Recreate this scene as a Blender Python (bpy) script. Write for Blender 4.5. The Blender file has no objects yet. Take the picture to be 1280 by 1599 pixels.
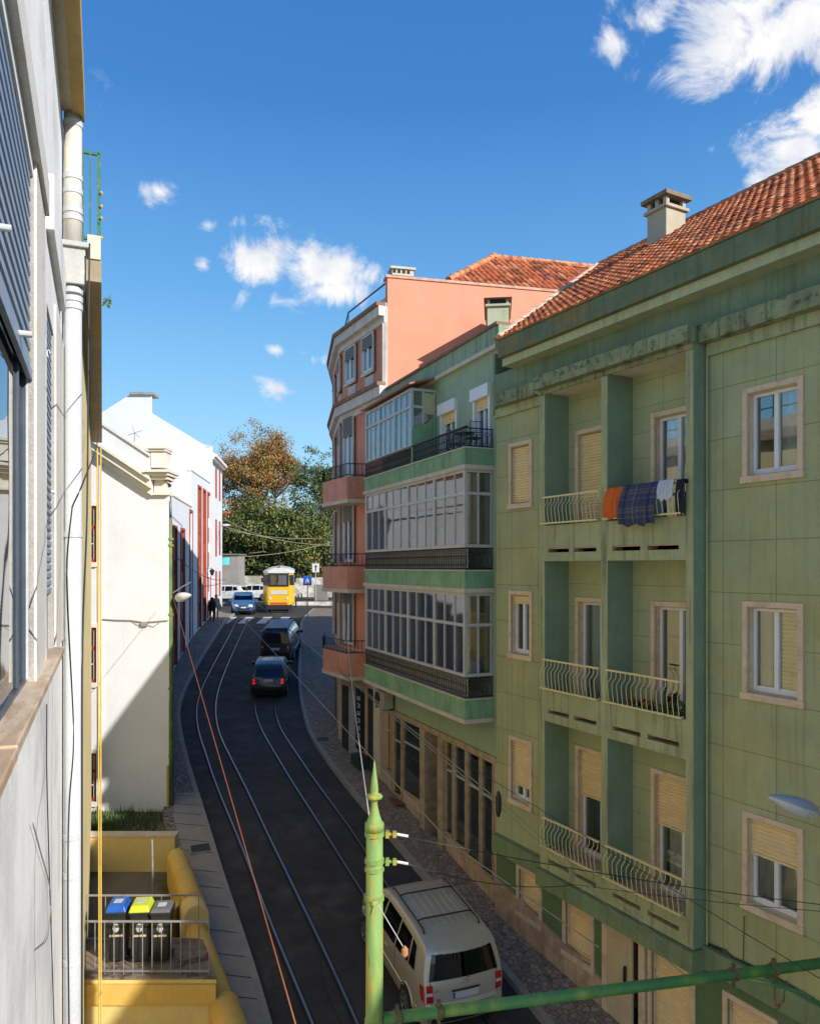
import bpy, bmesh, math, random
import numpy as np
from mathutils import Vector, Matrix
random.seed(7); np.random.seed(7)
SC = bpy.context.scene
COL = SC.collection
H = 10.0                      # camera height over the scene datum
FPX, CX, HY = 1200.0, 640.0, 885.0
# ---------------- camera ----------------
cd = bpy.data.cameras.new('camera'); cam = bpy.data.objects.new('camera', cd); COL.objects.link(cam)
cam.location = (0, 0, H); cam.rotation_euler = (math.radians(90), 0, 0)
cd.sensor_fit = 'HORIZONTAL'; cd.sensor_width = 36; cd.lens = FPX/1280*36
cd.shift_y = (HY-799.5)/1280; cd.clip_start = .05; cd.clip_end = 4000
SC.camera = cam
SC.view_settings.view_transform = 'Standard'; SC.view_settings.look = 'None'
SC.view_settings.gamma = 1; SC.view_settings.exposure = 0.84
# ---------------- sun ----------------
S = Vector((1.15, -1.0, 0.80)).normalized()
sd = bpy.data.lights.new('sun', 'SUN'); sun = bpy.data.objects.new('sun', sd); COL.objects.link(sun)
sd.energy = 3.35; sd.angle = math.radians(.5); sd.color = (1, .955, .91)
sun.rotation_euler = S.to_track_quat('Z', 'Y').to_euler(); sun.location = (30, -30, 40)
SUN_EL = math.asin(S.z); SUN_AZ = math.atan2(S.x, S.y)
# ---------------- sky with clouds ----------------
w = bpy.data.worlds.new('World'); SC.world = w; w.use_nodes = True
nt = w.node_tree; nt.nodes.clear()
def N(t, **k):
    n = nt.nodes.new(t)
    for a, b in k.items(): setattr(n, a, b)
    return n
def mth(op, a, b=None, c=None):
    n = N('ShaderNodeMath', operation=op)
    for i, v in enumerate((a, b, c)):
        if v is None: continue
        if isinstance(v, (int, float)): n.inputs[i].default_value = v
        else: nt.links.new(v, n.inputs[i])
    return n.outputs[0]
SKYG = 6.6
out = N('ShaderNodeOutputWorld'); bg = N('ShaderNodeBackground'); bg.inputs[1].default_value = .1
nt.links.new(bg.outputs[0], out.inputs[0])
sky = N('ShaderNodeTexSky', sky_type='NISHITA'); sky.sun_disc = False
sky.sun_elevation = SUN_EL; sky.sun_rotation = SUN_AZ; sky.air_density = 1.0; sky.dust_density = .6; sky.ozone_density = 2.5
hs = N('ShaderNodeHueSaturation'); hs.inputs['Saturation'].default_value = 1.25; hs.inputs['Value'].default_value = 1.0
nt.links.new(sky.outputs[0], hs.inputs['Color'])
tc = N('ShaderNodeTexCoord'); sp = N('ShaderNodeSeparateXYZ'); nt.links.new(tc.outputs['Generated'], sp.inputs[0])
az = mth('ARCTAN2', sp.outputs[0], sp.outputs[1]); el = mth('ARCSINE', sp.outputs[2])
CL = [(250,298,46,26,1.1),(325,352,22,15,.8),(317,411,17,16,.8),(415,400,62,40,1.2),(500,420,70,42,1.2),(515,455,62,24,1.1),(582,428,20,20,.8),
      (430,547,20,12,.8),(478,550,14,8,.7),(432,608,34,18,.9),(365,600,8,6,.5),(960,70,60,28,.85),(1010,20,60,36,.9),(1130,60,90,70,1.3),(1230,50,120,72,1.4),(1200,0,120,60,1.3),
      (1235,235,95,60,1.3),(1285,190,80,60,1.3),(1110,233,20,14,.7),
      (230,300,80,14,.62),(440,470,120,20,.6),(500,560,60,12,.55),(395,350,60,16,.55),(1060,110,120,30,.7),(1180,260,60,30,.8),(-700,200,300,120,1.2),(-300,-300,260,120,1),(2100,300,300,140,1.1),(1800,-400,300,160,1.1)]
acc = None
for (x, y, rx, ry, st) in CL:
    d = Vector(((x-CX)/FPX, 1, (HY-y)/FPX)); d.normalize()
    a0 = math.atan2(d.x, d.y); e0 = math.asin(d.z)
    dist = math.sqrt(1+((x-CX)/FPX)**2+((HY-y)/FPX)**2)
    ra = rx*1.18/FPX/dist*math.sqrt(1+((x-CX)/FPX)**2)**-1*1.15; re = ry/FPX/dist*1.3
    ra = max(ra, .004); re = max(re, .003)
    p = mth('POWER', mth('DIVIDE', mth('SUBTRACT', az, a0), ra), 2); q = mth('POWER', mth('DIVIDE', mth('SUBTRACT', el, e0), re), 2)
    v = mth('MULTIPLY', mth('MAXIMUM', mth('SUBTRACT', 1.35, mth('SQRT', mth('ADD', p, q))), 0), st)
    acc = v if acc is None else mth('MAXIMUM', acc, v)
nz = N('ShaderNodeTexNoise'); nz.inputs['Scale'].default_value = 11; nz.inputs['Detail'].default_value = 10; nz.inputs['Roughness'].default_value = .66; nz.inputs['Distortion'].default_value = .6
nt.links.new(tc.outputs['Generated'], nz.inputs['Vector'])
ncn = N('ShaderNodeMapRange'); nt.links.new(nz.outputs[0], ncn.inputs[0]); ncn.inputs[1].default_value = .32; ncn.inputs[2].default_value = .68
dens = mth('SUBTRACT', acc, mth('MULTIPLY', mth('SUBTRACT', 1.0, ncn.outputs[0]), 1.35))
alpha = N('ShaderNodeMapRange'); alpha.interpolation_type = 'SMOOTHSTEP'
nt.links.new(dens, alpha.inputs[0]); alpha.inputs[1].default_value = -.12; alpha.inputs[2].default_value = .75
nz2 = N('ShaderNodeTexNoise'); nz2.inputs['Scale'].default_value = 22; nz2.inputs['Detail'].default_value = 5
nt.links.new(tc.outputs['Generated'], nz2.inputs['Vector'])
cr = N('ShaderNodeValToRGB'); cr.color_ramp.elements[0].position = .3; cr.color_ramp.elements[0].color = (3.9, 4.2, 4.8, 1)
cr.color_ramp.elements[1].position = .62; cr.color_ramp.elements[1].color = (5.9, 5.8, 5.7, 1)
nt.links.new(nz2.outputs[0], cr.inputs[0])
sr = N('ShaderNodeValToRGB'); nt.links.new(mth('DIVIDE', el, 1.2), sr.inputs[0]); sr.color_ramp.elements[0].position = 0; sr.color_ramp.elements[0].color = (.42, .68, .88, 1)
sr.color_ramp.elements[1].position = 1; sr.color_ramp.elements[1].color = (.02, .10, .36, 1)
for p_, c_ in ((.13, (.30, .60, .86)), (.28, (.135, .385, .74)), (.45, (.050, .21, .56))):
    e_ = sr.color_ramp.elements.new(p_); e_.color = (*c_, 1)
sg = N('ShaderNodeMixRGB', blend_type='MULTIPLY'); sg.inputs[0].default_value = 1; nt.links.new(sr.outputs[0], sg.inputs[1]); sg.inputs[2].default_value = (SKYG, SKYG, SKYG, 1)
sm = N('ShaderNodeMixRGB'); sm.inputs[0].default_value = .8; nt.links.new(hs.outputs[0], sm.inputs[1]); nt.links.new(sg.outputs[0], sm.inputs[2])
mx = N('ShaderNodeMixRGB'); nt.links.new(alpha.outputs[0], mx.inputs[0]); nt.links.new(sm.outputs[0], mx.inputs[1]); nt.links.new(cr.outputs[0], mx.inputs[2])
nt.links.new(mx.outputs[0], bg.inputs[0])

# ---------------- materials ----------------
MATS = {}
def mat(name, col, rough=.8, var=.12, vs=1.2, bump=.15, bs=25, streak=0, joint=None, metal=0, col2=None, c2s=2, c2t=.55, emit=0, spec=.5, coat=0, stretch=None):
    """procedural surface: base colour with mottling, optional second colour patches, vertical streaks, panel joints, bump"""
    if name in MATS: return MATS[name]
    m = bpy.data.materials.new(name); MATS[name] = m; m.use_nodes = True
    t = m.node_tree; L = t.links; b = t.nodes['Principled BSDF']
    b.inputs['Roughness'].default_value = rough; b.inputs['Metallic'].default_value = metal
    b.inputs['Specular IOR Level'].default_value = spec; b.inputs['Coat Weight'].default_value = coat
    def nn(ty, **k):
        n = t.nodes.new(ty)
        for a, c in k.items(): setattr(n, a, c)
        return n
    tcn = nn('ShaderNodeTexCoord'); vec = tcn.outputs['Object']
    if stretch:
        mp = nn('ShaderNodeMapping'); mp.inputs['Scale'].default_value = stretch; L.new(vec, mp.inputs[0]); vec = mp.outputs[0]
    def noise(sc, det=5, v=None, r=.6):
        n = nn('ShaderNodeTexNoise'); n.inputs['Scale'].default_value = sc; n.inputs['Detail'].default_value = det; n.inputs['Roughness'].default_value = r
        L.new(v if v is not None else vec, n.inputs['Vector']); return n.outputs[0]
    def mr(x, a, c, lo, hi):
        n = nn('ShaderNodeMapRange'); L.new(x, n.inputs[0]); n.inputs[1].default_value = a; n.inputs[2].default_value = c; n.inputs[3].default_value = lo; n.inputs[4].default_value = hi; return n.outputs[0]
    def mix(f, a, c, ty='MIX'):
        n = nn('ShaderNodeMixRGB', blend_type=ty)
        for i, v in enumerate((f, a, c)):
            if isinstance(v, (int, float)): n.inputs[i].default_value = v
            elif isinstance(v, tuple): n.inputs[i].default_value = (*v, 1)
            else: L.new(v, n.inputs[i])
        return n.outputs[0]
    c = mix(0, tuple(col), tuple(col))
    if col2: c = mix(mr(noise(c2s, 6), c2t-.06, c2t+.06, 0, 1), c, tuple(col2))
    if var: c = mix(mr(noise(vs, 8, r=.7), .3, .7, 0, 1), mix(1.0, c, (1-var,)*3, 'MULTIPLY'), mix(1.0, c, (1+var,)*3, 'MULTIPLY'))
    if streak:
        mp = nn('ShaderNodeMapping'); mp.inputs['Scale'].default_value = (7, 7, .35); L.new(tcn.outputs['Object'], mp.inputs[0])
        c = mix(mr(noise(1.3, 6, mp.outputs[0], .7), .5, .72, 0, streak), c, (.06, .065, .045))
        if streak > .1: c = mix(mr(noise(.55, 7, r=.75), .56, .70, 0, min(streak*1.1, .35)), c, (.30, .27, .17))
    hgt = None
    if joint:
        sx = nn('ShaderNodeSeparateXYZ'); L.new(tcn.outputs['Object'], sx.inputs[0]); cb = nn('ShaderNodeCombineXYZ')
        ax = joint.get('axes', 'XZ')
        L.new(sx.outputs[ax[0]], cb.inputs[0]); L.new(sx.outputs[ax[1]], cb.inputs[1])
        br = nn('ShaderNodeTexBrick', offset=joint.get('off', 0)); br.inputs['Scale'].default_value = 1
        br.inputs['Brick Width'].default_value = joint['w']; br.inputs['Row Height'].default_value = joint['h']
        br.inputs['Mortar Size'].default_value = joint.get('m', .008); br.inputs['Mortar Smooth'].default_value = .2
        L.new(cb.outputs[0], br.inputs['Vector'])
        br.inputs['Color1'].default_value = (1, 1, 1, 1); k = joint.get('v', .93); br.inputs['Color2'].default_value = (k, k, k, 1); d = joint.get('d', .5); br.inputs['Mortar'].default_value = (d, d, d, 1)
        c = mix(1.0, c, br.outputs['Color'], 'MULTIPLY')
    L.new(c, b.inputs['Base Color'])
    if not metal and not emit and var: c2_ = mix(mr(noise(38, 3), .3, .7, 0, 1), mix(1.0, c, (.93,)*3, 'MULTIPLY'), mix(1.0, c, (1.07,)*3, 'MULTIPLY')); L.new(c2_, b.inputs['Base Color'])
    if bump:
        bn = nn('ShaderNodeBump'); bn.inputs['Strength'].default_value = bump; bn.inputs['Distance'].default_value = .02
        if joint:
            hj = nn('ShaderNodeMath', operation='MULTIPLY_ADD'); L.new(br.outputs['Fac'], hj.inputs[0]); hj.inputs[1].default_value = -1.5; L.new(noise(bs, 4), hj.inputs[2]); L.new(hj.outputs[0], bn.inputs['Height'])
        else: L.new(noise(bs, 4), bn.inputs['Height'])
        L.new(bn.outputs[0], b.inputs['Normal'])
    if var and not metal:
        L.new(mr(noise(vs*3, 3), .3, .7, max(rough-.1, .05), min(rough+.1, 1)), b.inputs['Roughness'])
    if emit:
        b.inputs['Emission Color'].default_value = (*col, 1); b.inputs['Emission Strength'].default_value = emit
    return m
def glass(name, tint=(.5, .55, .55), refl=.3, rough=.02):
    if name in MATS: return MATS[name]
    m = bpy.data.materials.new(name); MATS[name] = m; m.use_nodes = True
    t = m.node_tree; t.nodes.clear(); L = t.links
    o = t.nodes.new('ShaderNodeOutputMaterial'); tr = t.nodes.new('ShaderNodeBsdfTransparent'); gl = t.nodes.new('ShaderNodeBsdfGlossy'); mxs = t.nodes.new('ShaderNodeMixShader')
    tr.inputs[0].default_value = (*tint, 1); gl.inputs['Roughness'].default_value = rough; gl.inputs[0].default_value = (.95, .97, 1, 1)
    lw = t.nodes.new('ShaderNodeLayerWeight'); lw.inputs[0].default_value = refl
    ad = t.nodes.new('ShaderNodeMath'); ad.operation = 'MULTIPLY_ADD'; ad.inputs[1].default_value = .8; ad.inputs[2].default_value = refl*.55; ad.use_clamp = True
    nzz = t.nodes.new('ShaderNodeTexNoise'); nzz.inputs['Scale'].default_value = .9; bpn = t.nodes.new('ShaderNodeBump'); bpn.inputs['Strength'].default_value = .06; bpn.inputs['Distance'].default_value = .05
    tcc = t.nodes.new('ShaderNodeTexCoord'); L.new(tcc.outputs['Object'], nzz.inputs[0]); L.new(nzz.outputs[0], bpn.inputs['Height']); L.new(bpn.outputs[0], gl.inputs['Normal'])
    L.new(lw.outputs['Fresnel'], ad.inputs[0]); L.new(ad.outputs[0], mxs.inputs[0]); L.new(tr.outputs[0], mxs.inputs[1]); L.new(gl.outputs[0], mxs.inputs[2]); L.new(mxs.outputs[0], o.inputs[0])
    return m

# ---------------- mesh helpers ----------------
class MB:
    def __init__(s): s.v = []; s.f = []; s.m = []
    def add(s, vs, fs, mi=0):
        b = len(s.v); s.v += [tuple(p) for p in vs]; s.f += [tuple(b+i for i in f) for f in fs]; s.m += [mi]*len(fs); return s
    def box(s, x0, x1, y0, y1, z0, z1, mi=0):
        x0, x1 = min(x0, x1), max(x0, x1); y0, y1 = min(y0, y1), max(y0, y1); z0, z1 = min(z0, z1), max(z0, z1)
        return s.add([(x, y, z) for z in (z0, z1) for x, y in ((x0, y0), (x1, y0), (x1, y1), (x0, y1))],
                     [(3, 2, 1, 0), (4, 5, 6, 7), (0, 1, 5, 4), (1, 2, 6, 5), (2, 3, 7, 6), (3, 0, 4, 7)], mi)
    def obox(s, c, ax, ay, az, mi=0):
        c = Vector(c); ax, ay, az = Vector(ax), Vector(ay), Vector(az)
        return s.add([c+i*ax+j*ay+k*az for k in (-1, 1) for i, j in ((-1, -1), (1, -1), (1, 1), (-1, 1))],
                     [(3, 2, 1, 0), (4, 5, 6, 7), (0, 1, 5, 4), (1, 2, 6, 5), (2, 3, 7, 6), (3, 0, 4, 7)], mi)
    def quad(s, a, b, c, d, mi=0): return s.add([a, b, c, d], [(0, 1, 2, 3)], mi)
    def tube(s, pts, r, n=6, mi=0, cap=True):
        pts = [Vector(p) for p in pts]; rs = r if isinstance(r, (list, tuple)) else [r]*len(pts); vs = []
        for i, p in enumerate(pts):
            d = (pts[min(i+1, len(pts)-1)]-pts[max(i-1, 0)]).normalized()
            up = Vector((0, 0, 1)) if abs(d.z) < .95 else Vector((1, 0, 0))
            a = d.cross(up).normalized(); b = a.cross(d)
            for k in range(n):
                t = 2*math.pi*k/n; vs.append(p+(a*math.cos(t)+b*math.sin(t))*rs[i])
        fs = [(i*n+k, i*n+(k+1) % n, (i+1)*n+(k+1) % n, (i+1)*n+k) for i in range(len(pts)-1) for k in range(n)]
        if cap: fs += [tuple(range(n)), tuple(range((len(pts)-1)*n, len(pts)*n))]
        return s.add(vs, fs, mi)
    def lathe(s, c, prof, n=16, mi=0):
        c = Vector(c); vs = [c+Vector((r*math.cos(2*math.pi*k/n), r*math.sin(2*math.pi*k/n), z)) for r, z in prof for k in range(n)]
        fs = [(i*n+k, i*n+(k+1) % n, (i+1)*n+(k+1) % n, (i+1)*n+k) for i in range(len(prof)-1) for k in range(n)]
        fs += [tuple(range(n)), tuple(range((len(prof)-1)*n, len(prof)*n))]
        return s.add(vs, fs, mi)
    def prism(s, poly, d, mi=0):
        """poly: list of 3-D points, extruded by vector d"""
        n = len(poly); d = Vector(d); P = [Vector(p) for p in poly]
        return s.add(P+[p+d for p in P], [tuple(range(n)), tuple(range(2*n-1, n-1, -1))]+[(i, (i+1) % n, n+(i+1) % n, n+i) for i in range(n)], mi)
    def build(s, name, mats, parent=None, smooth=False, bevel=0, recalc=True):
        me = bpy.data.meshes.new(name); me.from_pydata(s.v, [], s.f)
        if not isinstance(mats, (list, tuple)): mats = [mats]
        for m in mats: me.materials.append(m)
        if len(mats) > 1: me.polygons.foreach_set('material_index', s.m)
        if recalc:
            bm = bmesh.new(); bm.from_mesh(me); bmesh.ops.recalc_face_normals(bm, faces=bm.faces); bm.to_mesh(me); bm.free()
        if smooth:
            for p in me.polygons: p.use_smooth = True
        o = bpy.data.objects.new(name, me); COL.objects.link(o)
        if parent is not None: o.parent = parent
        if bevel:
            md = o.modifiers.new('bevel', 'BEVEL'); md.width = bevel; md.segments = 2; md.limit_method = 'ANGLE'; md.angle_limit = math.radians(40)
        me.update(); return o
def tag(o, label=None, cat=None, group=None, kind=None):
    if label: o['label'] = label
    if cat: o['category'] = cat
    if group: o['group'] = group
    if kind: o['kind'] = kind
    return o
def empty(name, loc=(0, 0, 0), rz=0, label=None, cat=None, group=None):
    o = bpy.data.objects.new(name, None); COL.objects.link(o); o.location = loc; o.rotation_euler = (0, 0, rz); o.empty_display_size = .3
    return tag(o, label, cat, group)
def copy_tree(o, parent=None):
    c = o.copy(); COL.objects.link(c)
    if parent is not None: c.parent = parent
    for ch in list(o.children): copy_tree(ch, c)
    return c
def W3(px, py, Y): return Vector(((px-CX)/FPX*Y, Y, H-(py-HY)/FPX*Y))
class Fr:
    """a vertical plane N.P = c0 with local axes: x along T, y along N (outwards), z up"""
    def __init__(s, ang_dir, c0_pt, flip=False):
        # ang_dir: dX/dY of the facade line; c0_pt: point on the plane; outward normal to the left unless flip
        d = Vector((ang_dir, 1)).normalized(); s.N = Vector((-d.y, d.x)) if not flip else Vector((d.y, -d.x))
        s.T = Vector((s.N.y, -s.N.x)); s.O = Vector(c0_pt[:2]); s.c0 = s.N.dot(s.O)
        s.rz = math.atan2(s.T.y, s.T.x)
    def Y(s, px, o=0): return (s.c0+o)/(s.N.x*(px-CX)/FPX+s.N.y)
    def s_(s, px, o=0):
        Y = s.Y(px, o); return s.T.dot(Vector(((px-CX)/FPX*Y, Y))-s.O)
    def z_(s, px, py, o=0): return H-(py-HY)/FPX*s.Y(px, o)
    def sY(s, Y, o=0):
        # local s for world Y on the offset plane
        X = (s.c0+o-s.N.y*Y)/s.N.x; return s.T.dot(Vector((X, Y))-s.O)
    def world(s, a, o, z): p = s.O+s.T*a+s.N*o; return Vector((p.x, p.y, z))
    def root(s, name, **k): return empty(name, (s.O.x, s.O.y, 0), s.rz, **k)

# ---------------- ground profile ----------------
GY = [-60, -10, 0, 14, 27, 31, 36, 42, 47, 50, 53, 56, 60, 70, 85, 900]
GZ = [-11.7, -11.7, -10.34, -8.38, -6.56, -6.32, -6.0, -5.15, -4.48, -4.12, -3.78, -3.55, -3.32, -3.08, -3.0, -3.0]
_yy = np.arange(-60, 200, .25); _zz = np.interp(_yy, GY, GZ); _k = np.ones(9)/9
_zs = np.convolve(np.pad(_zz, 4, 'edge'), _k, 'valid')
def gz(Y): return H+float(np.interp(Y, _yy, _zs))
def hit(px, py, dz=0):
    """where the ray through a picture point meets the street surface"""
    lo, hi = 3.0, 140.0
    for _ in range(50):
        m = (lo+hi)/2
        if H-(py-HY)/FPX*m > gz(m)+dz: lo = m
        else: hi = m
    Y = (lo+hi)/2; return Vector(((px-CX)/FPX*Y, Y, gz(Y)+dz))
# ================= STREET =================
asph = mat('asphalt', (.036, .033, .031), .82, .3, .7, .5, 90, col2=(.062, .055, .049), c2s=.9, c2t=.6)
asph2 = mat('asphalt_patch', (.036, .037, .04), .85, .2, 2, .4, 90)
cob = None
def cobble(name, col, sc, col_j):
    m = mat(name, col, .8, .12, 3, 0)
    t = m.node_tree; L = t.links; b = t.nodes['Principled BSDF']
    tcn = t.nodes.new('ShaderNodeTexCoord'); vo = t.nodes.new('ShaderNodeTexVoronoi'); vo.feature = 'DISTANCE_TO_EDGE'; vo.inputs['Scale'].default_value = sc
    L.new(tcn.outputs['Object'], vo.inputs['Vector'])
    vc = t.nodes.new('ShaderNodeTexVoronoi'); vc.inputs['Scale'].default_value = sc; L.new(tcn.outputs['Object'], vc.inputs['Vector'])
    mr = t.nodes.new('ShaderNodeMapRange'); L.new(vo.outputs['Distance'], mr.inputs[0]); mr.inputs[1].default_value = .02; mr.inputs[2].default_value = .09
    old = b.inputs['Base Color'].links[0].from_socket
    hv = t.nodes.new('ShaderNodeMixRGB'); hv.blend_type = 'MULTIPLY'; hv.inputs[0].default_value = .5; L.new(old, hv.inputs[1]); bw = t.nodes.new('ShaderNodeRGBToBW'); L.new(vc.outputs['Color'], bw.inputs[0]); L.new(bw.outputs[0], hv.inputs[2])
    mxx = t.nodes.new('ShaderNodeMixRGB'); L.new(mr.outputs[0], mxx.inputs[0]); mxx.inputs[1].default_value = (*col_j, 1); L.new(hv.outputs[0], mxx.inputs[2]); L.new(mxx.outputs[0], b.inputs['Base Color'])
    bp = t.nodes.new('ShaderNodeBump'); bp.inputs['Strength'].default_value = .6; bp.inputs['Distance'].default_value = .015; L.new(mr.outputs[0], bp.inputs['Height']); L.new(bp.outputs[0], b.inputs['Normal'])
    return m
paveR = cobble('calcada_grey', (.34, .265, .195), 7.5, (.10, .082, .062))
paveL = cobble('calcada_left', (.34, .285, .22), 7.5, (.06, .055, .045))
slab = mat('limestone_slab', (.29, .26, .22), .75, .15, 1.5, .2, 40)
slabj = mat('slab_joint', (.06, .055, .05), .9)
kerbm = mat('kerb_stone', (.27, .25, .215), .7, .18, 2, .25, 30)
railm = mat('rail_steel', (.30, .29, .275), .40, .1, 4, 0, metal=.9)
groove = mat('rail_groove', (.012, .012, .012), .9, 0, bump=0)
white_paint = mat('road_paint', (.55, .55, .53), .7, .3, 6, .2, col2=(.18, .18, .18), c2s=8, c2t=.6)

LK = [(422,1599),(394,1500),(358,1399),(324,1287),(290,1177),(281,1126),(282,1102),(293,1073),(316,1031),(358,966)]
RK = [(838,1590),(808,1551),(660,1377),(611,1314),(572,1272),(527,1215),(500,1180),(480,1147),(468,1097),(465,1061),(467,1010),(469,972)]
def kx(pts):
    P = sorted([(hit(x, y).y, hit(x, y).x) for x, y in pts]); return [p[0] for p in P], [p[1] for p in P]
ly, lx = kx(LK); ry, rx = kx(RK)
def ext(ys, xs, Ys):
    a = (xs[1]-xs[0])/(ys[1]-ys[0]); r = np.interp(Ys, ys, xs); Ys = np.asarray(Ys, float)
    return np.where(Ys < ys[0], xs[0]+a*(Ys-ys[0]), r)
YS = np.arange(-12, 76, .5)
def smooth(a, n=7): return np.convolve(np.pad(a, n//2, 'edge'), np.ones(n)/n, 'valid')
XL = smooth(ext(ly, lx, YS)); XR = smooth(ext(ry, rx, YS))
XL[:len(YS)] = XL
def XLf(Y): return float(np.interp(Y, YS, XL))
def XRf(Y): return float(np.interp(Y, YS, XR))
def ribbon(name, fa, fb, mt, dz, y0=-12, y1=75.5, nx=4, step=.5, thick=0, tagk=None):
    b = MB(); Ys = np.arange(y0, y1, step); n = len(Ys)
    for Y in Ys:
        a, c = fa(Y), fb(Y)
        for i in range(nx+1): b.v.append((a+(c-a)*i/nx, Y, gz(Y)+dz))
    for j in range(n-1):
        for i in range(nx):
            p = j*(nx+1)+i; b.f.append((p, p+1, p+nx+2, p+nx+1)); b.m.append(0)
    o = b.build(name, mt, recalc=False)
    tag(o, kind='structure'); return o
# terrain
b = MB(); Yt = list(np.arange(-60, 90, 1.0))+[100, 130, 180, 300, 600, 1500]; Xt = [-900, -200, -60, -30, -15, -5, 5, 15, 30, 60, 200, 900]
for Y in Yt:
    for X in Xt: b.v.append((X, Y, gz(Y)-.03))
for j in range(len(Yt)-1):
    for i in range(len(Xt)-1):
        p = j*len(Xt)+i; b.f.append((p, p+1, p+len(Xt)+1, p+len(Xt))); b.m.append(0)
earth = mat('earth', (.16, .14, .10), .95, .3, .4, .4, 12, col2=(.07, .09, .03), c2s=.6)
tag(b.build('ground', earth, recalc=False), kind='structure')
ribbon('road', lambda Y: XLf(Y)-.05, lambda Y: XRf(Y)+.05, asph, 0)
tag(MB().add([(-60, 60, gz(60)+.004), (60, 60, gz(60)+.004), (60, 75, gz(73)+.03), (-60, 75, gz(73)+.03)], [(0, 1, 2, 3)]).build('side_road', asph, recalc=False), kind='structure')
# building lines
INL = ([-12, 14.2, 22.3, 22.6, 41, 47, 54, 61, 76], [8.03, -3.5, -7.06, -7.06, -12.6, -13.35, -14.05, -14.9, -15.5])
INL[1][0] = -3.5+.44*26.2
def inl(Y): return float(np.interp(Y, *INL))-.15
def inr(Y):
    if Y < 17.35: return 11.49-.55*Y+.05
    if Y < 24: return 9.32-.418*Y+.05
    return float(np.interp(Y, [24, 27.4, 33, 38, 44, 60], [-.7, -2.35, -3.0, -2.2, 3, 8]))
ribbon('pavement_left', lambda Y: min(inl(Y), XLf(Y)-.2), lambda Y: XLf(Y)-.14, paveL, .13, y1=62)
ribbon('pavement_right', lambda Y: XRf(Y)+.14, lambda Y: max(inr(Y), XRf(Y)+.2), paveR, .13, y1=60)
def kerb(name, f, w0, w1, y1):
    b = MB(); Ys = np.arange(-12, y1, .5)
    for Y in Ys:
        X = f(Y)
        for (dx, dz) in ((w0, -.02), (w0, .138), (w1, .138), (w1, -.02)): b.v.append((X+dx, Y, gz(Y)+dz))
    for j in range(len(Ys)-1):
        for i in range(3): p = j*4+i; b.f.append((p, p+1, p+5, p+4)); b.m.append(0)
    tag(b.build(name, kerbm), kind='structure')
kerb('kerb_left', XLf, -.15, 0, 62); kerb('kerb_right', XRf, 0, .15, 60)
# slab walk on the left pavement with joints
ribbon('slab_walk', lambda Y: max(XLf(Y)-1.02, inl(Y)+.3) if Y < 24 else XLf(Y)-.2-.25*(Y > 30), lambda Y: XLf(Y)-.15, slab, .134, y1=24, nx=2)
b = MB(); Y = 5.0
while Y < 24:
    d = (XLf(Y+.5)-XLf(Y-.5)); y2 = Y-.45*d*1.0
    x0, x1 = XLf(Y)-1.0, XLf(Y)-.15
    b.add([(x0, Y-.02+.35*-d, gz(Y-.35*d)+.139), (x1, Y-.02, gz(Y)+.139), (x1, Y+.005, gz(Y)+.139), (x0, Y+.005+.35*-d, gz(Y-.35*d)+.139)], [(0, 1, 2, 3)])
    Y += random.uniform(.55, .95)
tag(b.build('slab_joints', slabj, recalc=False), kind='structure')
# rails
def rail(pts, name='tram_rail'):
    P = sorted([hit(x, y, .004) for x, y in pts], key=lambda p: p.y)
    ys = [p.y for p in P]; xs = [p.x for p in P]
    a0 = (xs[1]-xs[0])/(ys[1]-ys[0]); Ys = np.arange(-10, 70, .4)
    X = np.where(Ys < ys[0], xs[0]+a0*(Ys-ys[0]), np.interp(Ys, ys, xs)); X = smooth(X, 9)
    b = MB()
    for (o0, o1, dz, mi) in ((-.10, -.03, .010, 1), (-.03, .02, .016, 0), (.02, .05, .009, 1)):
        k = len(b.v)
        for i, Y in enumerate(Ys): b.v.append((X[i]+o0, Y, gz(Y)+dz)); b.v.append((X[i]+o1, Y, gz(Y)+dz))
        for i in range(len(Ys)-1): b.f.append((k+2*i, k+2*i+1, k+2*i+3, k+2*i+2)); b.m.append(mi)
    tag(b.build(name, [railm, groove], recalc=False), kind='structure')
rail([(488,1599),(450,1506),(420,1437),(388,1348),(364,1288),(340,1233),(325,1189),(310,1144),(306,1108),(313,1079),(334,1037),(355,999),(370,969),(385,947)])
rail([(558,1599),(518,1506),(483,1437),(444,1354),(409,1285),(391,1242),(364,1192),(343,1150),(336,1114),(339,1082),(352,1046),(373,999),(386,972),(398,947)])
rail([(700,1599),(640,1510),(569,1399),(545,1360),(515,1313),(486,1266),(450,1212),(420,1162),(402,1126),(397,1097),(403,1050),(414,1000),(423,965),(429,940)])
rail([(765,1599),(690,1500),(607,1390),(572,1330),(548,1295),(527,1266),(486,1212),(450,1159),(432,1126),(429,1097),(432,1050),(439,1000),(446,965),(449,940)])
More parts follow.
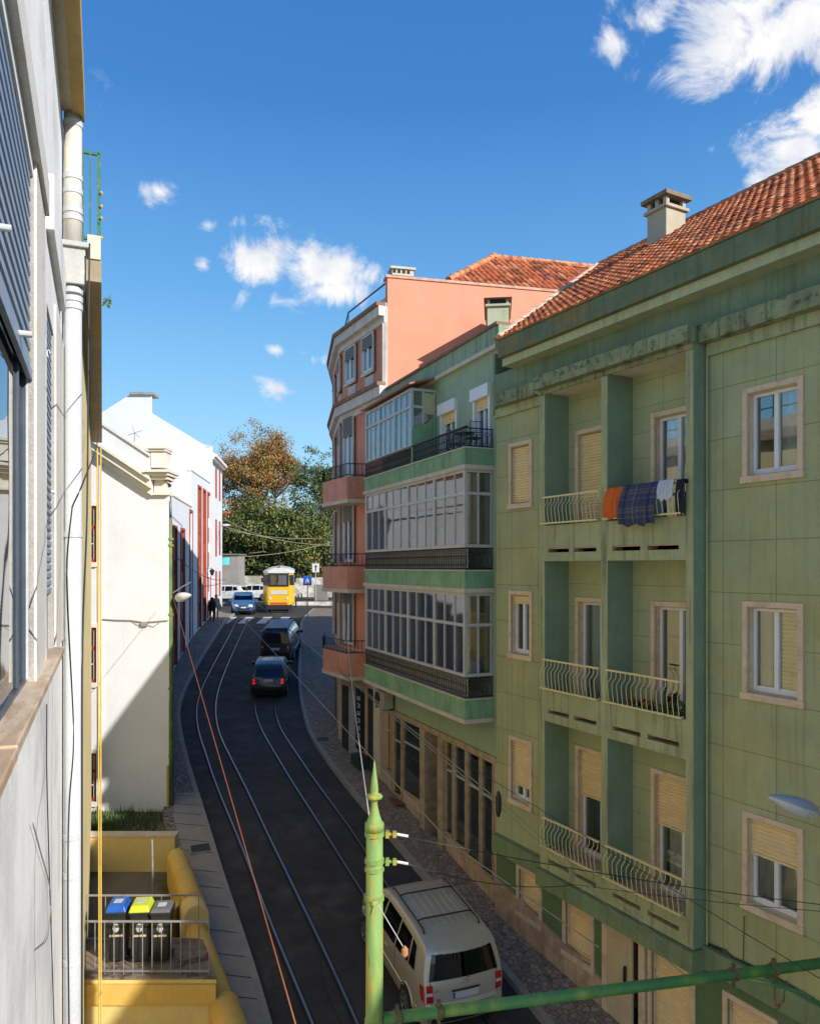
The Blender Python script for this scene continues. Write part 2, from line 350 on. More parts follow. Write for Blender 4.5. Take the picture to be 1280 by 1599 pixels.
# repaired strips and patches in the asphalt
def patch(pts, dz, nm='asphalt_patch', mt=asph2):
    b = MB(); P = [hit(x, y, dz) for x, y in pts]; c = sum(P, Vector())/len(P)
    n = len(P); k = 4
    for i in range(n):
        for j in range(k): q = P[i]+(P[(i+1) % n]-P[i])*j/k; q = Vector((q.x+random.uniform(-.03, .03), q.y+random.uniform(-.03, .03), 0)); b.v.append((q.x, q.y, gz(q.y)+dz))
    b.f.append(tuple(range(len(b.v)))); b.m.append(0); return tag(b.build(nm, mt, recalc=False), kind='structure')
worn = mat('worn_asphalt', (.052, .047, .042), .85, .3, 3, .5, 90, col2=(.035, .033, .031), c2s=4, c2t=.5)
patch([(400, 1480), (432, 1478), (452, 1540), (416, 1546)], .006, mt=worn); patch([(520, 1330), (545, 1332), (562, 1372), (530, 1376)], .006)
patch([(372, 1210), (400, 1208), (418, 1250), (386, 1254)], .006); patch([(455, 1420), (500, 1412), (520, 1450), (470, 1462)], .006, mt=worn)
patch([(300, 1205), (318, 1206), (328, 1240), (308, 1242)], .006, mt=worn); patch([(560, 1440), (590, 1436), (612, 1500), (575, 1508)], .006); patch([(430, 1180), (450, 1180), (462, 1210), (440, 1212)], .006, mt=worn)
tarm = mat('tar_seam', (.012, .012, .012), .6, .2, bump=0)
def crack(pts, w=.02):
    P = [hit(x, y, .008) for x, y in pts]; b = MB()
    for i in range(len(P)-1):
        A, B = P[i], P[i+1]; m_ = 4
        for j in range(m_):
            p, q = A+(B-A)*j/m_, A+(B-A)*(j+1)/m_; b.quad((p.x-w, p.y, gz(p.y)+.008), (p.x+w, p.y, gz(p.y)+.008), (q.x+w, q.y, gz(q.y)+.008), (q.x-w, q.y, gz(q.y)+.008))
    tag(b.build('tar_seam', tarm, recalc=False), kind='structure')
crack([(532, 1599), (505, 1540), (498, 1480), (470, 1430), (462, 1370), (430, 1290), (418, 1240)], .012); crack([(440, 1560), (470, 1535), (520, 1525), (560, 1500)], .015); crack([(330, 1280), (352, 1268), (400, 1262), (440, 1270)], .014)
# zebra crossing
b = MB()
for i in range(8):
    x0 = -13.2+i*.98*1.3+.2
    if x0+.6 > XRf(53): break
    b.add([(x0, 52.2, gz(52.2)+.012), (x0+.62, 52.2, gz(52.2)+.012), (x0+.62, 55.0, gz(55)+.03), (x0, 55.0, gz(55)+.03)], [(0, 1, 2, 3)])
tag(b.build('zebra_crossing', white_paint, recalc=False), kind='structure')
b = MB()
for (x0, x1, y0, y1) in ((-8.2, -7.6, 49.6, 49.75),): b.quad((XRf(49.6)-2.6, y0, gz(y0)+.012), (XRf(49.6)-.2, y0, gz(y0)+.012), (XRf(49.6)-.2, y1, gz(y1)+.014), (XRf(49.6)-2.6, y1, gz(y1)+.014))
for k in range(5):
    Y = 29+k*1.3; p = XRf(Y)
    pass
p0 = hit(800, 1599); b.quad((p0.x-2.4, 9, gz(9)+.02), (p0.x-2.3, 9, gz(9)+.02), (XRf(13.6)-.55, 13.2, gz(13.2)+.02), (XRf(13.6)-.65, 13.2, gz(13.2)+.02)) if False else None
tag(b.build('road_marking', white_paint, recalc=False), kind='structure')
# manhole covers
mh = mat('manhole_iron', (.05, .05, .05), .6, .2, 8, .5, 120, joint=dict(axes='XY', w=.05, h=.05, m=.01, d=.4))
def manhole(px, py, w, l, lab, fx):
    p = hit(px, py, .145); d = (fx(p.y+1)-fx(p.y-1))/2; a = math.atan(-d)
    o = MB().box(-w/2, w/2, -l/2, l/2, -.01, .006).build('manhole_cover', mh); o.location = p; o.rotation_euler = (math.atan(.14), 0, a); tag(o, lab, 'manhole cover')
    r = MB()
    for (x0, x1, y0, y1) in ((-w/2-.04, -w/2, -l/2-.04, l/2+.04), (w/2, w/2+.04, -l/2-.04, l/2+.04), (-w/2, w/2, -l/2-.04, -l/2), (-w/2, w/2, l/2, l/2+.04)): r.box(x0, x1, y0, y1, -.01, .009)
    r.build('rim', kerbm, o)
manhole(313, 1325, .48, .40, 'square dark iron cover set in the slabs of the left pavement', XLf)
manhole(504, 1155, .45, .45, 'square iron cover in the cobbled pavement before the pink building', XRf)
# ================= BUILDING TOOLS =================
def wall_holes(b, s0, s1, z0, z1, holes, o=0, depth=.35, mi=0, mi_rev=0, back=True, mi_back=0):
    """front face with rectangular openings, reveals to depth, optional back faces; zbot may be a function of s"""
    xs = sorted({s0, s1} | {v for h in holes for v in h[:2] if s0 < v < s1}); zs = sorted({z0, z1} | {v for h in holes for v in h[2:4] if z0 < v < z1})
    for i in range(len(xs)-1):
        for j in range(len(zs)-1):
            cx, cz = (xs[i]+xs[i+1])/2, (zs[j]+zs[j+1])/2
            if any(h[0] < cx < h[1] and h[2] < cz < h[3] for h in holes): continue
            b.quad((xs[i], o, zs[j]), (xs[i+1], o, zs[j]), (xs[i+1], o, zs[j+1]), (xs[i], o, zs[j+1]), mi)
    for h in holes:
        a, c, e, f = h[:4]; d = o-(h[4] if len(h) > 4 else depth)
        b.quad((a, o, e), (a, o, f), (a, d, f), (a, d, e), mi_rev); b.quad((c, o, e), (c, o, f), (c, d, f), (c, d, e), mi_rev)
        b.quad((a, o, e), (c, o, e), (c, d, e), (a, d, e), mi_rev); b.quad((a, o, f), (c, o, f), (c, d, f), (a, d, f), mi_rev)
        if back: b.quad((a, d, e), (c, d, e), (c, d, f), (a, d, f), mi_back)
stone = mat('pink_limestone', (.66, .50, .33), .7, .10, 3, .15, 40, col2=(.54, .40, .27), c2s=5, c2t=.58)
alu = mat('white_aluminium', (.72, .72, .70), .35, .05, 3, 0)
slatm = mat('beige_shutter', (.76, .58, .30), .6, .1, 5, 0)
dark = mat('dark_room', (.02, .022, .024), .9, .2, 1, 0)
gl = glass('window_glass', (.86, .9, .9), .24); gl_lt = glass('veranda_glass', (.92, .94, .93), .22)
curt = mat('curtain', (.66, .63, .56), .9, .15, 14, 0, stretch=(1, 1, .1))
curt2 = mat('grey_curtain', (.46, .45, .42), .9, .2, 14, 0, stretch=(1, 1, .1))
def slats(b, s0, s1, o, z0, z1, p=.06, t=.022, mi=0):
    n = max(2, int((z1-z0)/p)); k = len(b.v)
    for i in range(n+1):
        z = z0+(z1-z0)*i/n
        for dz, oo in ((0, o-t), (p*.25, o), (p*.75, o)):
            zz = min(z+dz, z1); b.v.append((s0, oo, zz)); b.v.append((s1, oo, zz))
    m = (n+1)*3
    for i in range(m-1): b.f.append((k+2*i, k+2*i+1, k+2*i+3, k+2*i+2)); b.m.append(mi)
def window(root, s0, s1, z0, z1, o, shut=0, sur=.085, depth=.17, curtain=None, split=.5, door=False, side=None, frame_m=None, sur_m=None, shut_m=None, name='window', gls=None, shut_half=None, box=None):
    """s0..s1,z0..z1 = outer edge of the stone surround"""
    split = 1-split   # fractions are given left to right as seen from the street; local x runs the other way
    if curtain: curtain = (1-curtain[1], 1-curtain[0])+tuple(curtain[2:])
    if shut_half: shut_half = (1-shut_half[1], 1-shut_half[0])
    s0, s1 = min(s0, s1), max(s0, s1); b = MB(); a, c, e, f = s0+sur, s1-sur, z0+(sur if not door else 0), z1-sur
    pr = .03; d = o-depth
    b.box(s0, a, o-.02, o+pr, z0, z1); b.box(c, s1, o-.02, o+pr, z0, z1); b.box(a, c, o-.02, o+pr, f, z1)
    if not door: b.box(s0-.02, s1+.02, o-.02, o+pr+.025, z0-.02, e)
    t = .018   # lining of the reveal
    b.box(a-.001, a+t, d, o-.02, e, f); b.box(c-t, c+.001, d, o-.02, e, f); b.box(a, c, d, o-.02, f-t, f+.001); b.box(a, c, d, o-.02, e-.001, e+t)
    w = b.build(name, sur_m or stone, root, bevel=.004); fm = frame_m or alu
    a += t; c -= t; e += t; f -= t; q = .045
    b = MB(); y0, y1 = d+.02, d+.07; zt = f
    b.box(a, a+q, y0, y1, e, f); b.box(c-q, c, y0, y1, e, f); b.box(a+q, c-q, y0, y1, e, e+q); b.box(a+q, c-q, y0, y1, f-q, f)
    mm = a+(c-a)*split; b.box(mm-.035, mm+.035, y0-.005, y1+.012, e+q, f-q)
    b.box(a+q, mm-.035, y0+.01, y1-.01, e+q, e+q+.04); b.box(mm+.035, c-q, y0+.012, y1-.008, e+q, e+q+.04)
    b.build('frame', fm, w, bevel=.003)
    MB().box(a+q*.5, c-q*.5, d+.035, d+.040, e+q*.5, f-q*.5).build('pane', gls or gl, w)
    if curtain:
        b = MB(); x0, x1 = curtain[0], curtain[1]; n = 24; k = len(b.v)
        for i in range(n+1):
            x = a+(c-a)*(x0+(x1-x0)*i/n); y = d-.06+.018*math.sin(i*1.7); b.v.append((x, y, e)); b.v.append((x, y, f))
        for i in range(n): b.f.append((k+2*i, k+2*i+1, k+2*i+3, k+2*i+2)); b.m.append(0)
        b.build('curtain', curtain[2] if len(curtain) > 2 else curt, w)
    if shut > 0 or shut_half:
        b = MB(); zz = f-(f-e)*shut
        if shut_half: slats(b, a+(c-a)*shut_half[0], a+(c-a)*shut_half[1], d+.012, e+q, f-q)
        else:
            slats(b, a, c, d+.11, zz, f); b.box(a, c, d+.09, d+.115, zz-.03, zz)
        b.build('shutter', shut_m or slatm, w)
    return w
def facade(pxs, fr, o=0): return [fr.s_(x, o) for x in pxs]

# ================= GREEN APARTMENT BUILDING (right) =================
R = Fr(-.55, (11.49-.55*12, 12)); assert R.N.x < 0
gcol = (.375, .40, .205)
gR = mat('green_render', gcol, .85, .16, .9, .18, 40, streak=.28, joint=dict(w=.92, h=.80, m=.007, d=.52, v=.93), col2=(.42, .405, .175), c2s=.5)
gL = mat('green_loggia', gcol, .85, .14, .9, .18, 40, streak=.15, joint=dict(w=1.5, h=.46, m=.007, d=.62, v=.95))
gP = mat('green_plain', (.37, .395, .20), .85, .2, 1.1, .18, 40, streak=.75)
gD = mat('green_fascia', (.165, .225, .13), .85, .22, 1.1, .15, 40, streak=.5, joint=dict(w=1.0, h=9, m=.006, d=.7))
gM = mat('mouldy_ledge', (.26, .28, .14), .9, .3, 2, .3, 30, streak=.95, col2=(.10, .105, .05), c2s=7, c2t=.60)
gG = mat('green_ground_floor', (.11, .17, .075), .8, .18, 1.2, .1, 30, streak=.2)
cream = mat('cream_soffit', (.66, .58, .42), .8, .1, 2, .1)
basem = mat('stone_base', (.50, .36, .235), .75, .22, 1.6, .2, 30, streak=.3, joint=dict(w=1.25, h=3, m=.008, d=.45), col2=(.38, .265, .17), c2s=1.5)
RG = R.root('apartment_building', label='long green apartment building with stacked loggias and a red tiled roof', cat='building')
sE, sN = R.s_(775), R.sY(9.45)             # far end, near end
s_a, s_b = min(sE, sN), max(sE, sN)
dirn = 1 if sN > sE else -1
oF = .31; oB = -.31
lo_s = (R.s_(843, oF), R.s_(1082, oF)); L0, L1 = min(lo_s), max(lo_s)
rows = [(H+1.28, H+2.70), (H-1.98, H-.52), (H-5.16, H-3.70)]
ZB = 0.0
holes = []; wins = []
lw = (R.s_(795), R.s_(831.5)); rw = (R.s_(1160), R.s_(1255))
nw = rw[1]-rw[0]
wcols = [lw, rw]
for i, (za, zb) in enumerate(rows):
    for j, (u, v) in enumerate(wcols): holes.append((min(u, v)+.1, max(u, v)-.1, za+.1, zb-.1))
gf = [(R.s_(807), R.s_(846.5), H-7.52, H-6.42), (R.s_(879), R.s_(928), H-7.70, H-6.47), (R.s_(1012), R.s_(1086), H-8.05, H-6.53), (R.s_(1129), R.s_(1215), H-8.2, H-6.6)]
dr = (R.s_(944), R.s_(1008), H-8.4, H-6.50)
for g in gf: holes.append((min(g[:2])+.1, max(g[:2])-.1, g[2]+.1, g[3]-.1))
b = MB()
logg = (L0+.06, L1-.06)
# upper wall, split around the loggia block
up = [h for h in holes if h[3] > H-5.9]
wl = MB(); ztop = H+4.3
A = (s_a, L0) if dirn < 0 else (s_a, L0)
for (x0, x1) in ((s_a, L0), (L1, s_b)):
    wl = MB(); wall_holes(wl, x0, x1, H-6.0, ztop, [h for h in up if x0 < h[0] < x1], 0, .75, mi_back=1); wl.build('wall', [gR, dark], RG)
# ground floor wall
gw = MB(); gh = [h for h in holes if h[3] < H-5.9]; dmin, dmax = min(dr[:2]), max(dr[:2])
wall_holes(gw, s_a, s_b, H-10.2, H-6.0, gh+[(dmin, dmax, H-10.0, dr[3], 1.3)], 0, .7, mi_back=1)
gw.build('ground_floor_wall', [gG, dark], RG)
# body behind
MB().box(s_a, s_b, -12, -1.4, H-11, H+4.28).quad((s_a, 0, H-10.5), (s_a, -1.4, H-10.5), (s_a, -1.4, H+4.3), (s_a, 0, H+4.3)).quad((s_b, 0, H-10.5), (s_b, -1.4, H-10.5), (s_b, -1.4, H+4.3), (s_b, 0, H+4.3)).build('rear_wall', gR, RG)
# stone base following the slope
def base_poly(fr, root, s0, s1, top, mt, o=.05, gaps=(), name='base'):
    b = MB(); segs = []; cur = s0
    for g0, g1 in sorted(gaps): segs.append((cur, g0)); cur = g1
    segs.append((cur, s1))
    for (x0, x1) in segs:
        n = max(1, int(abs(x1-x0)/.8))
        for i in range(n):
            p, q = x0+(x1-x0)*i/n, x0+(x1-x0)*(i+1)/n; tp, tq = top(p), top(q)
            b.prism([(p, -.02, H-11), (q, -.02, H-11), (q, -.02, tq), (p, -.02, tp)], (0, o+.02, 0))
    return b.build(name, mt, root)
def Ws(fr, s, o=0): return fr.world(s, o, 0).y
base_poly(R, RG, s_a, s_b, lambda s: H-7.04-(17.2-Ws(R, s))*.235 if Ws(R, s) > 13.3 else H-7.96-(13.3-Ws(R, s))*.14, basem, .05, gaps=[(dmin, dmax)])
# projecting loggia block
bay = []
for (x0, x1) in ((850, 938.5), (948, 1070.5)): u, v = R.s_(x0, oF), R.s_(x1, oF); bay.append((min(u, v), max(u, v)))
levels = [dict(rt=H+1.39, rb=H+.84, sb=H+.11, top=H+3.47), dict(rt=H-1.83, rb=H-2.42, sb=H-3.08, top=H+.11), dict(rt=H-4.98, rb=H-5.56, sb=H-6.05, top=H-3.08)]
lb = MB(); hl = []
for (x0, x1) in bay:
    for lv in levels: hl.append((x0, x1, lv['rb']-.02, lv['top']))
slot = []
for (x0, x1) in bay:
    wdt = x1-x0
    for lv in levels:
        for (fa, fb) in ((.08, .46), (.55, .93)): slot.append((x0+wdt*fa, x0+wdt*fb, lv['sb']+.17, lv['sb']+.27, .25))
wall_holes(lb, L0, L1, H-6.05, H+3.53, [h+(0.01,) for h in hl]+slot, oF, .25, back=False)
# block sides and underside
lb.quad((L1, oF, H-6.05), (L1, oF, H+3.6), (L1, -.02, H+3.6), (L1, -.02, H-6.05)); MB().box(L0-.012, L0-.001, -.02, oF-.002, H-6.05, H+3.6).build('fin_side', mat('green_side_shade', (.205, .285, .175), .85, .16, 1, .1, 30, streak=.2), RG)  # darker green puts the shade of the camera-facing side into the colour
lb.quad((L0, oF, H-6.05), (L1, oF, H-6.05), (L1, -.02, H-6.05), (L0, -.02, H-6.05))
lb.build('loggia_front', gP, RG)
li = MB(); doors = []
for k, (x0, x1) in enumerate(bay):
    px0 = (899, 1017)[k]; ds = R.s_(px0, oB)
    d0, d1 = (ds, ds+dirn*1.28); d0, d1 = min(d0, d1), max(d0, d1)
    e0, e1 = (x0-.0, x1+.0)
    d0c, d1c = max(d0, e0+.02), min(d1, e1+.1)
    doors.append((d0, d1))
    for lv in levels:
        fl = lv['sb']+.32; tp = lv['top']; w0, w1 = min(x0, d0-.05), max(x1, d1+.05)
        dz = fl+2.15 if lv is not levels[0] else H+2.73
        wall_holes(li, w0, w1, fl, tp, [(d0+.1, d1-.1, fl, dz-.1, .6)], oB, mi=0, mi_rev=0, mi_back=1)
lo = MB()
for (x0, x1) in bay:
    for lv in levels:
        fl = lv['sb']+.32; tp = lv['top']
        # side walls, soffit, floor
        lo.box(x0-.05, x0, oB, oF-.01, fl, tp, 0); lo.box(x1, x1+.05, oB, oF-.01, fl, tp, 0)
        lo.box(x0, x1, oB-.02, oF-.012, tp, tp+.04, 1); lo.box(x0, x1, oB-.3, oF-.012, fl-.08, fl, 2)
li.build('loggia_back_wall', [gL, dark], RG)
lo.build('loggia_lining', [mat('green_side_shade', (.205, .285, .175), .85, .16, 1, .1, 30, streak=.2), cream, basem], RG)  # loggia side walls carry their shade in a darker green
conf = {(0, 0): dict(shut=1), (1, 0): dict(curtain=(.02, .45), split=.42), (0, 1): dict(curtain=(.1, .9), split=.5), (1, 1): dict(split=.45, shut_half=(.5, 1)), (0, 2): dict(shut=.42, curtain=(.0, .7, curt2)), (1, 2): dict(shut=.42, curtain=(.1, .95))}
for k, (d0, d1) in enumerate(doors):
    for j, lv in enumerate(levels):
        fl = lv['sb']+.32; dz = fl+2.15 if j else H+2.73
        window(RG, d0, d1, fl, dz, oB, door=True, name='balcony_door', **conf[(k, j)])
cw = {(0, 0): dict(shut=1), (1, 0): dict(curtain=(.5, 1), split=.5), (0, 1): dict(curtain=(.05, .95), shut=.12), (1, 1): dict(shut_half=(.5, 1), curtain=(.0, .3)), (0, 2): dict(shut=.74, curtain=(.2, .8)), (1, 2): dict(shut=.40, curtain=(.0, 1., curt2))}
for j, (za, zb) in enumerate(rows):
    for k, (u, v) in enumerate(wcols): window(RG, u, v, za, zb, 0, **cw[(k, j)])
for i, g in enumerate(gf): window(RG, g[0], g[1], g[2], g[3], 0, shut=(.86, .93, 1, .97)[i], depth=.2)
# entrance: stone frame, cream leaf, dark lobby
b = MB(); b.box(dmin-.02, dmin+.12, -.9, .06, H-8.6, dr[3]); b.box(dmax-.12, dmax+.02, -.9, .06, H-8.6, dr[3]); b.box(dmin+.12, dmax-.12, -.3, .06, dr[3]-.13, dr[3])
ent = b.build('entrance', stone, RG, bevel=.004)
far = dmin if dirn > 0 else dmax; q = .62*dirn
cd_ = MB(); cd_.box(far+.12*dirn, far+.12*dirn+q, .005, .05, H-8.55, dr[3]-.13); cd_.box(far+.24*dirn, far+q, .05, .062, H-7.55, dr[3]-.25)
dl = cd_.build('door_leaf', mat('cream_door', (.52, .42, .26), .5, .12, 3, 0), ent, bevel=.006)
MB().box(far+q-.04*dirn, far+q, .06, .11, H-7.6, H-7.15).build('door_handle', mat('dark_iron', (.02, .02, .02), .4, 0, bump=0), ent)
# dark ledge over ground floor and cornice
b = MB(); b.box(s_a, s_b+.02, -.02, .12, H-6.38, H-6.02); b.box(L0-.05, L1+.05, .12, oF+.08, H-6.40, H-6.07)
b.build('lower_ledge', mat('green_ledge', (.19, .25, .12), .85, .2, 1.5, .15, 30, streak=.5), RG)
sg_e = R.s_(776, .53); b = MB(); b.box(s_a, R.s_(772, .26), -.02, .26, H+3.53, H+3.81); b.box(L0-.06, L1+.0, .26, oF+.2, H+3.53, H+3.79)
b.box(L0-.02, L1+.02, oF-.01, oF+.04, H+3.44, H+3.53)
b.build('cornice_ledge', gM, RG, bevel=.01)
MB().box(s_a, L0-.06, -.01, .07, H+3.34, H+3.53).build('cornice_band', mat('green_band', (.36, .38, .20), .85, .2, 1.2, .1, 30, streak=.6), RG); MB().box(L1+.06, s_b+.02, -.01, .07, H+3.34, H+3.53).build('cornice_band', MATS['green_band'], RG)
MB().box(s_a, s_b+.02, -.02, .08, H+3.81, H+4.30).build('fascia', gD, RG)
MB().box(s_a, R.s_(784, .40), -.02, .40, H+4.29, H+4.45).build('eave_band', mat('green_light_band', (.42, .44, .24), .8, .15, 1.2, .1, streak=.3), RG)
MB().box(s_a, sg_e, -.05, .52, H+4.45, H+4.82).box(s_a, sg_e+.02, -.05, .55, H+4.82, H+4.86).build('gutter', mat('green_gutter', (.13, .16, .075), .75, .3, 1.5, .1, streak=.7, col2=(.20, .15, .045), c2s=1.6, c2t=.56), RG, bevel=.01)
# tiled roof
def tile_mat(name, base, var=.35):
    m = mat(name, base, .8, var, 2.2, .3, 40, col2=(base[0]*.45, base[1]*.5, base[2]*.6), c2s=3.5, c2t=.57); return m
tileR = tile_mat('roof_tile', (.50, .135, .045))
tileB = tile_mat('roof_tile_pale', (.58, .23, .10)); tileC = tile_mat('roof_tile_dark', (.25, .065, .028))
def tiled(b, P0, U, V, nu, nv, wu, lv, clip=None, hgt=.055):
    """barrel tiles laid row by row from P0; U across the slope, V up the slope (unit vectors)"""
    P0, U, V = Vector(P0), Vector(U).normalized(), Vector(V).normalized(); Nn = U.cross(V).normalized()
    if Nn.z < 0: Nn = -Nn
    for j in range(nv):
        for i in range(nu):
            c = P0+U*(i*wu)+V*(j*lv)
            if clip and not clip(i*wu+wu/2, j*lv+lv/2): continue
            r = random.random(); mi = 0 if r < .62 else (1 if r < .84 else 2); jit = random.uniform(-.006, .006)
            vs = []
            for (vv, up, sc) in ((-.04, .030+jit, 1.0), (lv, .0, .86)):
                for k in range(6):
                    t = math.pi*k/5; vs.append(c+U*(wu*.5-math.cos(t)*wu*.46*sc)+V*vv+Nn*(math.sin(t)*hgt*sc+up))
            b.add(vs, [(k, k+1, k+7, k+6) for k in range(5)]+[(0, 1, 2, 3, 4, 5)], mi)
rb = MB(); rise = math.radians(34); D = 4.6; SK = R.s_(935, -4.1)-sg_e
V = Vector((0, -math.cos(rise), math.sin(rise))); P0 = Vector((s_a, .50, H+4.83)); Lr = sg_e-s_a
nv = int(D/math.cos(rise)/.30)+1; nu = int((Lr+max(SK, 0))/.17)
hip = lambda u, v: (u > v*math.cos(rise)*.95 if dirn > 0 else True)
tiled(rb, P0, (1, 0, 0), V, nu, nv, .17, .30, clip=lambda u, v: u < Lr+SK*v*math.cos(rise)/D, hgt=.06)
rb.build('tiled_roof', [tileR, tileB, tileC], RG, smooth=False, recalc=False)
rs = MB(); e = .04; hz = H+4.81; tz = hz+D*math.tan(rise); hh = .1
rs.add([(sg_e, .5, hz), (s_a, .5, hz), (s_a, .5-D, tz), (sg_e+SK, .5-D, tz), (sg_e+SK, -11, hz), (s_a, -11, hz)], [(0, 1, 2, 3), (0, 3, 4), (4, 3, 2, 5), (1, 5, 2)])
rs.build('roof_deck', tileC, RG)
rr = MB(); vr = MB()
def ridge(b, A, B, r=.10, mi=1):
    A, B = Vector(A), Vector(B); n = max(2, int((B-A).length/.38))
    for i in range(n): b.tube([A+(B-A)*(i/n), A+(B-A)*((i+1.08)/n)], [r*1.08, r*.92], 8, mi)
ridge(vr, (sg_e, .5, hz+.09), (sg_e+SK, .5-D, tz+.09), .075, 0); ridge(rr, (sg_e+SK, .5-D, tz+.05), (s_a, .5-D, tz+.05))
rr.build('ridge_tiles', [tileR, tileB], RG); vr.build('verge', mat('pale_verge', (.55, .42, .30), .85, .3, 6, .3), RG); MB().box(s_b-.05, s_b+.03, -1.45, .07, H+3.4, H+4.79).build('end_wall', gD, RG)
def chimney(fr, root, px, py0, py1, w, o, body_m, lab=None, tile=True, d=.5, soff=0):
    s = fr.s_(px, o)+soff; z1 = fr.z_(px, py0, o); z0 = fr.z_(px, py1, o)-1.2; b = MB()
    hh_ = z1-z0; b.box(s-w/2, s+w/2, o-d/2, o+d/2, z0, z1-.36); b.box(s-w/2-.06, s+w/2+.06, o-d/2-.06, o+d/2+.06, z1-.36, z1-.29)
    for (dx, dy) in ((-1, -1), (1, -1), (-1, 1), (1, 1), (0, 1), (0, -1)): b.box(s+dx*w*.42-.05, s+dx*w*.42+.05, o+dy*d*.42-.05, o+dy*d*.42+.05, z1-.29, z1-.12)
    c = b.build('chimney', body_m, root, bevel=.008)
    MB().box(s-w/2+.08, s+w/2-.08, o-d/2+.08, o+d/2-.08, z1-.35, z1-.13).build('flue', dark, c)
    b = MB(); 
    if tile: b.add([(s-w/2-.1, o-d/2-.1, z1-.12), (s+w/2+.1, o-d/2-.1, z1-.12), (s+w/2+.1, o+d/2+.1, z1-.12), (s-w/2-.1, o+d/2+.1, z1-.12), (s-w*.15, o, z1+.04), (s+w*.15, o, z1+.04)], [(0, 1, 2, 3), (0, 1, 5, 4), (1, 2, 5), (2, 3, 4, 5), (3, 0, 4)])
    else: b.box(s-w/2-.1, s+w/2+.1, o-d/2-.1, o+d/2+.1, z1-.12, z1-.03)
    b.build('chimney_cap', mat('weathered_cap', (.20, .15, .09), .9, .4, 6, .4, 30), c)
    return c
chimney(R, RG, 1040, 309, 372, .55, -3.2, mat('chimney_render', (.42, .36, .25), .85, .15, 2, .1), tile=False, d=.6)
# loggia railings
railp = mat('cream_painted_iron', (.76, .62, .28), .5, .1, 6, 0)
for k, (x0, x1) in enumerate(bay):
    for lv in levels:
        b = MB(); o1 = oF+.05; n = max(10, int((x1-x0)/.115))
        b.box(x0+.01, x1-.01, o1-.022, o1+.022, lv['rt']-.03, lv['rt']); b.box(x0+.0, x1, o1+.035, o1+.075, lv['rb'], lv['rb']+.028)
        h_ = lv['rt']-lv['rb']
        for i in range(n+1):
            s = x0+.04+(x1-x0-.08)*i/n
            b.tube([(s, o1, lv['rt']-.03), (s, o1, lv['rt']-h_*.22), (s, o1+.09, lv['rt']-h_*.38), (s, o1+.09, lv['rt']-h_*.55), (s, o1+.055, lv['rb']+.01)], .008, 4)
        for s in (x0+.06, x1-.06): b.box(s-.01, s+.01, oF-.02, o1+.05, lv['rb']-.005, lv['rb']+.02)
        b.build('railing', railp, RG)
# loose cable stapled above the lower ledge
b = MB(); P = [(R.s_(x, .03), .03, R.z_(x, y, .03)) for x, y in ((1104, 1474), (1120, 1480), (1132, 1484), (1144, 1497), (1160, 1502), (1200, 1520), (1270, 1560))]; b.tube(P, .012, 5); b.tube([(s, o, z-.05+.03*math.sin(i*2)) for i, (s, o, z) in enumerate(P)], .008, 5); b.build('cable', mat('dark_iron', (.02, .02, .02), .4, 0, bump=0), RG)
b = MB(); s_v = R.s_(1163); b.tube([(s_v, .02, H-5.3), (s_v+.02, .02, H-6.0)], .007, 4); b.build('cable', MATS['dark_iron'], RG)
# pipe in the corner by the big fin
sf = R.s_(1106); MB().tube([(sf+.02*dirn, .06, H-6.0), (sf+.02*dirn, .06, H+3.5)], .018, 8).build('downpipe', gP, RG)

# ---- laundry and plants on the loggias ----
def cloth(name, s0, s1, z_top, z_bot, o, mt, lab, cat, wav=.02, bulge=.05, skew=0, fr=R, group=None, fold=True, tall_back=.3):
    b = MB(); n, m = 26, 20; k = 0
    path = [(-tall_back, -.05, 0)]
    for i in range(n+1):
        s = s0+(s1-s0)*i/n
        for j in range(m+1):
            t = j/m
            if t < .12: oo, zz = o-.05+.0, z_top-(.12-t)*2.0*tall_back
            else:
                tt = (t-.12)/.88; oo = o+.035+bulge*math.sin(tt*math.pi*.7); zz = z_top+.015-(z_top-z_bot)*tt
                zz += .03*math.sin(i*.55+1)*tt
            oo += wav*math.sin(i*.9+j*.07)*min(1, t*3)+.01*math.sin(i*2.1)
            b.v.append((s+skew*t, oo, zz))
    for i in range(n):
        for j in range(m): p = i*(m+1)+j; b.f.append((p, p+1, p+m+2, p+m+1)); b.m.append(0)
    o_ = b.build(name, mt, smooth=True); o_.location = (fr.O.x, fr.O.y, 0); o_.rotation_euler = (0, 0, fr.rz)
    md = o_.modifiers.new('s', 'SOLIDIFY'); md.thickness = .008
    return tag(o_, lab, cat, group)
zt = levels[0]['rt']+.012; oc = oF+.05
def SF(px): return R.s_(px, oF+.08)
plaid = mat('plaid_blanket', (.045, .06, .11), .95, .2, 20, .3, 60)
t = plaid.node_tree; L = t.links; bs_ = t.nodes['Principled BSDF']; tcn = t.nodes.new('ShaderNodeTexCoord'); sx = t.nodes.new('ShaderNodeSeparateXYZ'); L.new(tcn.outputs['Object'], sx.inputs[0])
base_s = bs_.inputs['Base Color'].links[0].from_socket
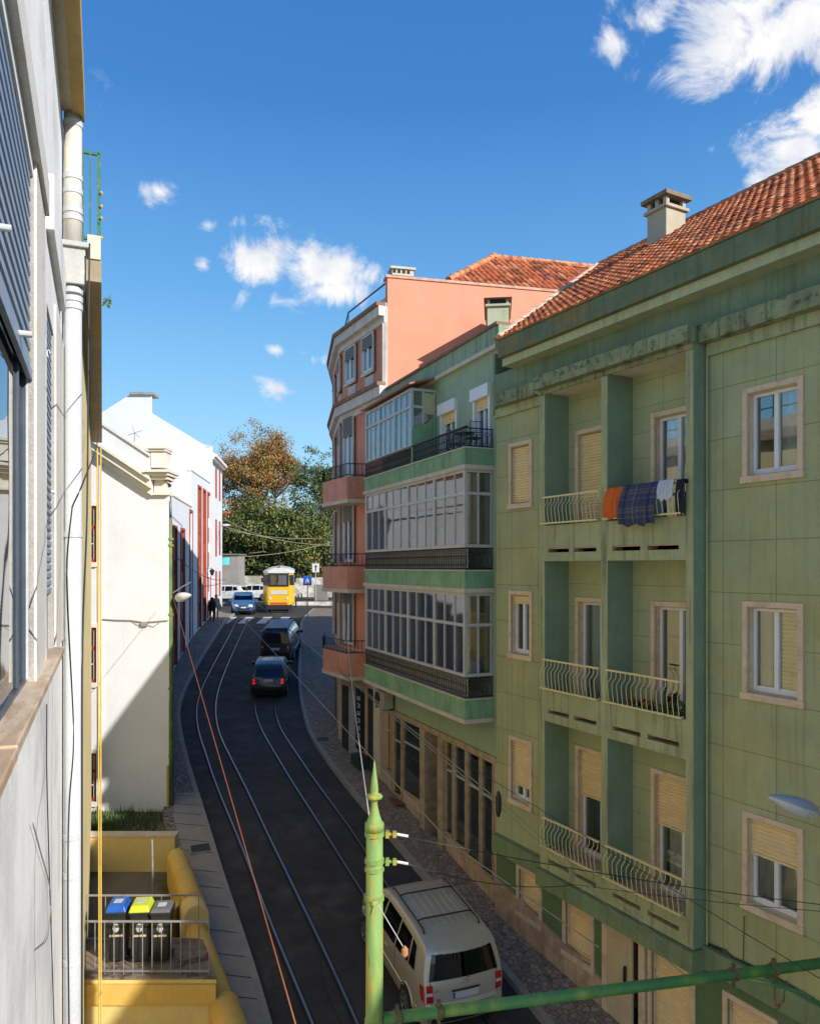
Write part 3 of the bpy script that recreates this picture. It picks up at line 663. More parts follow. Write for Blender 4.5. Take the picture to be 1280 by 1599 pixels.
def band(axis, freq, ph, width, col, prev):
    a = t.nodes.new('ShaderNodeMath'); a.operation = 'MULTIPLY_ADD'; L.new(sx.outputs[axis], a.inputs[0]); a.inputs[1].default_value = freq; a.inputs[2].default_value = ph
    f = t.nodes.new('ShaderNodeMath'); f.operation = 'FRACT'; L.new(a.outputs[0], f.inputs[0]); c = t.nodes.new('ShaderNodeMath'); c.operation = 'LESS_THAN'; L.new(f.outputs[0], c.inputs[0]); c.inputs[1].default_value = width
    g = t.nodes.new('ShaderNodeMath'); g.operation = 'MULTIPLY'; L.new(c.outputs[0], g.inputs[0]); g.inputs[1].default_value = .7
    m = t.nodes.new('ShaderNodeMixRGB'); L.new(g.outputs[0], m.inputs[0]); L.new(prev, m.inputs[1]); m.inputs[2].default_value = (*col, 1); return m.outputs[0]
p = band('Z', 3.2, .1, .16, (.14, .12, .10), base_s); p = band('Z', 6.4, .55, .07, (.20, .05, .07), p); p = band('Z', 6.4, .72, .05, (.3, .28, .25), p); p = band('X', 3.5, .2, .05, (.2, .18, .16), p); p = band('X', 3.5, .5, .12, (.02, .025, .05), p)
L.new(p, bs_.inputs['Base Color'])
oz = lambda px, py: R.z_(px, py, oF+.08)
cloth('towel', SF(948), SF(981), zt, oz(960, 811), oc, mat('orange_cloth', (.70, .14, .015), .9, .15, 8, .2, 60), 'orange cloth hung over the upper loggia railing', 'towel', wav=.018, bulge=.09)
cloth('blanket', SF(977), SF(1031), zt+.01, oz(1000, 822), oc+.02, plaid, 'dark blue plaid blanket drying over the upper loggia railing', 'blanket', wav=.03, bulge=.16)
cloth('shirt', SF(1031), SF(1053), zt+.01, oz(1040, 783), oc+.01, mat('white_cloth', (.62, .62, .66), .9, .1, 8, .2, 60), 'small white cloth hanging right of the plaid blanket', 'laundry', wav=.02, bulge=.06)
cloth('towel', SF(1057), SF(1069), zt, oz(1060, 805), oc, mat('black_cloth', (.02, .022, .03), .9, .1, 8, .2, 60), 'black cloth at the right end of the laundry railing', 'towel', wav=.01, bulge=.03)
# plants
leafm = [mat('leaf_dark', (.03, .07, .02), .6, .3, 9, 0), mat('leaf_green', (.06, .13, .03), .6, .3, 9, 0), mat('leaf_light', (.12, .19, .05), .6, .3, 9, 0)]
def leaves(b, c, rad, n, size, mis=(0, 1, 2), squash=1):
    for _ in range(n):
        d = Vector(np.random.normal(size=3)).normalized()*(random.random()**.4); p = Vector(c)+Vector((d.x*rad, d.y*rad, d.z*rad*squash))
        a = Vector(np.random.normal(size=3)).normalized(); e = a.cross(Vector(np.random.normal(size=3))).normalized(); sz = size*random.uniform(.6, 1.3)
        b.add([p-a*sz, p+e*sz*.45, p+a*sz, p-e*sz*.45], [(0, 1, 2, 3)], random.choice(mis))
def plant(fr, s, o, z, r, h, lab, potc, flower=None, group=None):
    root = empty('potted_plant', fr.world(s, o, z), fr.rz, lab, 'plant', group)
    MB().lathe((0, 0, 0), [(.07, 0), (.10, .16), (.11, .16), (.11, .19), (.09, .19)], 12).build('pot', potc, root)
    b = MB(); leaves(b, (0, 0, .19+h/2), r, 170, .045, (0, 1, 2), h/2/r)
    for i in range(6): b.tube([(0, 0, .17), (random.uniform(-r, r)*.6, random.uniform(-r, r)*.6, .19+h*.8)], .005, 4, 0)
    b.build('foliage', leafm, root, recalc=False)
    if flower:
        b = MB(); leaves(b, (0, 0, .19+h*.7), r*.9, 40, .03, (0,), .5); b.build('flowers', flower, root, recalc=False)
terra = mat('terracotta', (.42, .17, .08), .8, .1, 4, 0); redf = mat('red_flower', (.6, .04, .03), .6, 0, bump=0)
x0, x1 = bay[1]; fl = levels[1]['sb']+.32
pp = lambda f: (x0+(x1-x0)*f) if dirn > 0 else (x1-(x1-x0)*f)
plant(R, pp(.25), oF-.22, fl, .13, .25, 'potted plant with red flowers, left one behind the middle railing', terra, redf)
plant(R, pp(.44), oF-.2, fl, .12, .3, 'potted plant with red flowers beside a white planter', terra, redf)
plant(R, pp(.68), oF-.2, fl, .16, .34, 'green plant in a pale pot behind the middle loggia railing', mat('pale_pot', (.6, .5, .4), .7, .1, 4, 0))
plant(R, pp(.9), oF-.2, fl, .17, .42, 'tall dark green plant at the right end of the middle loggia', mat('dark_pot', (.08, .07, .07), .7, .1, 4, 0))
# ================= MIDDLE GREEN BUILDING WITH GLAZED VERANDAS =================
M = Fr(-.418, (9.32-.418*20, 20)); M2 = M
mcol = (.30, .39, .26)
mG = mat('mint_render', mcol, .85, .14, .9, .15, 35, streak=.25, joint=dict(w=1.4, h=.9, m=.004, d=.75, v=.97))
mP = mat('mint_parapet', (.26, .35, .23), .85, .22, 1.2, .15, 35, streak=.75)
mB = mat('mint_balcony', (.20, .36, .19), .8, .2, 1.2, .1, 30, streak=.45, col2=(.16, .30, .16), c2s=2)
creamst = mat('cream_stone', (.55, .48, .36), .75, .16, 2, .1, streak=.2)
steel = mat('aged_aluminium', (.46, .45, .42), .5, .12, 4, .05)
iron = mat('wrought_iron', (.018, .019, .02), .55, .1, 6, 0)
brownm = mat('brown_coping', (.24, .13, .07), .8, .3, 3, .2)
MG = M.root('apartment_building', label='narrow mint green building with glazed verandas over stone shopfronts', cat='building')
m_a, m_b = M.sY(17.42), M.sY(23.97)       # near, far  (a<b)
OB = .738                                  # balcony projection
bs = lambda px: M.s_(px, OB)
n_ = bs(726); f_ = bs(569)
def MZ(py, px=726, o=OB): return M.z_(px, py, o)
# wall with 4th floor doors and shop openings
d4 = [(M.s_(739, 0), M.s_(766, 0)), (M.s_(688, 0), M.s_(714, 0))]
z4 = H+2.72
def MR(x0, x1): a, c = M.s_(x0, 0), M.s_(x1, 0); return min(a, c), max(a, c)
shop_band = H-4.38
sh = [(599, 610, 1.1), (615, 627, .1), (629, 659, .9), (696, 707, .9), (710, 727, .9), (730, 749, .9), (752, 770, .9)]
def mtop(s): return gz(M.world(s, 0, 0).y)+.13
holes = []; shops = []
for (x0, x1, up_) in sh:
    a, c = MR(x0, x1); zb = mtop((a+c)/2)+(.55 if up_ > .5 else .12); h_ = (a+.0, c-.0, zb, shop_band-.12, .07); holes.append(h_); shops.append(h_)
a, c = MR(667, 689); rec = (a, c, H-8, shop_band-.1, 1.2); holes.append(rec)
b = MB()
wall_holes(b, m_a, m_b, H-3.4, H+5.0, [(min(p)+.08, max(p)-.08, z4, H+4.15, .5) for p in d4], 0, mi_back=1)
wall_holes(b, m_a, m_b, H-8.6, H-4.5, holes, 0, mi=2, mi_rev=2, mi_back=1)
b.box(m_a, m_b, -.4, 0, H-4.5, H-3.4, 0)
b.build('wall', [mG, dark, basem], MG)
MB().box(m_a+.1, m_b, -11, -1.3, H-9, H+4.9).build('rear_wall', mG, MG)
MB().box(m_a, m_b, -.35, .03, H+5.04, H+5.5).build('parapet', mP, MG)
MB().box(m_a, m_b, -.02, .12, H+4.96, H+5.06).build('string_course', creamst, MG)
MB().box(m_a-.0, m_b, -.42, .09, H+5.5, H+5.57).build('coping', brownm, MG)
b = MB(); tiled(b, (m_a+.1, -.5, H+5.30), (1, 0, 0), (0, -math.cos(.42), math.sin(.42)), int((m_b-m_a-.1)/.21), 12, .21, .33)
b.build('tiled_roof', [tileR, tileB, tileC], MG, recalc=False)
_P = W3(777, 461, 23.5); _o = M.N.dot(_P.xy-M.O); _s = M.T.dot(_P.xy-M.O)
ch_ = chimney(M, MG, 777, 461, 520, 1.9, _o, mat('pale_green_chimney', (.46, .46, .30), .85, .12, 2, .1, streak=.2), tile=True, d=.62)
ch_.matrix_local = Matrix.Translation((_s, _o, -.30)) @ Matrix.Rotation(math.radians(-29), 4, 'Z') @ Matrix.Translation((-_s, -_o, 0))
for (u, v) in d4:
    w_ = window(MG, u, v, z4, H+4.25, 0, door=True, name='balcony_door', shut=.28, curtain=(.0, .5, curt2), sur=.09, sur_m=alu, depth=.14)
    MB().box(min(u, v)-.02, max(u, v)+.02, .0, .10, H+3.98, H+4.27).build('shutter_box', alu, w_)
# balconies
lv = [(MZ(699), MZ(725)), (MZ(892), MZ(919)), (MZ(1094), MZ(1124))]
for i, (zt_, zb_) in enumerate(lv):
    b = MB(); b.box(n_, f_, -.01, OB, zb_, zt_); b.box(n_-.03, f_+.01, -.01, OB+.03, zt_, zt_+.03, 1); b.box(n_-.04, f_+.01, -.01, OB+.04, zb_-.10, zb_, 2)
    b.build('balcony_slab', [mB, creamst, creamst], MG)
def ironwork(b, A, B, z0, z1, o_r=.012):
    """scrolled wrought iron between local points A,B (s,o)"""
    A, B = Vector(A), Vector(B); Ln = (B-A).length; u = (B-A)/Ln; n = max(2, int(Ln/.13)); h_ = z1-z0
    for z in (z0+.03, z1-.015): b.tube([(A.x, A.y, z), (B.x, B.y, z)], .014, 4)
    b.tube([(A.x, A.y, z1-h_*.24), (B.x, B.y, z1-h_*.24)], .008, 4)
    for i in range(n+1):
        p = A+u*(Ln*i/n); b.tube([(p.x, p.y, z0), (p.x, p.y, z1)], .009, 4)
        if i < n:
            c = A+u*(Ln*(i+.5)/n); zc = z0+h_*.42; r = Ln/n*.42
            pts = []
            for k in range(9):
                t = k/8*2*math.pi; q = c+u*(r*math.cos(t)); pts.append((q.x, q.y, zc+h_*.27*math.sin(t)))
            b.tube(pts, .008, 4)
            b.tube([(c.x, c.y, z0+.03), (c.x, c.y, z1-h_*.24)], .006, 4)
            t0 = c+u*(r*.6); t1 = c-u*(r*.6); b.tube([(t1.x, t1.y, z1-h_*.2), (c.x, c.y, z1-.04), (t0.x, t0.y, z1-h_*.2)], .006, 4)
rails_ = [(lv[0][0]+.03, MZ(666)), (lv[1][0]+.03, MZ(855)), (lv[2][0]+.03, MZ(1059))]
for i, (z0, z1) in enumerate(rails_):
    b = MB(); ironwork(b, (n_+.03, OB-.04), (f_-.03, OB-.04), z0, z1); ironwork(b, (n_+.03, .02), (n_+.03, OB-.04), z0, z1)
    if i: MB().box(n_+.1, f_-.05, OB-.13, OB-.12, z0, z1).build('low_panel', mat('low_panel', (.50, .49, .45), .7, .3, 3, 0), MG)
    if i == 0: b.box(n_, f_, OB-.07, OB-.01, z1, z1+.03)
    b.build('iron_railing', iron, MG)
# glazed verandas
def veranda(s0, s1, z0, z1, split_f, nf, ng=1, zside=None, name='veranda', curtain_side=None, blinds=None, lean=None):
    """s0 near end, s1 far end"""
    fr_ = MB(); oo = OB-.05; t = .035; zm = z0+(z1-z0)*split_f
    for z in (z0, zm, z1): fr_.box(s0, s1, oo-.035, oo+.035, z-t, z+t); fr_.box(s0-.0, s0+.07, .0, oo-.035, z-t, z+t)
    N_ = nf*ng
    for i in range(N_+1):
        s = s0+(s1-s0)*i/N_; tt = .045 if i % nf == 0 else .018; dz = .034 if i % nf == 0 else .022
        s = min(max(s, s0+tt), s1-tt)
        fr_.box(s-tt, s+tt, oo-dz, oo+dz, z0+t, zm-t); fr_.box(s-tt, s+tt, oo-dz, oo+dz, zm+t, z1-t)
    for o_ in (.0, oo*.5, ): fr_.box(s0+.015, s0+.055, o_, o_+.05, z0+t, z1-t)
    w_ = fr_.build(name, steel, MG)
    b = MB(); b.box(s0+.03, s1, oo-.004, oo+.004, z0, z1); b.box(s0+.03, s0+.037, .0, oo-.005, z0, z1)
    b.build('pane', gl_lt, w_)
    b = MB(); k_ = (s1-s0)/(nf*ng)
    for i in range(nf*ng):
        if random.random() < .62: aa = s0+k_*(i+.06); b.quad((aa, oo-.12, z0+.05), (aa+k_*.88, oo-.12-random.uniform(0, .06), z0+.05), (aa+k_*.88, oo-.12, z1-.05), (aa, oo-.12, z1-.05))
    b.build('net_curtain', mat('net_curtain', (.66, .64, .58), .9, .2, 9, 0, stretch=(1, 1, .1)), w_)
    b = MB(); b.quad((s0, .012, z0), (s1, .012, z0), (s1, .012, z1), (s0, .012, z1)); b.build('inner_wall', mat('veranda_wall', (.30, .28, .24), .9, .3, 1.5, 0, col2=(.15, .14, .12), c2s=1.2, c2t=.58), w_)
    return w_
v3 = veranda(n_+.05, f_-.02, MZ(855)+.04, MZ(731)-.04, .70, 3, 4)
v2 = veranda(n_+.05, f_-.02, MZ(1059)+.04, MZ(926)-.04, .62, 3, 4)
vs = bs(641); v4 = veranda(vs, f_-.02, MZ(696, 641)+.0, MZ(607, 641), .70, 3, 3)
# 3rd floor curtains, 2nd floor blind and stored things on the balcony side
b = MB(); k = 0; o_ = OB-.16
for i in range(60):
    s = n_+.1+(f_-n_-.2)*i/59; b.v.append((s, o_+.02*math.sin(i*1.9), MZ(855)+.1)); b.v.append((s, o_+.02*math.sin(i*1.9), MZ(731)-.1))
for i in range(59):
    if i % 20 in (19,): continue
    b.f.append((2*i, 2*i+1, 2*i+3, 2*i+2)); b.m.append(0)
b.build('curtain', mat('sheer_curtain', (.66, .63, .56), .9, .12, 10, 0, stretch=(1, 1, .1)), v3)
b = MB()
for i in range(14):
    b.v.append((n_+.12+.02*math.sin(i*2), .05+(OB-.2)*i/13, MZ(855)+.1)); b.v.append((n_+.12+.02*math.sin(i*2), .05+(OB-.2)*i/13, MZ(731)-.1))
for i in range(13): b.f.append((2*i, 2*i+1, 2*i+3, 2*i+2)); b.m.append(0)
b.build('curtain', mat('brown_curtain', (.22, .17, .14), .9, .2, 10, 0, stretch=(1, 1, .1)), v3)
b = MB(); slats(b, n_+1.2, n_+.2, .06, MZ(1050), MZ(960), .06); b.build('shutter', slatm, v2)
b = MB(); b.box(n_+.2, n_+.6, .2, .55, MZ(1059), MZ(1059)+.35); b.box(n_+.8, n_+1.3, .15, .4, MZ(1059), MZ(1059)+.5, 1); b.build('stored_boxes', [mat('blue_plastic', (.03, .12, .35), .5, .1, 3, 0), mat('cardboard', (.30, .2, .12), .9, .1, 3, 0)], v2, bevel=.02)
# top box veranda: tiled lean roof, solid panel
b = MB(); b.add([(vs-.18, OB+.12, MZ(600, 641)), (f_+.02, OB+.12, MZ(600, 641)), (f_+.02, -.01, MZ(600, 641)+.26), (vs-.18, -.01, MZ(600, 641)+.26), (vs-.18, OB+.12, MZ(600, 641)-.05), (f_+.02, OB+.12, MZ(600, 641)-.05), (f_+.02, -.01, MZ(600, 641)+.2), (vs-.18, -.01, MZ(600, 641)+.2)],
        [(0, 1, 2, 3), (4, 5, 6, 7), (0, 1, 5, 4), (0, 3, 7, 4), (1, 2, 6, 5)])
b.build('veranda_roof', mat('rusty_roof', (.30, .12, .07), .8, .3, 3, .2), v4)
b = MB(); pz = M.z_(641, 668, OB); b.prism([(vs+.0, .0, lv[0][0]), (vs+.0, OB-.02, lv[0][0]), (vs+.0, OB-.02, pz-.05), (vs, OB-.2, pz+.1), (vs, .3, pz+.12), (vs, .15, pz+.28), (vs, 0, pz+.3)], (-.06, 0, 0)); b.build('partition', mB, v4)
b = MB(); b.box(vs-.01, vs+.02, .04, OB*.5, pz+.4, MZ(612, 641)); b.build('curtain', mat('yellow_blind', (.48, .44, .22), .8, .1, 3, 0), v4)
# round table and chairs on the top balcony
met = mat('black_garden_metal', (.02, .02, .022), .5, 0, bump=0)
tb = empty('garden_table', M.world(n_+.75, .38, lv[0][0]+.03), M.rz, 'small black garden table on the top mint balcony', 'table')
MB().lathe((0, 0, .42), [(.22, 0), (.23, .02)], 14).build('table_top', met, tb)
for k in range(3): MB().tube([(.15*math.cos(k*2.1), .15*math.sin(k*2.1), .42), (.19*math.cos(k*2.1), .19*math.sin(k*2.1), 0)], .012, 5).build('leg', met, tb)
for i, ds_ in enumerate((.35, 1.25)):
    ch = empty('garden_chair', M.world(n_+ds_, .36, lv[0][0]+.03), M.rz+(0, math.pi)[i], ('black garden chair at the near end of the top mint balcony', 'black garden chair on the far side of the small balcony table')[i], 'chair', 'garden chairs on the balcony')
    MB().box(-.17, .17, -.17, .17, .25, .27).build('seat', met, ch)
    b = MB(); b.tube([(-.17, -.16, .27), (-.19, -.16, .62), (-.19, .16, .62), (-.17, .16, .27)], .012, 5); [b.tube([(-.17, y, .27), (-.19, y, .62)], .007, 4) for y in (-.08, 0, .08)]; b.build('backrest', met, ch)
    for (x, y) in ((-.16, -.16), (.16, -.16), (-.16, .16), (.16, .16)): MB().tube([(x, y, 0), (x, y, .26)], .011, 5).build('leg', met, ch)
# shopfront: stone posts and frames
b = MB(); b.box(m_a, m_b, -.02, .07, shop_band-.12, shop_band+.02)
stb = mat('brown_shop_stone', (.40, .30, .19), .7, .2, 3, .15, 40, streak=.2, col2=(.30, .22, .14), c2s=4); b.build('shop_lintel', stb, MG)
sgl = glass('shop_glass', (.85, .88, .88), .2)
shopcurt = mat('grey_shop_blind', (.30, .34, .32), .8, .2, 2, 0)
for h_ in shops:
    b = MB(); a, c, e, f = h_[:4]; q = .05
    q = .03; b.box(a-.02, a+q, -.06, .02, e-.02, f); b.box(c-q, c+.02, -.06, .02, e-.02, f); b.box(a+q, c-q, -.06, .015, f-.05, f); b.box(a-.02, c+.02, -.06, .05, e-.06, e)
    w_ = b.build('shop_window', stb, MG, bevel=.004)
    MB().box(a+q, c-q, -.04, -.03, e, f-.05).build('pane', sgl, w_)
    MB().box(a+q, c-q, -.062, -.055, e, e+(f-e)*.93).build('blind', shopcurt, w_)
    b = MB(); b.box(a+q, c-q, -.05, -.01, e+(f-e)*.66, e+(f-e)*.66+.04); b.build('transom', steel, w_)
for px in (612, 628, 661, 692):
    s = M.s_(px, 0); MB().box(s-.035, s+.035, 0, .045, H-8.6, shop_band-.12).build('stone_post', stb, MG)
for (x0, x1) in ((660, 668), (688, 696)):
    a, c = MR(x0, x1); MB().box(a, c, -.3, .10, H-8.6, shop_band-.1).build('stone_pier', stb, MG)
# air conditioner
ac = empty('air_conditioner', M.world((M.s_(600, .2)), 0, M.z_(600, 1104, .2)), M.rz, 'box air conditioner under the lowest mint balcony', 'air conditioner')
MB().box(-.42, .42, .06, .38, 0, .52).build('casing', mat('dirty_white_casing', (.34, .32, .27), .7, .3, 3, .1, streak=.4), ac, bevel=.02)
MB().lathe((0, 0, 0), [(.2, 0), (.2, .02), (.03, .025)], 20).build('fan_grille', met, ac).matrix_local = Matrix.Translation((.12, .38, .26)) @ Matrix.Rotation(-math.pi/2, 4, 'X')
MB().box(-.36, -.32, 0, .36, -.06, 0).box(.32, .36, 0, .36, -.06, 0).build('bracket', met, ac)
dm = MB().box(-.35, .35, -.22, .22, 0, .02).build('door_mat', mat('rust_mat', (.20, .075, .03), .95, .2, 20, .3)); p = hit(622, 1252, .15); dm.location = p; dm.rotation_euler = (math.atan(.14), 0, M.rz-math.pi/2*0); tag(dm, 'rust brown door mat on the pavement by the shop door', 'door mat')

# ================= PINK BUILDING =================
pk = (.60, .235, .155)
pM = mat('salmon_render', (.62, .255, .165), .85, .12, .8, .15, 30, streak=.18)
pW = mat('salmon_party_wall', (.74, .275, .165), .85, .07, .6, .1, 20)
pkF = mat('salmon_pilaster', (.58, .22, .15), .85, .1, 1, .1)
whst = mat('white_stone_trim', (.58, .54, .47), .75, .16, 2, .15, streak=.3)
pst = mat('beige_ground_floor', (.44, .33, .22), .8, .2, 1.2, .15, 30, streak=.35, joint=dict(w=1.1, h=.8, m=.008, d=.5))
PKpts = [(-.70, 24.0), (-2.40, 27.4), (-2.98, 31.0), (-3.12, 34.5), (-2.8, 37.0), (-2.0, 39.5)]
PG = empty('apartment_building', (-.7, 24, 0), 0, 'salmon pink corner building with a curved street front and white cornices', 'building')
O2 = Vector((-.7, 24, 0))
def pkstrip(name, z0, z1, off0, off1, mt, i0=0, i1=None, fine=1, lip=None):
    """band following the curved front between offsets off0..off1"""
    P = [Vector((*p, 0)) for p in PKpts[i0:i1]]; pts = []
    def cr(p0, p1, p2, p3, t): return .5*((2*p1)+(-p0+p2)*t+(2*p0-5*p1+4*p2-p3)*t*t+(-p0+3*p1-3*p2+p3)*t**3)
    Q = [2*P[0]-P[1]]+P+[2*P[-1]-P[-2]]
    for k in range(len(P)-1):
        for j in range(fine): pts.append(cr(Q[k], Q[k+1], Q[k+2], Q[k+3], j/fine))
    pts.append(P[-1]); b = MB(); sec = []
    for i, p in enumerate(pts):
        d = (pts[min(i+1, len(pts)-1)]-pts[max(i-1, 0)]).normalized(); n = Vector((-d.y, d.x, 0))
        for (o, z) in ((off0, z0), (off1, z0), (off1, z1), (off0, z1)): b.v.append(p+n*o+Vector((0, 0, z))-O2)
    for i in range(len(pts)-1):
        for k in range(4): a = i*4; b.f.append((a+k, a+(k+1) % 4, a+4+(k+1) % 4, a+4+k)); b.m.append(0)
    b.f += [(0, 1, 2, 3), tuple(len(b.v)-4+i for i in range(4))]; b.m += [0, 0]
    return b.build(name, mt, PG)
zc1, zc2 = H+8.25, H+5.75
pkstrip('ground_floor_wall', H-8, H-2.9, -.4, 0, pst); pkstrip('wall', H-2.9, zc1-.3, -.4, 0, pM)
pkstrip('cornice', zc1-.62, zc1-.42, -.1, .12, whst); pkstrip('cornice', zc1-.42, zc1-.12, -.1, .30, whst); pkstrip('cornice_edge', zc1-.12, zc1, -.2, .38, brownm)
pkstrip('cornice', zc2-.62, zc2-.42, -.1, .12, whst); pkstrip('cornice', zc2-.42, zc2-.1, -.1, .28, whst); pkstrip('cornice_edge', zc2-.1, zc2+.02, -.1, .36, brownm)
pkstrip('parapet', zc1, zc1+.35, -.35, -.15, whst)
pkstrip('stone_band', H-2.98, H-2.80, -.05, .07, stone)
# terrace rail
b = MB(); q = [Vector((*p, 0))-O2 for p in PKpts[:4]]
for p in q: b.tube([p+Vector((.2, .1, zc1+.3)), p+Vector((.2, .1, zc1+.85))], .02, 5)
b.tube([p+Vector((.2, .1, zc1+.85)) for p in q], .03, 5); b.build('terrace_rail', mat('dark_rail', (.04, .05, .08), .5, 0, bump=0), PG)
# party wall & roof
pd = Vector((.975, .22, 0)).normalized()
pc = Vector((0, 0, 0)); L_ = 12
zt1 = H+9.1
b = MB(); b.prism([pc+Vector((0, 0, H-8)), pc+pd*L_+Vector((0, 0, H-8)), pc+pd*L_+Vector((0, 0, zt1-.05)), pc+pd*.8+Vector((0, 0, zt1-.05)), pc+Vector((0, 0, zt1))], Vector((-pd.y, pd.x, 0))*.35)
b.build('party_wall', pW, PG)
b = MB(); b.prism([pc-pd*.05+Vector((.0, -.04, zt1-.06)), pc+pd*L_+Vector((0, -.04, zt1-.1)), pc+pd*L_+Vector((0, -.04, zt1-.02)), pc-pd*.05+Vector((0, -.04, zt1+.02))], Vector((-pd.y, pd.x, 0))*.43)
b.build('wall_coping', mat('tile_coping', (.55, .33, .22), .8, .3, 5, .2), PG)
b = MB(); b.prism([(-.03, -.03, H-2.9), (-.03, .28, H-2.9), (-.03, .28, zc1), (-.03, -.03, zc1)], (-.06, .0, 0)); b.box(-.16, -.0, -.02, .16, H+2.9, zc1-.6)
b.build('corner_strip', whst, PG)
b = MB(); b.box(-3.0, 12, .2, 10, H-8, zt1-.3)
bk = MB(); bk.add([(0.2, .3, H-8), (12, 2.9, H-8), (12, 16, H-8), (-1.2, 15, H-8), (-2.2, 9, H-8), (-1.0, 3.7, H-8), (0.2, .3, zc1), (12, 2.9, zc1+.6), (12, 16, zc1), (-1.2, 15, zc1), (-2.2, 9, zc1), (-1.3, 3.7, zc1)],
    [(0, 1, 7, 6), (1, 2, 8, 7), (2, 3, 9, 8), (3, 4, 10, 9), (4, 5, 11, 10), (5, 0, 6, 11), (6, 7, 8, 9, 10, 11)]).build('rear_wall', pM, PG)
# hip roof
e0 = W3(700, 440, 25.6)-O2; e1 = W3(945, 452, 28.2)-O2; a0 = W3(770, 404, 28.4)-O2; a1 = W3(940, 421, 30.5)-O2
b = MB(); U = (e1-e0).normalized(); Vv = (a0-e0); Vv = (Vv-U*Vv.dot(U)).normalized(); Lv = (a0-e0-U*(a0-e0).dot(U)).length; aU = (a0-e0).dot(U)
tiled(b, e0-Vv*.2, U, Vv, int((e1-e0).length/.24), int(Lv/.38)+1, .24, .38, clip=lambda u, v: u > aU*(v-.2)/Lv-.13, hgt=.075)
bkk = MB().add([e0, e1, a1, a0, a0+Vector((-1.5, 4, -1.5)), a1+Vector((0, 5, -1.8))], [(0, 1, 2, 3), (0, 3, 4), (3, 2, 5, 4)])
bkk.build('roof_deck', tileC, PG)
b.build('tiled_roof', [tileR, tileB, tileC], PG, recalc=False)
b = MB(); ridge(b, e0+Vector((0, -.05, .05)), a0+Vector((0, 0, .08)), .11, 0); ridge(b, a0+Vector((0, 0, .08)), a1+Vector((0, 0, .08)), .11, 0); b.lathe(a0+Vector((0, 0, .02)), [(.16, 0), (.17, .12), (.06, .2)], 8)
b.build('ridge_tiles', [tileB], PG)
b = MB(); v0 = pc+pd*.15; b.obox(v0+pd*.3+Vector((0, .15, zt1+.12)), pd*.34, Vector((-pd.y, pd.x, 0))*.2, (0, 0, .10)); b.obox(v0+pd*.3+Vector((0, .15, zt1+.25)), pd*.4, Vector((-pd.y, pd.x, 0))*.25, (0, 0, .035))
b.build('chimney', creamst, PG)
b = MB(); [b.obox(v0+pd*(.07+.15*k)+Vector((0, -.055, zt1+.14)), pd*.045, (0, .01, 0), (0, 0, .05)) for k in range(4)]; b.build('vent', dark, PG)
# windows on front; each placed on the local tangent
def pkwin(px, zb, zt_, w, name='window', shut=.3, door=False, apron=True, seg=None):
    # find facade point for px
    best = None
    for k in range(len(PKpts)-1):
        A, B = Vector(PKpts[k]), Vector(PKpts[k+1]); u = (px-CX)/FPX
        for j in range(41):
            p = A+(B-A)*j/40; e = abs(p.x/p.y-u)
            if p.y < 33.2 and (best is None or e < best[0]): best = (e, p, (B-A).normalized())
    p, d = best[1], best[2]; rz = math.atan2(-d.y, -d.x)
    # local frame: x away, y outward
    n = Vector((-d.y, d.x)); T_ = Vector((n.y, -n.x)); h_ = empty('tmp', (0, 0, 0)); 
    o = window(h_, -w/2, w/2, zb, zt_, .10, shut=shut, sur=.065, depth=.07, door=door, sur_m=whst, name=name, curtain=(0, .5, curt2), shut_m=mat('grey_shutter', (.16, .17, .16), .6, .1, 4, 0))
    o.parent = PG; o.location = (p.x-O2.x, p.y-O2.y, 0); o.rotation_euler = (0, 0, math.atan2(T_.y, T_.x)); bpy.data.objects.remove(h_)
    MB().box(-w/2+.1, w/2-.1, -.04, .02, zb, zt_).build('backing', dark, o)
    if apron: MB().box(-w*.36, w*.36, .0, .05, zb-.42, zb-.05).build('apron', whst, o)
    return o, p, n
def zP(py, px, Y=None): return H-(py-HY)/FPX*Y
for px, Yl in ((578, 25.1), (550, 26.6)): pkwin(px, zc2+.55, zc2+1.85, .95)
pkwin(533, zc2+.55, zc2+1.85, .9); pkwin(524, zc2+.55, zc2+1.85, .9)
fl_z = [H+2.95, H+.0, H-2.85]
for i, z in enumerate(fl_z):
    pkwin(547, z+.15, z+2.3, 1.0, 'balcony_door', door=True, apron=False); pkwin(533, z+.2, z+2.2, .8, apron=False, name='window'); pkwin(523, z+.2, z+2.2, .8, apron=False)
# balconies: slab with bowed front and iron rail
for i, z in enumerate(fl_z):
    P_ = [Vector((-1.45, 25.2)), Vector((-2.05, 25.05)), Vector((-3.05, 26.9)), Vector((-3.1, 28.0)), Vector((-2.62, 27.8))]
    zt_, zb_ = z-.0+.0, z-.74
    pl = [Vector((p.x, p.y, zb_))-O2 for p in P_]
    b = MB(); b.prism(pl, (0, 0, zt_-zb_)); c_ = sum(pl, Vector())/5
    sl = b.build('balcony', mat('salmon_balcony', (.60, .27, .17), .8, .2, 1.5, .1, streak=.4), PG)
    b = MB(); b.prism([c_+(p-c_)*1.07-Vector((0, 0, .12)) for p in pl], (0, 0, .12)); b.build('slab_edge', creamst, sl)
    b = MB(); zz = zt_
    for k in range(3):
        A, B = pl[k]-Vector((0, 0, zb_)), pl[k+1]-Vector((0, 0, zb_)); n = int((B-A).length/.12)
        for zr in (zz+.05, zz+.42): b.tube([A+Vector((0, 0, zr)), B+Vector((0, 0, zr))], .016, 4)
        for j in range(n+1): q_ = A+(B-A)*j/n; b.tube([q_+Vector((0, 0, zz)), q_+Vector((0, 0, zz+.42))], .009, 4)
    b.build('iron_railing', iron, sl)
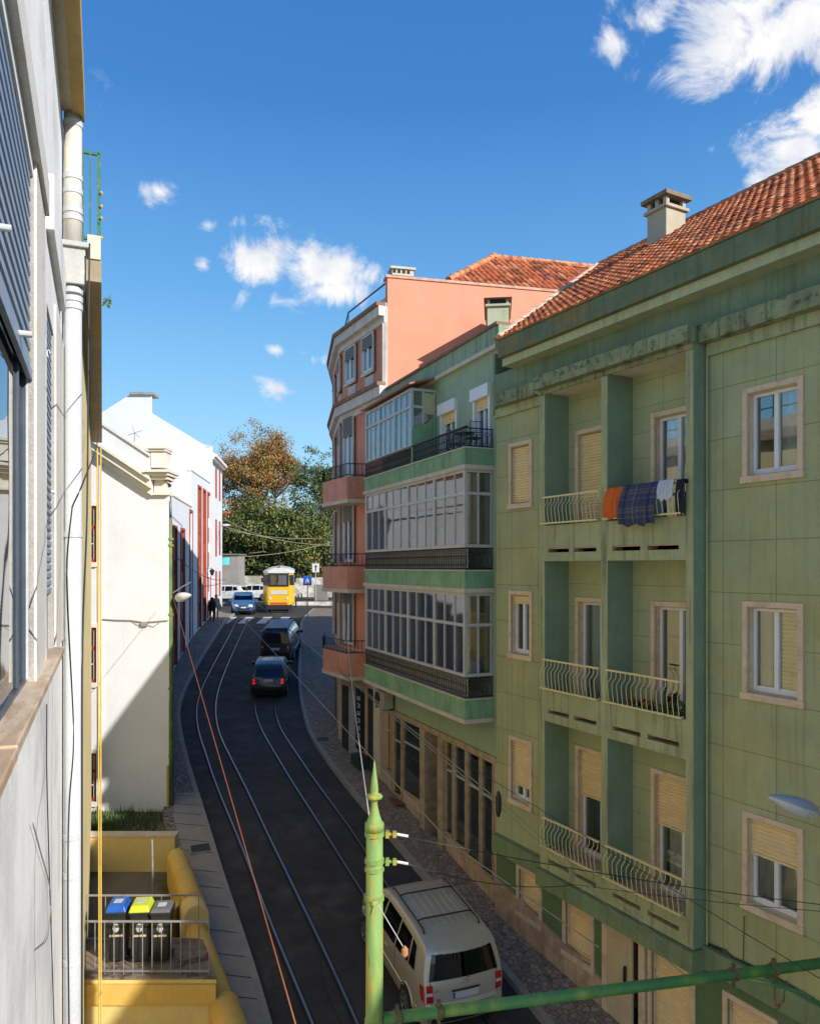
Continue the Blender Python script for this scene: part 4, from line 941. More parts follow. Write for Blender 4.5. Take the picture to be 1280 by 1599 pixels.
# ground floor: door, shop signs
def pkbox(name, px, w, z0, z1, mt, o=.05, d=.1):
    best = None
    for k in range(len(PKpts)-1):
        A, B = Vector(PKpts[k]), Vector(PKpts[k+1]); u = (px-CX)/FPX
        for j in range(41):
            p = A+(B-A)*j/40; e = abs(p.x/p.y-u)
            if p.y < 33.2 and (best is None or e < best[0]): best = (e, p, (B-A).normalized())
    p, dd = best[1], best[2]; n = Vector((-dd.y, dd.x)); T_ = Vector((n.y, -n.x))
    ob = MB().box(-w/2, w/2, -d, o, z0, z1).build(name, mt, PG); ob.location = (p.x-O2.x, p.y-O2.y, 0); ob.rotation_euler = (0, 0, math.atan2(T_.y, T_.x)); return ob
pkbox('shop_panel', 590, .5, H-6.6, H-3.6, creamst, .04); pkbox('door_opening', 581, .55, H-6.9, H-4.0, dark, .02)
pkbox('shop_door', 553, .8, H-6.6, H-4.2, mat('grey_door', (.30, .32, .32), .6, .2, 2, 0), .03); pkbox('door_opening', 540, .6, H-6.5, H-4.2, dark, .02); pkbox('downpipe', 532, .09, H-6.6, H-2.9, creamst, .08); pkbox('shop_door', 525, .8, H-6.4, H-4.2, mat('brown_door', (.12, .08, .06), .6, .2, 2, 0), .03)
sg_ = pkbox('shop_sign', 564, .55, H-6.15, H-4.1, mat('black_sign', (.012, .013, .016), .4, .1, 3, 0), .10)
# light glyph blocks on the dark sign, too small and blurred in the photo to read
b = MB()
for k in range(7):
    z = H-4.35-k*.25
    b.box(-.10, -.04, .10, .112, z-.14, z); b.box(-.04, .1, .10, .112, z-.03, z) if k % 2 else b.box(.06, .11, .10, .112, z-.14, z-.02); b.box(-.04, .08, .10, .112, z-.14, z-.11)
b.build('sign_lettering', mat('sign_white', (.5, .5, .48), .6, 0, bump=0), sg_)
pkbox('doorstep', 570, .7, H-6.9, H-6.25, mat('dark_green_box', (.015, .05, .03), .6, .1, 3, 0), .35)
# ================= OWN BUILDING (left, seen along its wall) =================
LDIR = -.40
def lfr(off, Y0=5): # plane parallel to the wall at signed distance off from the camera
    return Fr(LDIR, (0, 0), flip=True)
Lf = Fr(LDIR, (0, 0), flip=True)      # c0 = 0: plane through the camera foot; o = signed offset (negative = into the wall)
LB = Lf.root('apartment_building', label='white rendered building in the left foreground seen along its own wall', cat='building')
def ls(px, o): return Lf.s_(px, o)
def lz(px, py, o): return Lf.z_(px, py, o)
oW = -.42
whm = mat('white_render', (.86, .835, .78), .85, .07, .7, .3, 22, streak=.14, col2=(.70, .68, .64), c2s=1.0)
whb = mat('white_trim', (.70, .66, .58), .8, .10, 1.5, .3, 50, col2=(.60, .52, .40), c2s=3, c2t=.6)
grst = mat('rough_grey_stone', (.40, .37, .33), .9, .22, 5, .6, 70)
sillm = mat('marble_sill', (.60, .46, .32), .5, .16, 2.5, .12, 30, col2=(.48, .33, .20), c2s=2.0, c2t=.5, stretch=(1, 5, 1))
bl = mat('blue_grey_shutter', (.26, .32, .39), .45, .08, 3, 0)
dkf = mat('dark_frame', (.055, .075, .095), .4, .1, 3, 0)
glN = glass('near_glass', (.12, .15, .17), .25)
sY_ = lambda Y, o=oW: Lf.sY(Y, o)
zr0, zend = H+5.1, 9.3
# window 1: glass plane
oG = -.48
w1s = (ls(52, oW), sY_(1.2)); z1b, z1t = H-.80, H+2.55
w2s = (ls(84, oW), ls(73, oW)); z2b, z2t = H-.80, H+2.15
b = MB(); wall_holes(b, sY_(zend), sY_(-14), gz(0)-2, H+5.1, [(w1s[0], w1s[1], z1b, z1t, .35), (w2s[0], w2s[1], z2b, z2t, .3)], oW, mi_back=1)
for z in (H+5.1,): b.quad((sY_(zend), oW, z), (sY_(-14), oW, z), (sY_(-14), -9, z), (sY_(zend), -9, z))
b.quad((sY_(zend), oW, H-12), (sY_(zend), oW, H+5.1), (sY_(zend), -9, H+5.1), (sY_(zend), -9, H-12))
b.build('wall', [whm, dark], LB)
fe = w1s[0]
b = MB(); b.box(fe-.08, fe+.004, -.60, oW+.004, z1b, z1t+.1); b.build('stone_jamb', grst, LB)
b = MB(); b.box(ls(71, -.40), fe-.004, oW-.02, -.40, z1b-.02, z1t+.14); b.box(ls(71, -.40), w1s[1]+.2, oW-.02, -.37, z1t+.1, z1t+.34); b.build('window_trim', whb, LB, bevel=.005)
wn = MB(); wn.box(fe+.004, fe+.05, oG-.05, oG+.02, z1b, z1t); wn.box(fe+.05, w1s[1], oG-.05, oG+.02, z1b, z1b+.07); wn.box(fe+.42, fe+.46, oG-.045, oG+.015, z1b+.07, z1t)
wo = wn.build('window', dkf, LB, bevel=.004)
MB().box(fe+.05, w1s[1], oG-.01, oG, z1b+.05, z1t).build('pane', glN, wo)
MB().box(fe+.03, fe+.045, oG+.02, oG+.035, z1b+.07, z1t).build('guide_rail', mat('pale_guide', (.5, .5, .5), .5, .1, 3, 0), wo)
oH = -.435; zsh = lz(35, 542, oH)
b = MB(); slats(b, fe+.02, w1s[1], oH, zsh, z1t+.1, .095, .03); b.box(fe+.01, w1s[1], oH-.02, oH+.01, zsh-.07, zsh); b.build('shutter', bl, wo)
tub = mat('pale_plastic', (.58, .57, .53), .6, .15, 5, .1)
b = MB(); b.tube([(ls(28, oH), oH, lz(28, 520, oH)), (ls(28, oH), oH*110/132, lz(28, 520, oH))], .018, 10); b.build('shutter_stay', tub, wo)
b = MB(); b.tube([(ls(-8, oH), oH, lz(-8, 353, oH)), (ls(-8, oH), oH*143/168, lz(-8, 353, oH))], .016, 10); b.build('shutter_stay', tub, wo)
b = MB(); b.box(w2s[0]-.03, w2s[0]+.03, -.56, oW+.003, z2b, z2t); b.build('stone_jamb', grst, LB)
b = MB(); b.box(ls(100, -.40), w2s[0]-.03, oW-.02, -.40, z2b, z2t+.3); b.build('window_trim', whb, LB, bevel=.005)
w2o = MB().box(w2s[0]+.03, w2s[1], -.50, -.47, z2b, z2t).build('window', dkf, LB)
b = MB(); slats(b, w2s[0]+.03, w2s[1]-.01, -.437, z2b+.55, z2t, .07, .02); b.build('shutter', bl, w2o)
MB().box(ls(103, -.36), w2s[1]+.10, oW-.01, -.36, lz(103, 487, -.36), lz(103, 487, -.36)+.45).build('hood', whm, LB, bevel=.01)
MB().tube([(ls(80, -.43), -.43, lz(80, 768, -.43)), (ls(80, -.43), -.40, lz(80, 768, -.43))], .018, 8).build('shutter_stay', tub, LB)
b = MB(); c0_ = (ls(78, -.40), -.40, lz(78, 552, -.40)); b.tube([(c0_[0], c0_[1]-.01+.012*math.cos(t*.6), c0_[2]+.03*math.sin(t*.6)) for t in range(9)], .004, 5); b.build('hook', alu, LB)
# sills (one long course with a step)
oS = -.33
s_c = ls(101, oS); zs = H-.75
b = MB(); b.box(s_c, sY_(3.2), -.60, oS, zs-.055, zs); b.box(sY_(3.2), sY_(-1.0), -.60, oS+.0, zs-.065, zs-.012)
b.build('sill', sillm, LB, bevel=.008)
MB().box(s_c, sY_(-1), oW-.01, oS-.03, zs-.13, zs-.066).build('sill_bed', whm, LB)
# eave soffit
oE = -.215
b = MB(); b.box(sY_(8.5), sY_(-14), -.9, oE, H+5.05, H+5.30); b.build('eave', mat('cream_eave', (.62, .54, .38), .8, .12, 1.0, .2, 15, streak=.2), LB)
MB().box(sY_(8.55), sY_(-14), oE-.10, oE+.015, H+5.02, H+5.05).box(sY_(8.56), sY_(-14), oE, oE+.03, H+5.0, H+5.34).build('eave_edge', mat('ochre_edge', (.50, .34, .12), .8, .2, 2, .1), LB)
# downpipe with hopper
oP = -.305; spx = ls(114, oP); rp = .092
pm = mat('painted_pipe', (.50, .51, .51), .6, .06, 2, .05)
b = MB(); b.tube([(spx, oP, H-11), (spx, oP, lz(115, 475, oP))], rp, 20); pp_ = b.build('downpipe', pm, LB, smooth=True)
b = MB(); zt_ = lz(114, 172, oP); zc = lz(114, 300, oP)
b.tube([(spx, oP, zt_), (spx, oP, zc), (spx, oP, lz(114, 385, oP))], rp*1.02, 20); b.build('upper_pipe', mat('cream_pipe', (.58, .54, .46), .6, .06, 2, .05), LB, smooth=True)
b = MB()
for py in (195, 278, 300, 330, 342, 455, 468, 480, 835, 1305, 1365, 1500): z = lz(114, py, oP); MB().tube([(spx, oP, z-.03), (spx, oP, z+.03)], rp*1.12, 20).build('pipe_collar', pm, pp_)
b = MB(); z0, z1 = lz(114, 448, oP), lz(114, 388, oP); b.box(spx-.13, spx+.13, oP-.12, oP+.13, z0, z1-.03); b.box(spx-.17, spx+.17, oP-.12, oP+.17, z1-.03, z1+.03); b.build('hopper', mat('grey_hopper', (.42, .42, .38), .7, .15, 3, .1), LB, bevel=.01)
# loose cables on the wall
cabm = mat('black_cable', (.025, .027, .03), .6, 0, bump=0); greyc = mat('grey_cable', (.30, .27, .24), .7, .1, 5, 0); yelc = mat('yellow_rope', (.62, .43, .08), .8, .15, 9, .1)
def cable_l(pts, r, m_, lab, o=-.2, cat='cable', grp=None, name='cable'):
    P = [Lf.world(ls(x, oo), oo, lz(x, y, oo)) for (x, y, oo) in pts]
    # catmull
    Q = [2*P[0]-P[1]]+P+[2*P[-1]-P[-2]]; out_ = []
    for k in range(len(P)-1):
        for j in range(6):
            t = j/6; p0, p1, p2, p3 = Q[k:k+4]; out_.append(.5*((2*p1)+(-p0+p2)*t+(2*p0-5*p1+4*p2-p3)*t*t+(-p0+3*p1-3*p2+p3)*t**3))
    out_.append(P[-1]); o_ = MB().tube(out_, r, 5).build(name, m_, smooth=True); return tag(o_, lab, cat, grp)
cable_l([(73, 1100, -.40), (73, 1200, -.40), (76, 1330, -.40), (80, 1460, -.40), (85, 1620, -.40)], .005, cabm, 'thin black cable running straight down the white wall below the sill', name='cable')
cable_l([(51, 1285, -.40), (63, 1330, -.40), (78, 1390, -.40), (75, 1460, -.40), (58, 1483, -.40)], .005, greyc, 'grey cable looping loosely on the white wall low at left', name='cable')
cable_l([(113, 790, -.20), (105, 870, -.20), (106, 960, -.20), (115, 1150, -.20), (108, 1260, -.20), (106, 1400, -.2), (108, 1620, -.2)], .0055, cabm, 'black cable wandering down in front of the white downpipe', name='cable')
cable_l([(140, 380, -.12), (138, 560, -.13), (136, 800, -.14), (129, 1000, -.16), (128, 1300, -.16), (128, 1620, -.16)], .009, cabm, 'thick black cable hanging down the yellow wall beside the downpipe', name='cable')
cable_l([(133, 400, -.12), (138, 520, -.1), (155, 640, -.05), (152, 690, -.06), (133, 745, -.12), (113, 791, -.2)], .006, cabm, 'black cable sagging across under the yellow building eave', name='cable')
for i, x in enumerate((152.0, 157.5)):
    o_ = MB().tube([W3(x, 700, 9.6), W3(x+(2, 0)[i], 1150, 9.5), W3(x+(3, .5)[i], 1640, 9.4)], .009, 5).build('rope', yelc); tag(o_, ('left one of two yellow ropes hanging beside the yellow building', 'right one of two yellow ropes hanging beside the yellow building')[i], 'rope', 'yellow hanging ropes')
# ================= YELLOW NEIGHBOUR =================
YB = Lf.root('apartment_building', label='yellow building beyond the downpipe with a brown eave and roof railing', cat='building')
oY = -.285; y0, y1 = 9.33, 21.3
yel = mat('yellow_render', (.76, .62, .30), .8, .12, 1, .15, 30, streak=.2)
b = MB(); b.box(Lf.sY(y1, oY), Lf.sY(y0, oY), -8, oY, H-11, H+3.5); b.build('wall', yel, YB)
MB().box(Lf.sY(y1, oY)-.0, Lf.sY(y0, oY), oY-.01, oY+.05, H-8.5, H-.8).build('pilaster', mat('yellow_trim', (.72, .55, .20), .8, .1, 1, .1), YB) if False else None
b = MB(); b.box(Lf.sY(y1+.3, oY), Lf.sY(y0+.02, oY), oY-.3, -.012, H+3.50, H+3.77); b.build('eave', mat('brown_eave', (.36, .29, .18), .85, .2, 1.2, .2, 20, streak=.3), YB)
b = MB(); b.box(Lf.sY(y1+.3, oY), Lf.sY(y0, oY), -.17, -.02, H+3.77, H+4.06); b.build('parapet', mat('cream_parapet', (.64, .56, .40), .8, .15, 2, .2), YB)
for i in range(3): 
    s = Lf.sY(y0+.25+i*.1, oY)
b = MB(); s0 = Lf.sY(y0+.15, oY)
gpt = mat('green_paint_iron', (.015, .13, .07), .5, .15, 8, .1, col2=(.25, .17, .03), c2s=9, c2t=.66)
sA = Lf.sY(y0+.3, oY)
for k in range(7):
    s = sA-k*1.6
    b.box(s-.02, s+.02, -.065, -.02, H+4.06, H+5.25)
for z in (5.23, 4.35): b.box(sA-9.6, sA+.02, -.06, -.03, H+z-.03, H+z)
for k in range(1, 3): b.box(sA-.02, sA+.02, -.06-k*.085-.01, -.06-k*.085+.012, H+4.06, H+5.25)
for z in (5.23, 4.15): b.box(sA-.018, sA+.018, -.23, -.06, H+z-.03, H+z)
b.build('roof_railing', gpt, YB)
b = MB()
for z in (4.4, 4.55, 4.72, 4.15): b.lathe((sA+.03, -.01, H+z), [(.0, -.03), (.03, 0), (.0, .03)], 8)
b.build('lamp_bulbs', mat('bulb', (.6, .5, .35), .4, .1, bump=0), YB)
# weed growing on the eave
wd = MB(); c = Lf.world(Lf.sY(9.3, 0), .0, H+3.2)
leaves(wd, (0, 0, 0), .07, 26, .03, (0,)); wd.tube([(-.08, 0, -.05), (0, 0, 0), (.05, 0, .1)], .004, 4); o = wd.build('weed', leafm[2]); o.location = c+Vector((.05, 0, -.0)); tag(o, 'tiny green weed growing from the edge of the brown eave', 'plant')
# ================= FRONT YARD =================
Rzy = Lf
ych = mat('ochre_wall', (.62, .40, .09), .8, .14, 1.3, .15, 30, streak=.12); ypale = mat('pale_yellow_wall', (.68, .52, .20), .8, .12, 1.2, .15, 30)
# far yard wall (faces the camera)
fw_ = MB(); X0, X1 = (130-640)/1200*19.3, (273-640)/1200*19.3
fw_.box(X0, X1, 19.3, 19.55, gz(19.3)-.9, H-6.78); o = fw_.build('yard_wall', ypale, bevel=.01); tag(o, 'pale yellow wall closing the far end of the front yard', 'wall')
MB().box(X0, X1+.03, 19.26, 19.58, H-6.78, H-6.74).build('coping', creamst, o)
# rounded street wall, stepping down towards the camera
def rwall(p0, p1, zt_, th, z0, lab, mt):
    A, B = Vector((p0[0], p0[1], 0)), Vector((p1[0], p1[1], 0)); d = (B-A); L_ = d.length; d.normalize(); n = Vector((-d.y, d.x, 0)); b = MB(); r = th/2
    prof = [(-r, z0)]+[(r*-math.cos(math.pi*k/14), zt_-r+r*math.sin(math.pi*k/14)) for k in range(15)]+[(r, z0)]
    m = len(prof); segs = 1
    for i in range(segs+1):
        for (o, z) in prof: b.v.append(A+d*(L_*i/segs)+n*o+Vector((0, 0, z)))
    for k in range(m-1): b.f.append((k, k+1, m+k+1, m+k)); b.m.append(0)
    b.f += [tuple(range(m)), tuple(range(m, 2*m))]; b.m += [0, 0]
    o = b.build('wall_section', mt, bevel=.03); 
    for p in o.data.polygons: p.use_smooth = abs(p.normal.z) > .02 and len(p.vertices) == 4
    return o
def wx(Y): return -3.62-.44*(Y-14.2)
SW = empty('street_wall', (0, 0, 0), 0, 'ochre yard wall with rounded top stepping down along the left pavement', 'wall')
for (ya, yb, z_, mt) in ((18.9, 16.35, H-6.92, ych), (16.4, 15.85, H-6.98, ypale), (15.85, 13.0, H-7.32, ych), (13.05, 12.0, H-7.2, ych), (12.0, 9.0, H-7.75, ych)):  # short paler section puts the sunlit end face into the colour
    rwall((wx(ya)-.05, ya), (wx(yb)-.05, yb), z_, .46+(.06 if mt is ypale or yb == 12. else 0), gz(ya)-1.2, '', mt).parent = SW
# bin platform, low wall below it
pf = MB(); zp = H-6.92; ya, yb = 12.9, 14.2
def yl(Y): return Lf.N.y and ((oY-Lf.N.y*Y)/Lf.N.x)
pf.prism([(yl(ya), ya, gz(12)-2), (wx(ya)-.2, ya, gz(12)-2), (wx(yb)-.2, yb, gz(12)-2), (yl(yb), yb, gz(12)-2)], (0, 0, zp-gz(12)+2)); plat = pf.build('bin_platform', ypale); tag(plat, 'raised yellow platform in the front yard carrying three bins', 'platform')
MB().prism([(yl(ya), ya-.03, zp), (wx(ya)-.18, ya-.03, zp), (wx(yb)-.2, yb, zp), (yl(yb), yb, zp)], (0, 0, .03)).build('floor', mat('dirty_concrete', (.22, .17, .12), .9, .3, 3, .3, col2=(.08, .06, .05), c2s=4), plat)
MB().box(yl(ya), wx(ya)-.2, ya-.06, ya, zp-.42, zp-.40).box(yl(ya), wx(ya)-.2, ya-.05, ya-.001, zp-.40, zp-.08).build('trim_band', ych, plat)
st = empty('yard_steps', (0, 0, 0), 0, 'yellow steps rising behind the bins in the front yard', 'steps')
for k in range(3): MB().box(-5.75, -5.05, 16.9-k*.35, 17.25-k*.35, gz(16)-1, H-7.55+k*.17).build('step', (ych, ypale)[k % 2], st)
yf = MB().prism([(yl(9), 9, gz(9)-.3), (wx(9), 9, gz(9)-.3), (wx(19.3), 19.3, gz(17)-.25), (yl(19.3), 19.3, gz(17)-.25)], (0, 0, .2)).build('yard_floor', mat('yard_concrete', (.42, .29, .11), .9, .3, 2, .3)); tag(yf, kind='structure')
# railing
rgm = mat('grey_iron', (.26, .25, .24), .5, .2, 6, .1)
def railing(name, Y, zb, zt_, x0, x1, n, lab, extra=None):
    b = MB(); b.box(x0, x1, Y-.012, Y+.012, zt_-.03, zt_); b.box(x0, x1, Y-.012, Y+.012, zb+.04, zb+.07)
    for i in range(n+1): x = x0+(x1-x0)*i/n; b.tube([(x, Y, zb), (x, Y, zt_-.01)], .008, 5)
    return tag(b.build(name, rgm), lab, 'railing')
railing('railing', 12.98, zp+.03, H-5.98, yl(12.98)+.02, wx(13)-.3, 13, 'grey bar railing in front of the three bins')
railing('railing', 14.1, zp+.03, H-6.02, yl(14.1)+.02, wx(14.1)-.3, 6, 'grey bar railing behind the three bins')
# tall grey rod
tag(MB().tube([(-5.05, 15.2, H-7.8), (-5.1, 15.2, H-5.4)], .02, 6).build('metal_post', rgm), 'thin grey metal post standing in the front yard behind the bins', 'post')
# bins
def bin_(px, lidm, lidflat, lab):
    Y = 13.45; X = (px-CX)/FPX*Y; r = empty('wheelie_bin', (X, Y, zp+.03), .1, lab, 'bin', 'slim bins on the yellow platform')
    b = MB(); w0, w1, h_ = .125, .16, .93
    b.add([(-w0, -.16, .06), (w0, -.16, .06), (w0, .14, .06), (-w0, .14, .06), (-w1, -.22, h_), (w1, -.22, h_), (w1, .18, h_), (-w1, .18, h_)], [(0, 1, 2, 3), (4, 5, 6, 7), (0, 1, 5, 4), (1, 2, 6, 5), (2, 3, 7, 6), (3, 0, 4, 7)])
    b.box(-w1-.015, w1+.015, -.235, .195, h_-.05, h_)
    b.build('bin_body', mat('black_plastic', (.018, .019, .02), .45, .2, 5, .1), r, bevel=.015)
    b = MB(); t = .0 if lidflat else .06
    b.add([(-w1-.02, -.25, h_), (w1+.02, -.25, h_), (w1+.02, .2, h_), (-w1-.02, .2, h_), (-w1+.02, -.2, h_+.05+t), (w1-.02, -.2, h_+.05+t), (w1-.02, .15, h_+.06+t), (-w1+.02, .15, h_+.06+t)], [(0, 1, 2, 3), (4, 5, 6, 7), (0, 1, 5, 4), (1, 2, 6, 5), (2, 3, 7, 6), (3, 0, 4, 7)])
    ld = b.build('lid', lidm, r, bevel=.02)
    MB().box(-.07, .07, -.1, .05, h_+.055+t, h_+.062+t).build('lid_label', mat('label_grey', (.45, .5, .5), .6, .2, 9, 0), ld)
    b = MB(); b.lathe((0, 0, 0), [(.0, 0), (.055, 0), (.055, .006), (0, .006)], 16); s_ = b.build('sticker', mat('sticker_grey', (.42, .42, .38), .6, .3, 30, 0), r); s_.matrix_local = Matrix.Translation((0, -.205, .66)) @ Matrix.Rotation(math.pi/2, 4, 'X')@Matrix.Scale(1.4, 4, (0, 1, 0))
    MB().box(-.11, .11, -.197, -.18, .50, .535).build('stripe', mat('stripe_cream', (.5, .45, .25), .6, .1, bump=0), r)
    for x in (-.13, .13): MB().tube([(x-.02, .15, .06), (x+.02, .15, .06)], .06, 12).build('wheel', mat('tyre', (.015, .015, .015), .8, .1, bump=0), r)
bin_(186, mat('blue_lid', (.01, .10, .42), .4, .05, bump=0), False, 'slim black bin with a bright blue lid')
bin_(222, mat('yellow_lid', (.50, .55, .03), .4, .05, bump=0), False, 'slim black bin with a yellow lid')
bin_(254, mat('grey_lid', (.12, .12, .125), .5, .05, bump=0), True, 'slim black bin with a flat dark grey lid')
# ================= WHITE GABLE HOUSE =================
HG = empty('gable_house', (-7.06, 22.6, 0), 0, 'white gabled house with red framed windows and a raking cream cornice', 'house')
wh = mat('whitewash', (.675, .68, .69), .85, .07, .5, .15, 14, streak=.05, col2=(.65, .64, .62), c2s=.7, c2t=.6)
OG = Vector((-7.06, 22.6, 0)); YG = 22.6
def gp(px, py, dy=0): Y = YG+dy; return Vector(((px-CX)/FPX*Y, Y, H-(py-HY)/FPX*Y))-OG
sl_ = .66; xr = gp(264, 760).x; zr = H+2.35; xa = xr-9; za = zr+9*.62
b = MB(); win = [gp(141-12, 0).x, gp(151.5, 0).x]
wz = [(gp(0, 878).z, gp(0, 790).z), (gp(0, 1066).z, gp(0, 980).z), (gp(0, 1252).z, gp(0, 1176).z)]
wall_holes(b, xa-9, xr, gz(22.6)-2, zr, [(win[0], win[1], a, c, -.2) for a, c in wz], 0, back=True, mi_back=1)
b.add([(xa-9, 0, zr), (xr, 0, zr), (xa, 0, za)], [(0, 1, 2)])
b.quad((xr, 0, gz(22.6)-2), (xr, 0, zr), (xr-5.2, 16.5, zr), (xr-5.2, 16.5, gz(22.6)-2)); b.quad((xa-9, 0, gz(22)-2), (xa-9, 0, zr), (xa-13, 16.5, zr), (xa-13, 16.5, gz(22)-2))
b.build('wall', [wh, dark], HG)
MB().box(0, .2, -14, -1.5, 0, 1.3) if False else None
b_ = MB(); b_.prism([(xr-.304*2.4, 2.4, zr-.2), (xr-.304*16.4, 16.4, zr-.2), (xr-.304*16.4, 16.4, zr+1.1), (xr-.304*2.4, 2.4, zr+1.1)], (-.2, 0, 0)); b_.build('added_parapet', wh, HG)  # white wall added to keep the red roof out of the veranda reflections
MB().add([(xr+.1, -.1, zr+.05), (xa, -.1, za+.12), (xa-4.6, 16.5, za+.12), (xr-5.1, 16.5, zr+.05), (xa-9.1, -.1, zr+.05), (xa-13.1, 16.5, zr+.05)], [(0, 1, 2, 3), (1, 4, 5, 2)]).build('roof', tileC, HG)
# raking cornice: three stepped mouldings
crm = mat('cream_cornice', (.70, .655, .56), .8, .1, 1.2, .1, 30)
for (d0_, d1_, z0_, z1_, nm, mt_) in ((-.16, 0, -.62, -.42, 'cornice_step', crm), (-.30, 0, -.42, -.18, 'cornice_step', crm), (-.42, .1, -.18, -.08, 'cornice_edge', crm), (-.30, .2, -.08, .50, 'rake_parapet', wh), (-.36, .26, .50, .58, 'rake_coping', crm)):
    b = MB(); zz = zr+.35; x_e = gp(240, 0).x
    for (xA, xB, zA, zB) in ((x_e, xa, zz-.0, zz+(x_e-xa)*.66),):
        b.prism([(xA, d0_, zA+z0_), (xB, d0_, zB+z0_), (xB, d0_, zB+z1_), (xA, d0_, zA+z1_)], (0, d1_-d0_, 0))
    b.build(nm, mt_, HG)
# return pedestal at the eave
def gbox(name, x0, x1, ya_, yb_, d, mt_, dep=.3): 
    A, B = gp(x0, yb_), gp(x1, ya_); return MB().box(A.x, B.x, -d, dep, A.z, B.z).build(name, mt_, HG)
gbox('pedestal', 241, 262, 703, 732, .30, crm); gbox('pedestal_cap', 236, 265, 699.5, 703.5, .42, crm); gbox('pedestal_cap', 238, 264, 703.5, 707, .36, crm)
gbox('capital', 234, 271, 736, 740, .50, crm, .6); gbox('capital', 236, 269, 740, 744.5, .40, crm, .5); gbox('capital', 239, 266, 744.5, 750, .28, crm, .4)
gbox('pilaster_block', 242, 262.5, 750, 771, .06, crm); gbox('pilaster_foot', 238, 265, 770, 773.5, .14, crm)
redm = mat('red_paint', (.36, .035, .022), .5, .12, 3, 0); redm2 = mat('red_brown_panel', (.32, .062, .03), .6, .15, 3, 0)
for a, c in wz:
    x0, x1 = win; b = MB(); b.box(x1-.0, x1+.11, -.05, .02, a-.12, c+.12); b.box(x0-.1, x1, -.05, .02, c, c+.12); b.box(x0-.1, x1, -.07, .02, a-.14, a)
    w_ = b.build('window', crm, HG)
    b = MB(); b.box(x1-.09, x1, .03, .10, a, c); b.box(x0, x1-.09, .03, .10, a, a+.09); b.box(x0, x1-.09, .03, .10, c-.09, c); zmid = a+(c-a)*.62; b.box(x0, x1-.09, .035, .095, zmid-.05, zmid+.05); b.build('frame', redm, w_)
    b = MB()
    for z in (a+(c-a)*.33,): b.box(x0, x1-.1, .045, .08, z-.015, z+.015)
    b.box(x1-.12, x1-.09, .045, .08, a+.09, c-.09); b.box(x1-.30, x1-.28, .045, .08, a+.09, c-.09); b.build('glazing_bars', alu, w_)
    MB().box(x0, x1-.09, .06, .065, a+.09, c-.09).build('pane', sgl, w_)
gbx = gp(157.5, 0).x; MB().box(gbx-.03, gbx+.03, -.08, -.02, gz(22.6)-1, zr+.9).build('cream_strip', crm, HG)
# cable stapled across the wall with a junction box
b = MB(); P = [gp(160, 967, -.03), gp(180, 968.5, -.03), gp(205, 969, -.03), gp(225, 972, -.03), gp(245, 970.5, -.03), gp(262, 969, -.03)]; b.tube(P, .02, 5); b.tube([gp(205, 969, -.03), gp(215, 976, -.04), gp(232, 976, -.04), gp(240, 979, -.03), gp(250, 971, -.03)], .010, 4)
jb = gp(225, 975, -.05); b.box(jb.x-.09, jb.x+.09, -.08, -.01, jb.z-.06, jb.z+.06)
tag(b.build('wall_cable', greyc), 'grey cable with a junction box stapled across the white gable', 'cable').location = OG
# grass strip at the foot
b = MB()
for _ in range(5200):
    x = random.uniform(-10.5, -7.1); y = random.uniform(19.75, 22.5)
    if random.random() > .45+.5*math.sin(x*2.3+y)*.5+.3*(x > -9.0): continue
    h_ = random.uniform(.05, .22)*(1.8 if random.random() < .06 else 1); a = random.uniform(0, 6.28); dx, dy = math.cos(a)*.02, math.sin(a)*.02; lx_, ly_ = random.uniform(-.06, .06), random.uniform(-.06, .06); z0 = gz(y)-.02
    b.add([(x-dx, y-dy, z0), (x+dx, y+dy, z0), (x+lx_, y+ly_, z0+h_)], [(0, 1, 2)], random.choice((0, 0, 1, 2)))
tag(b.build('grass', [mat('grass_a', (.05, .10, .02), .8, .3, 5, 0), mat('grass_b', (.09, .14, .03), .8, .3, 5, 0), mat('grass_c', (.12, .13, .05), .8, .3, 5, 0)], recalc=False), 'rough weeds and grass at the foot of the white gable', 'grass', kind='stuff')
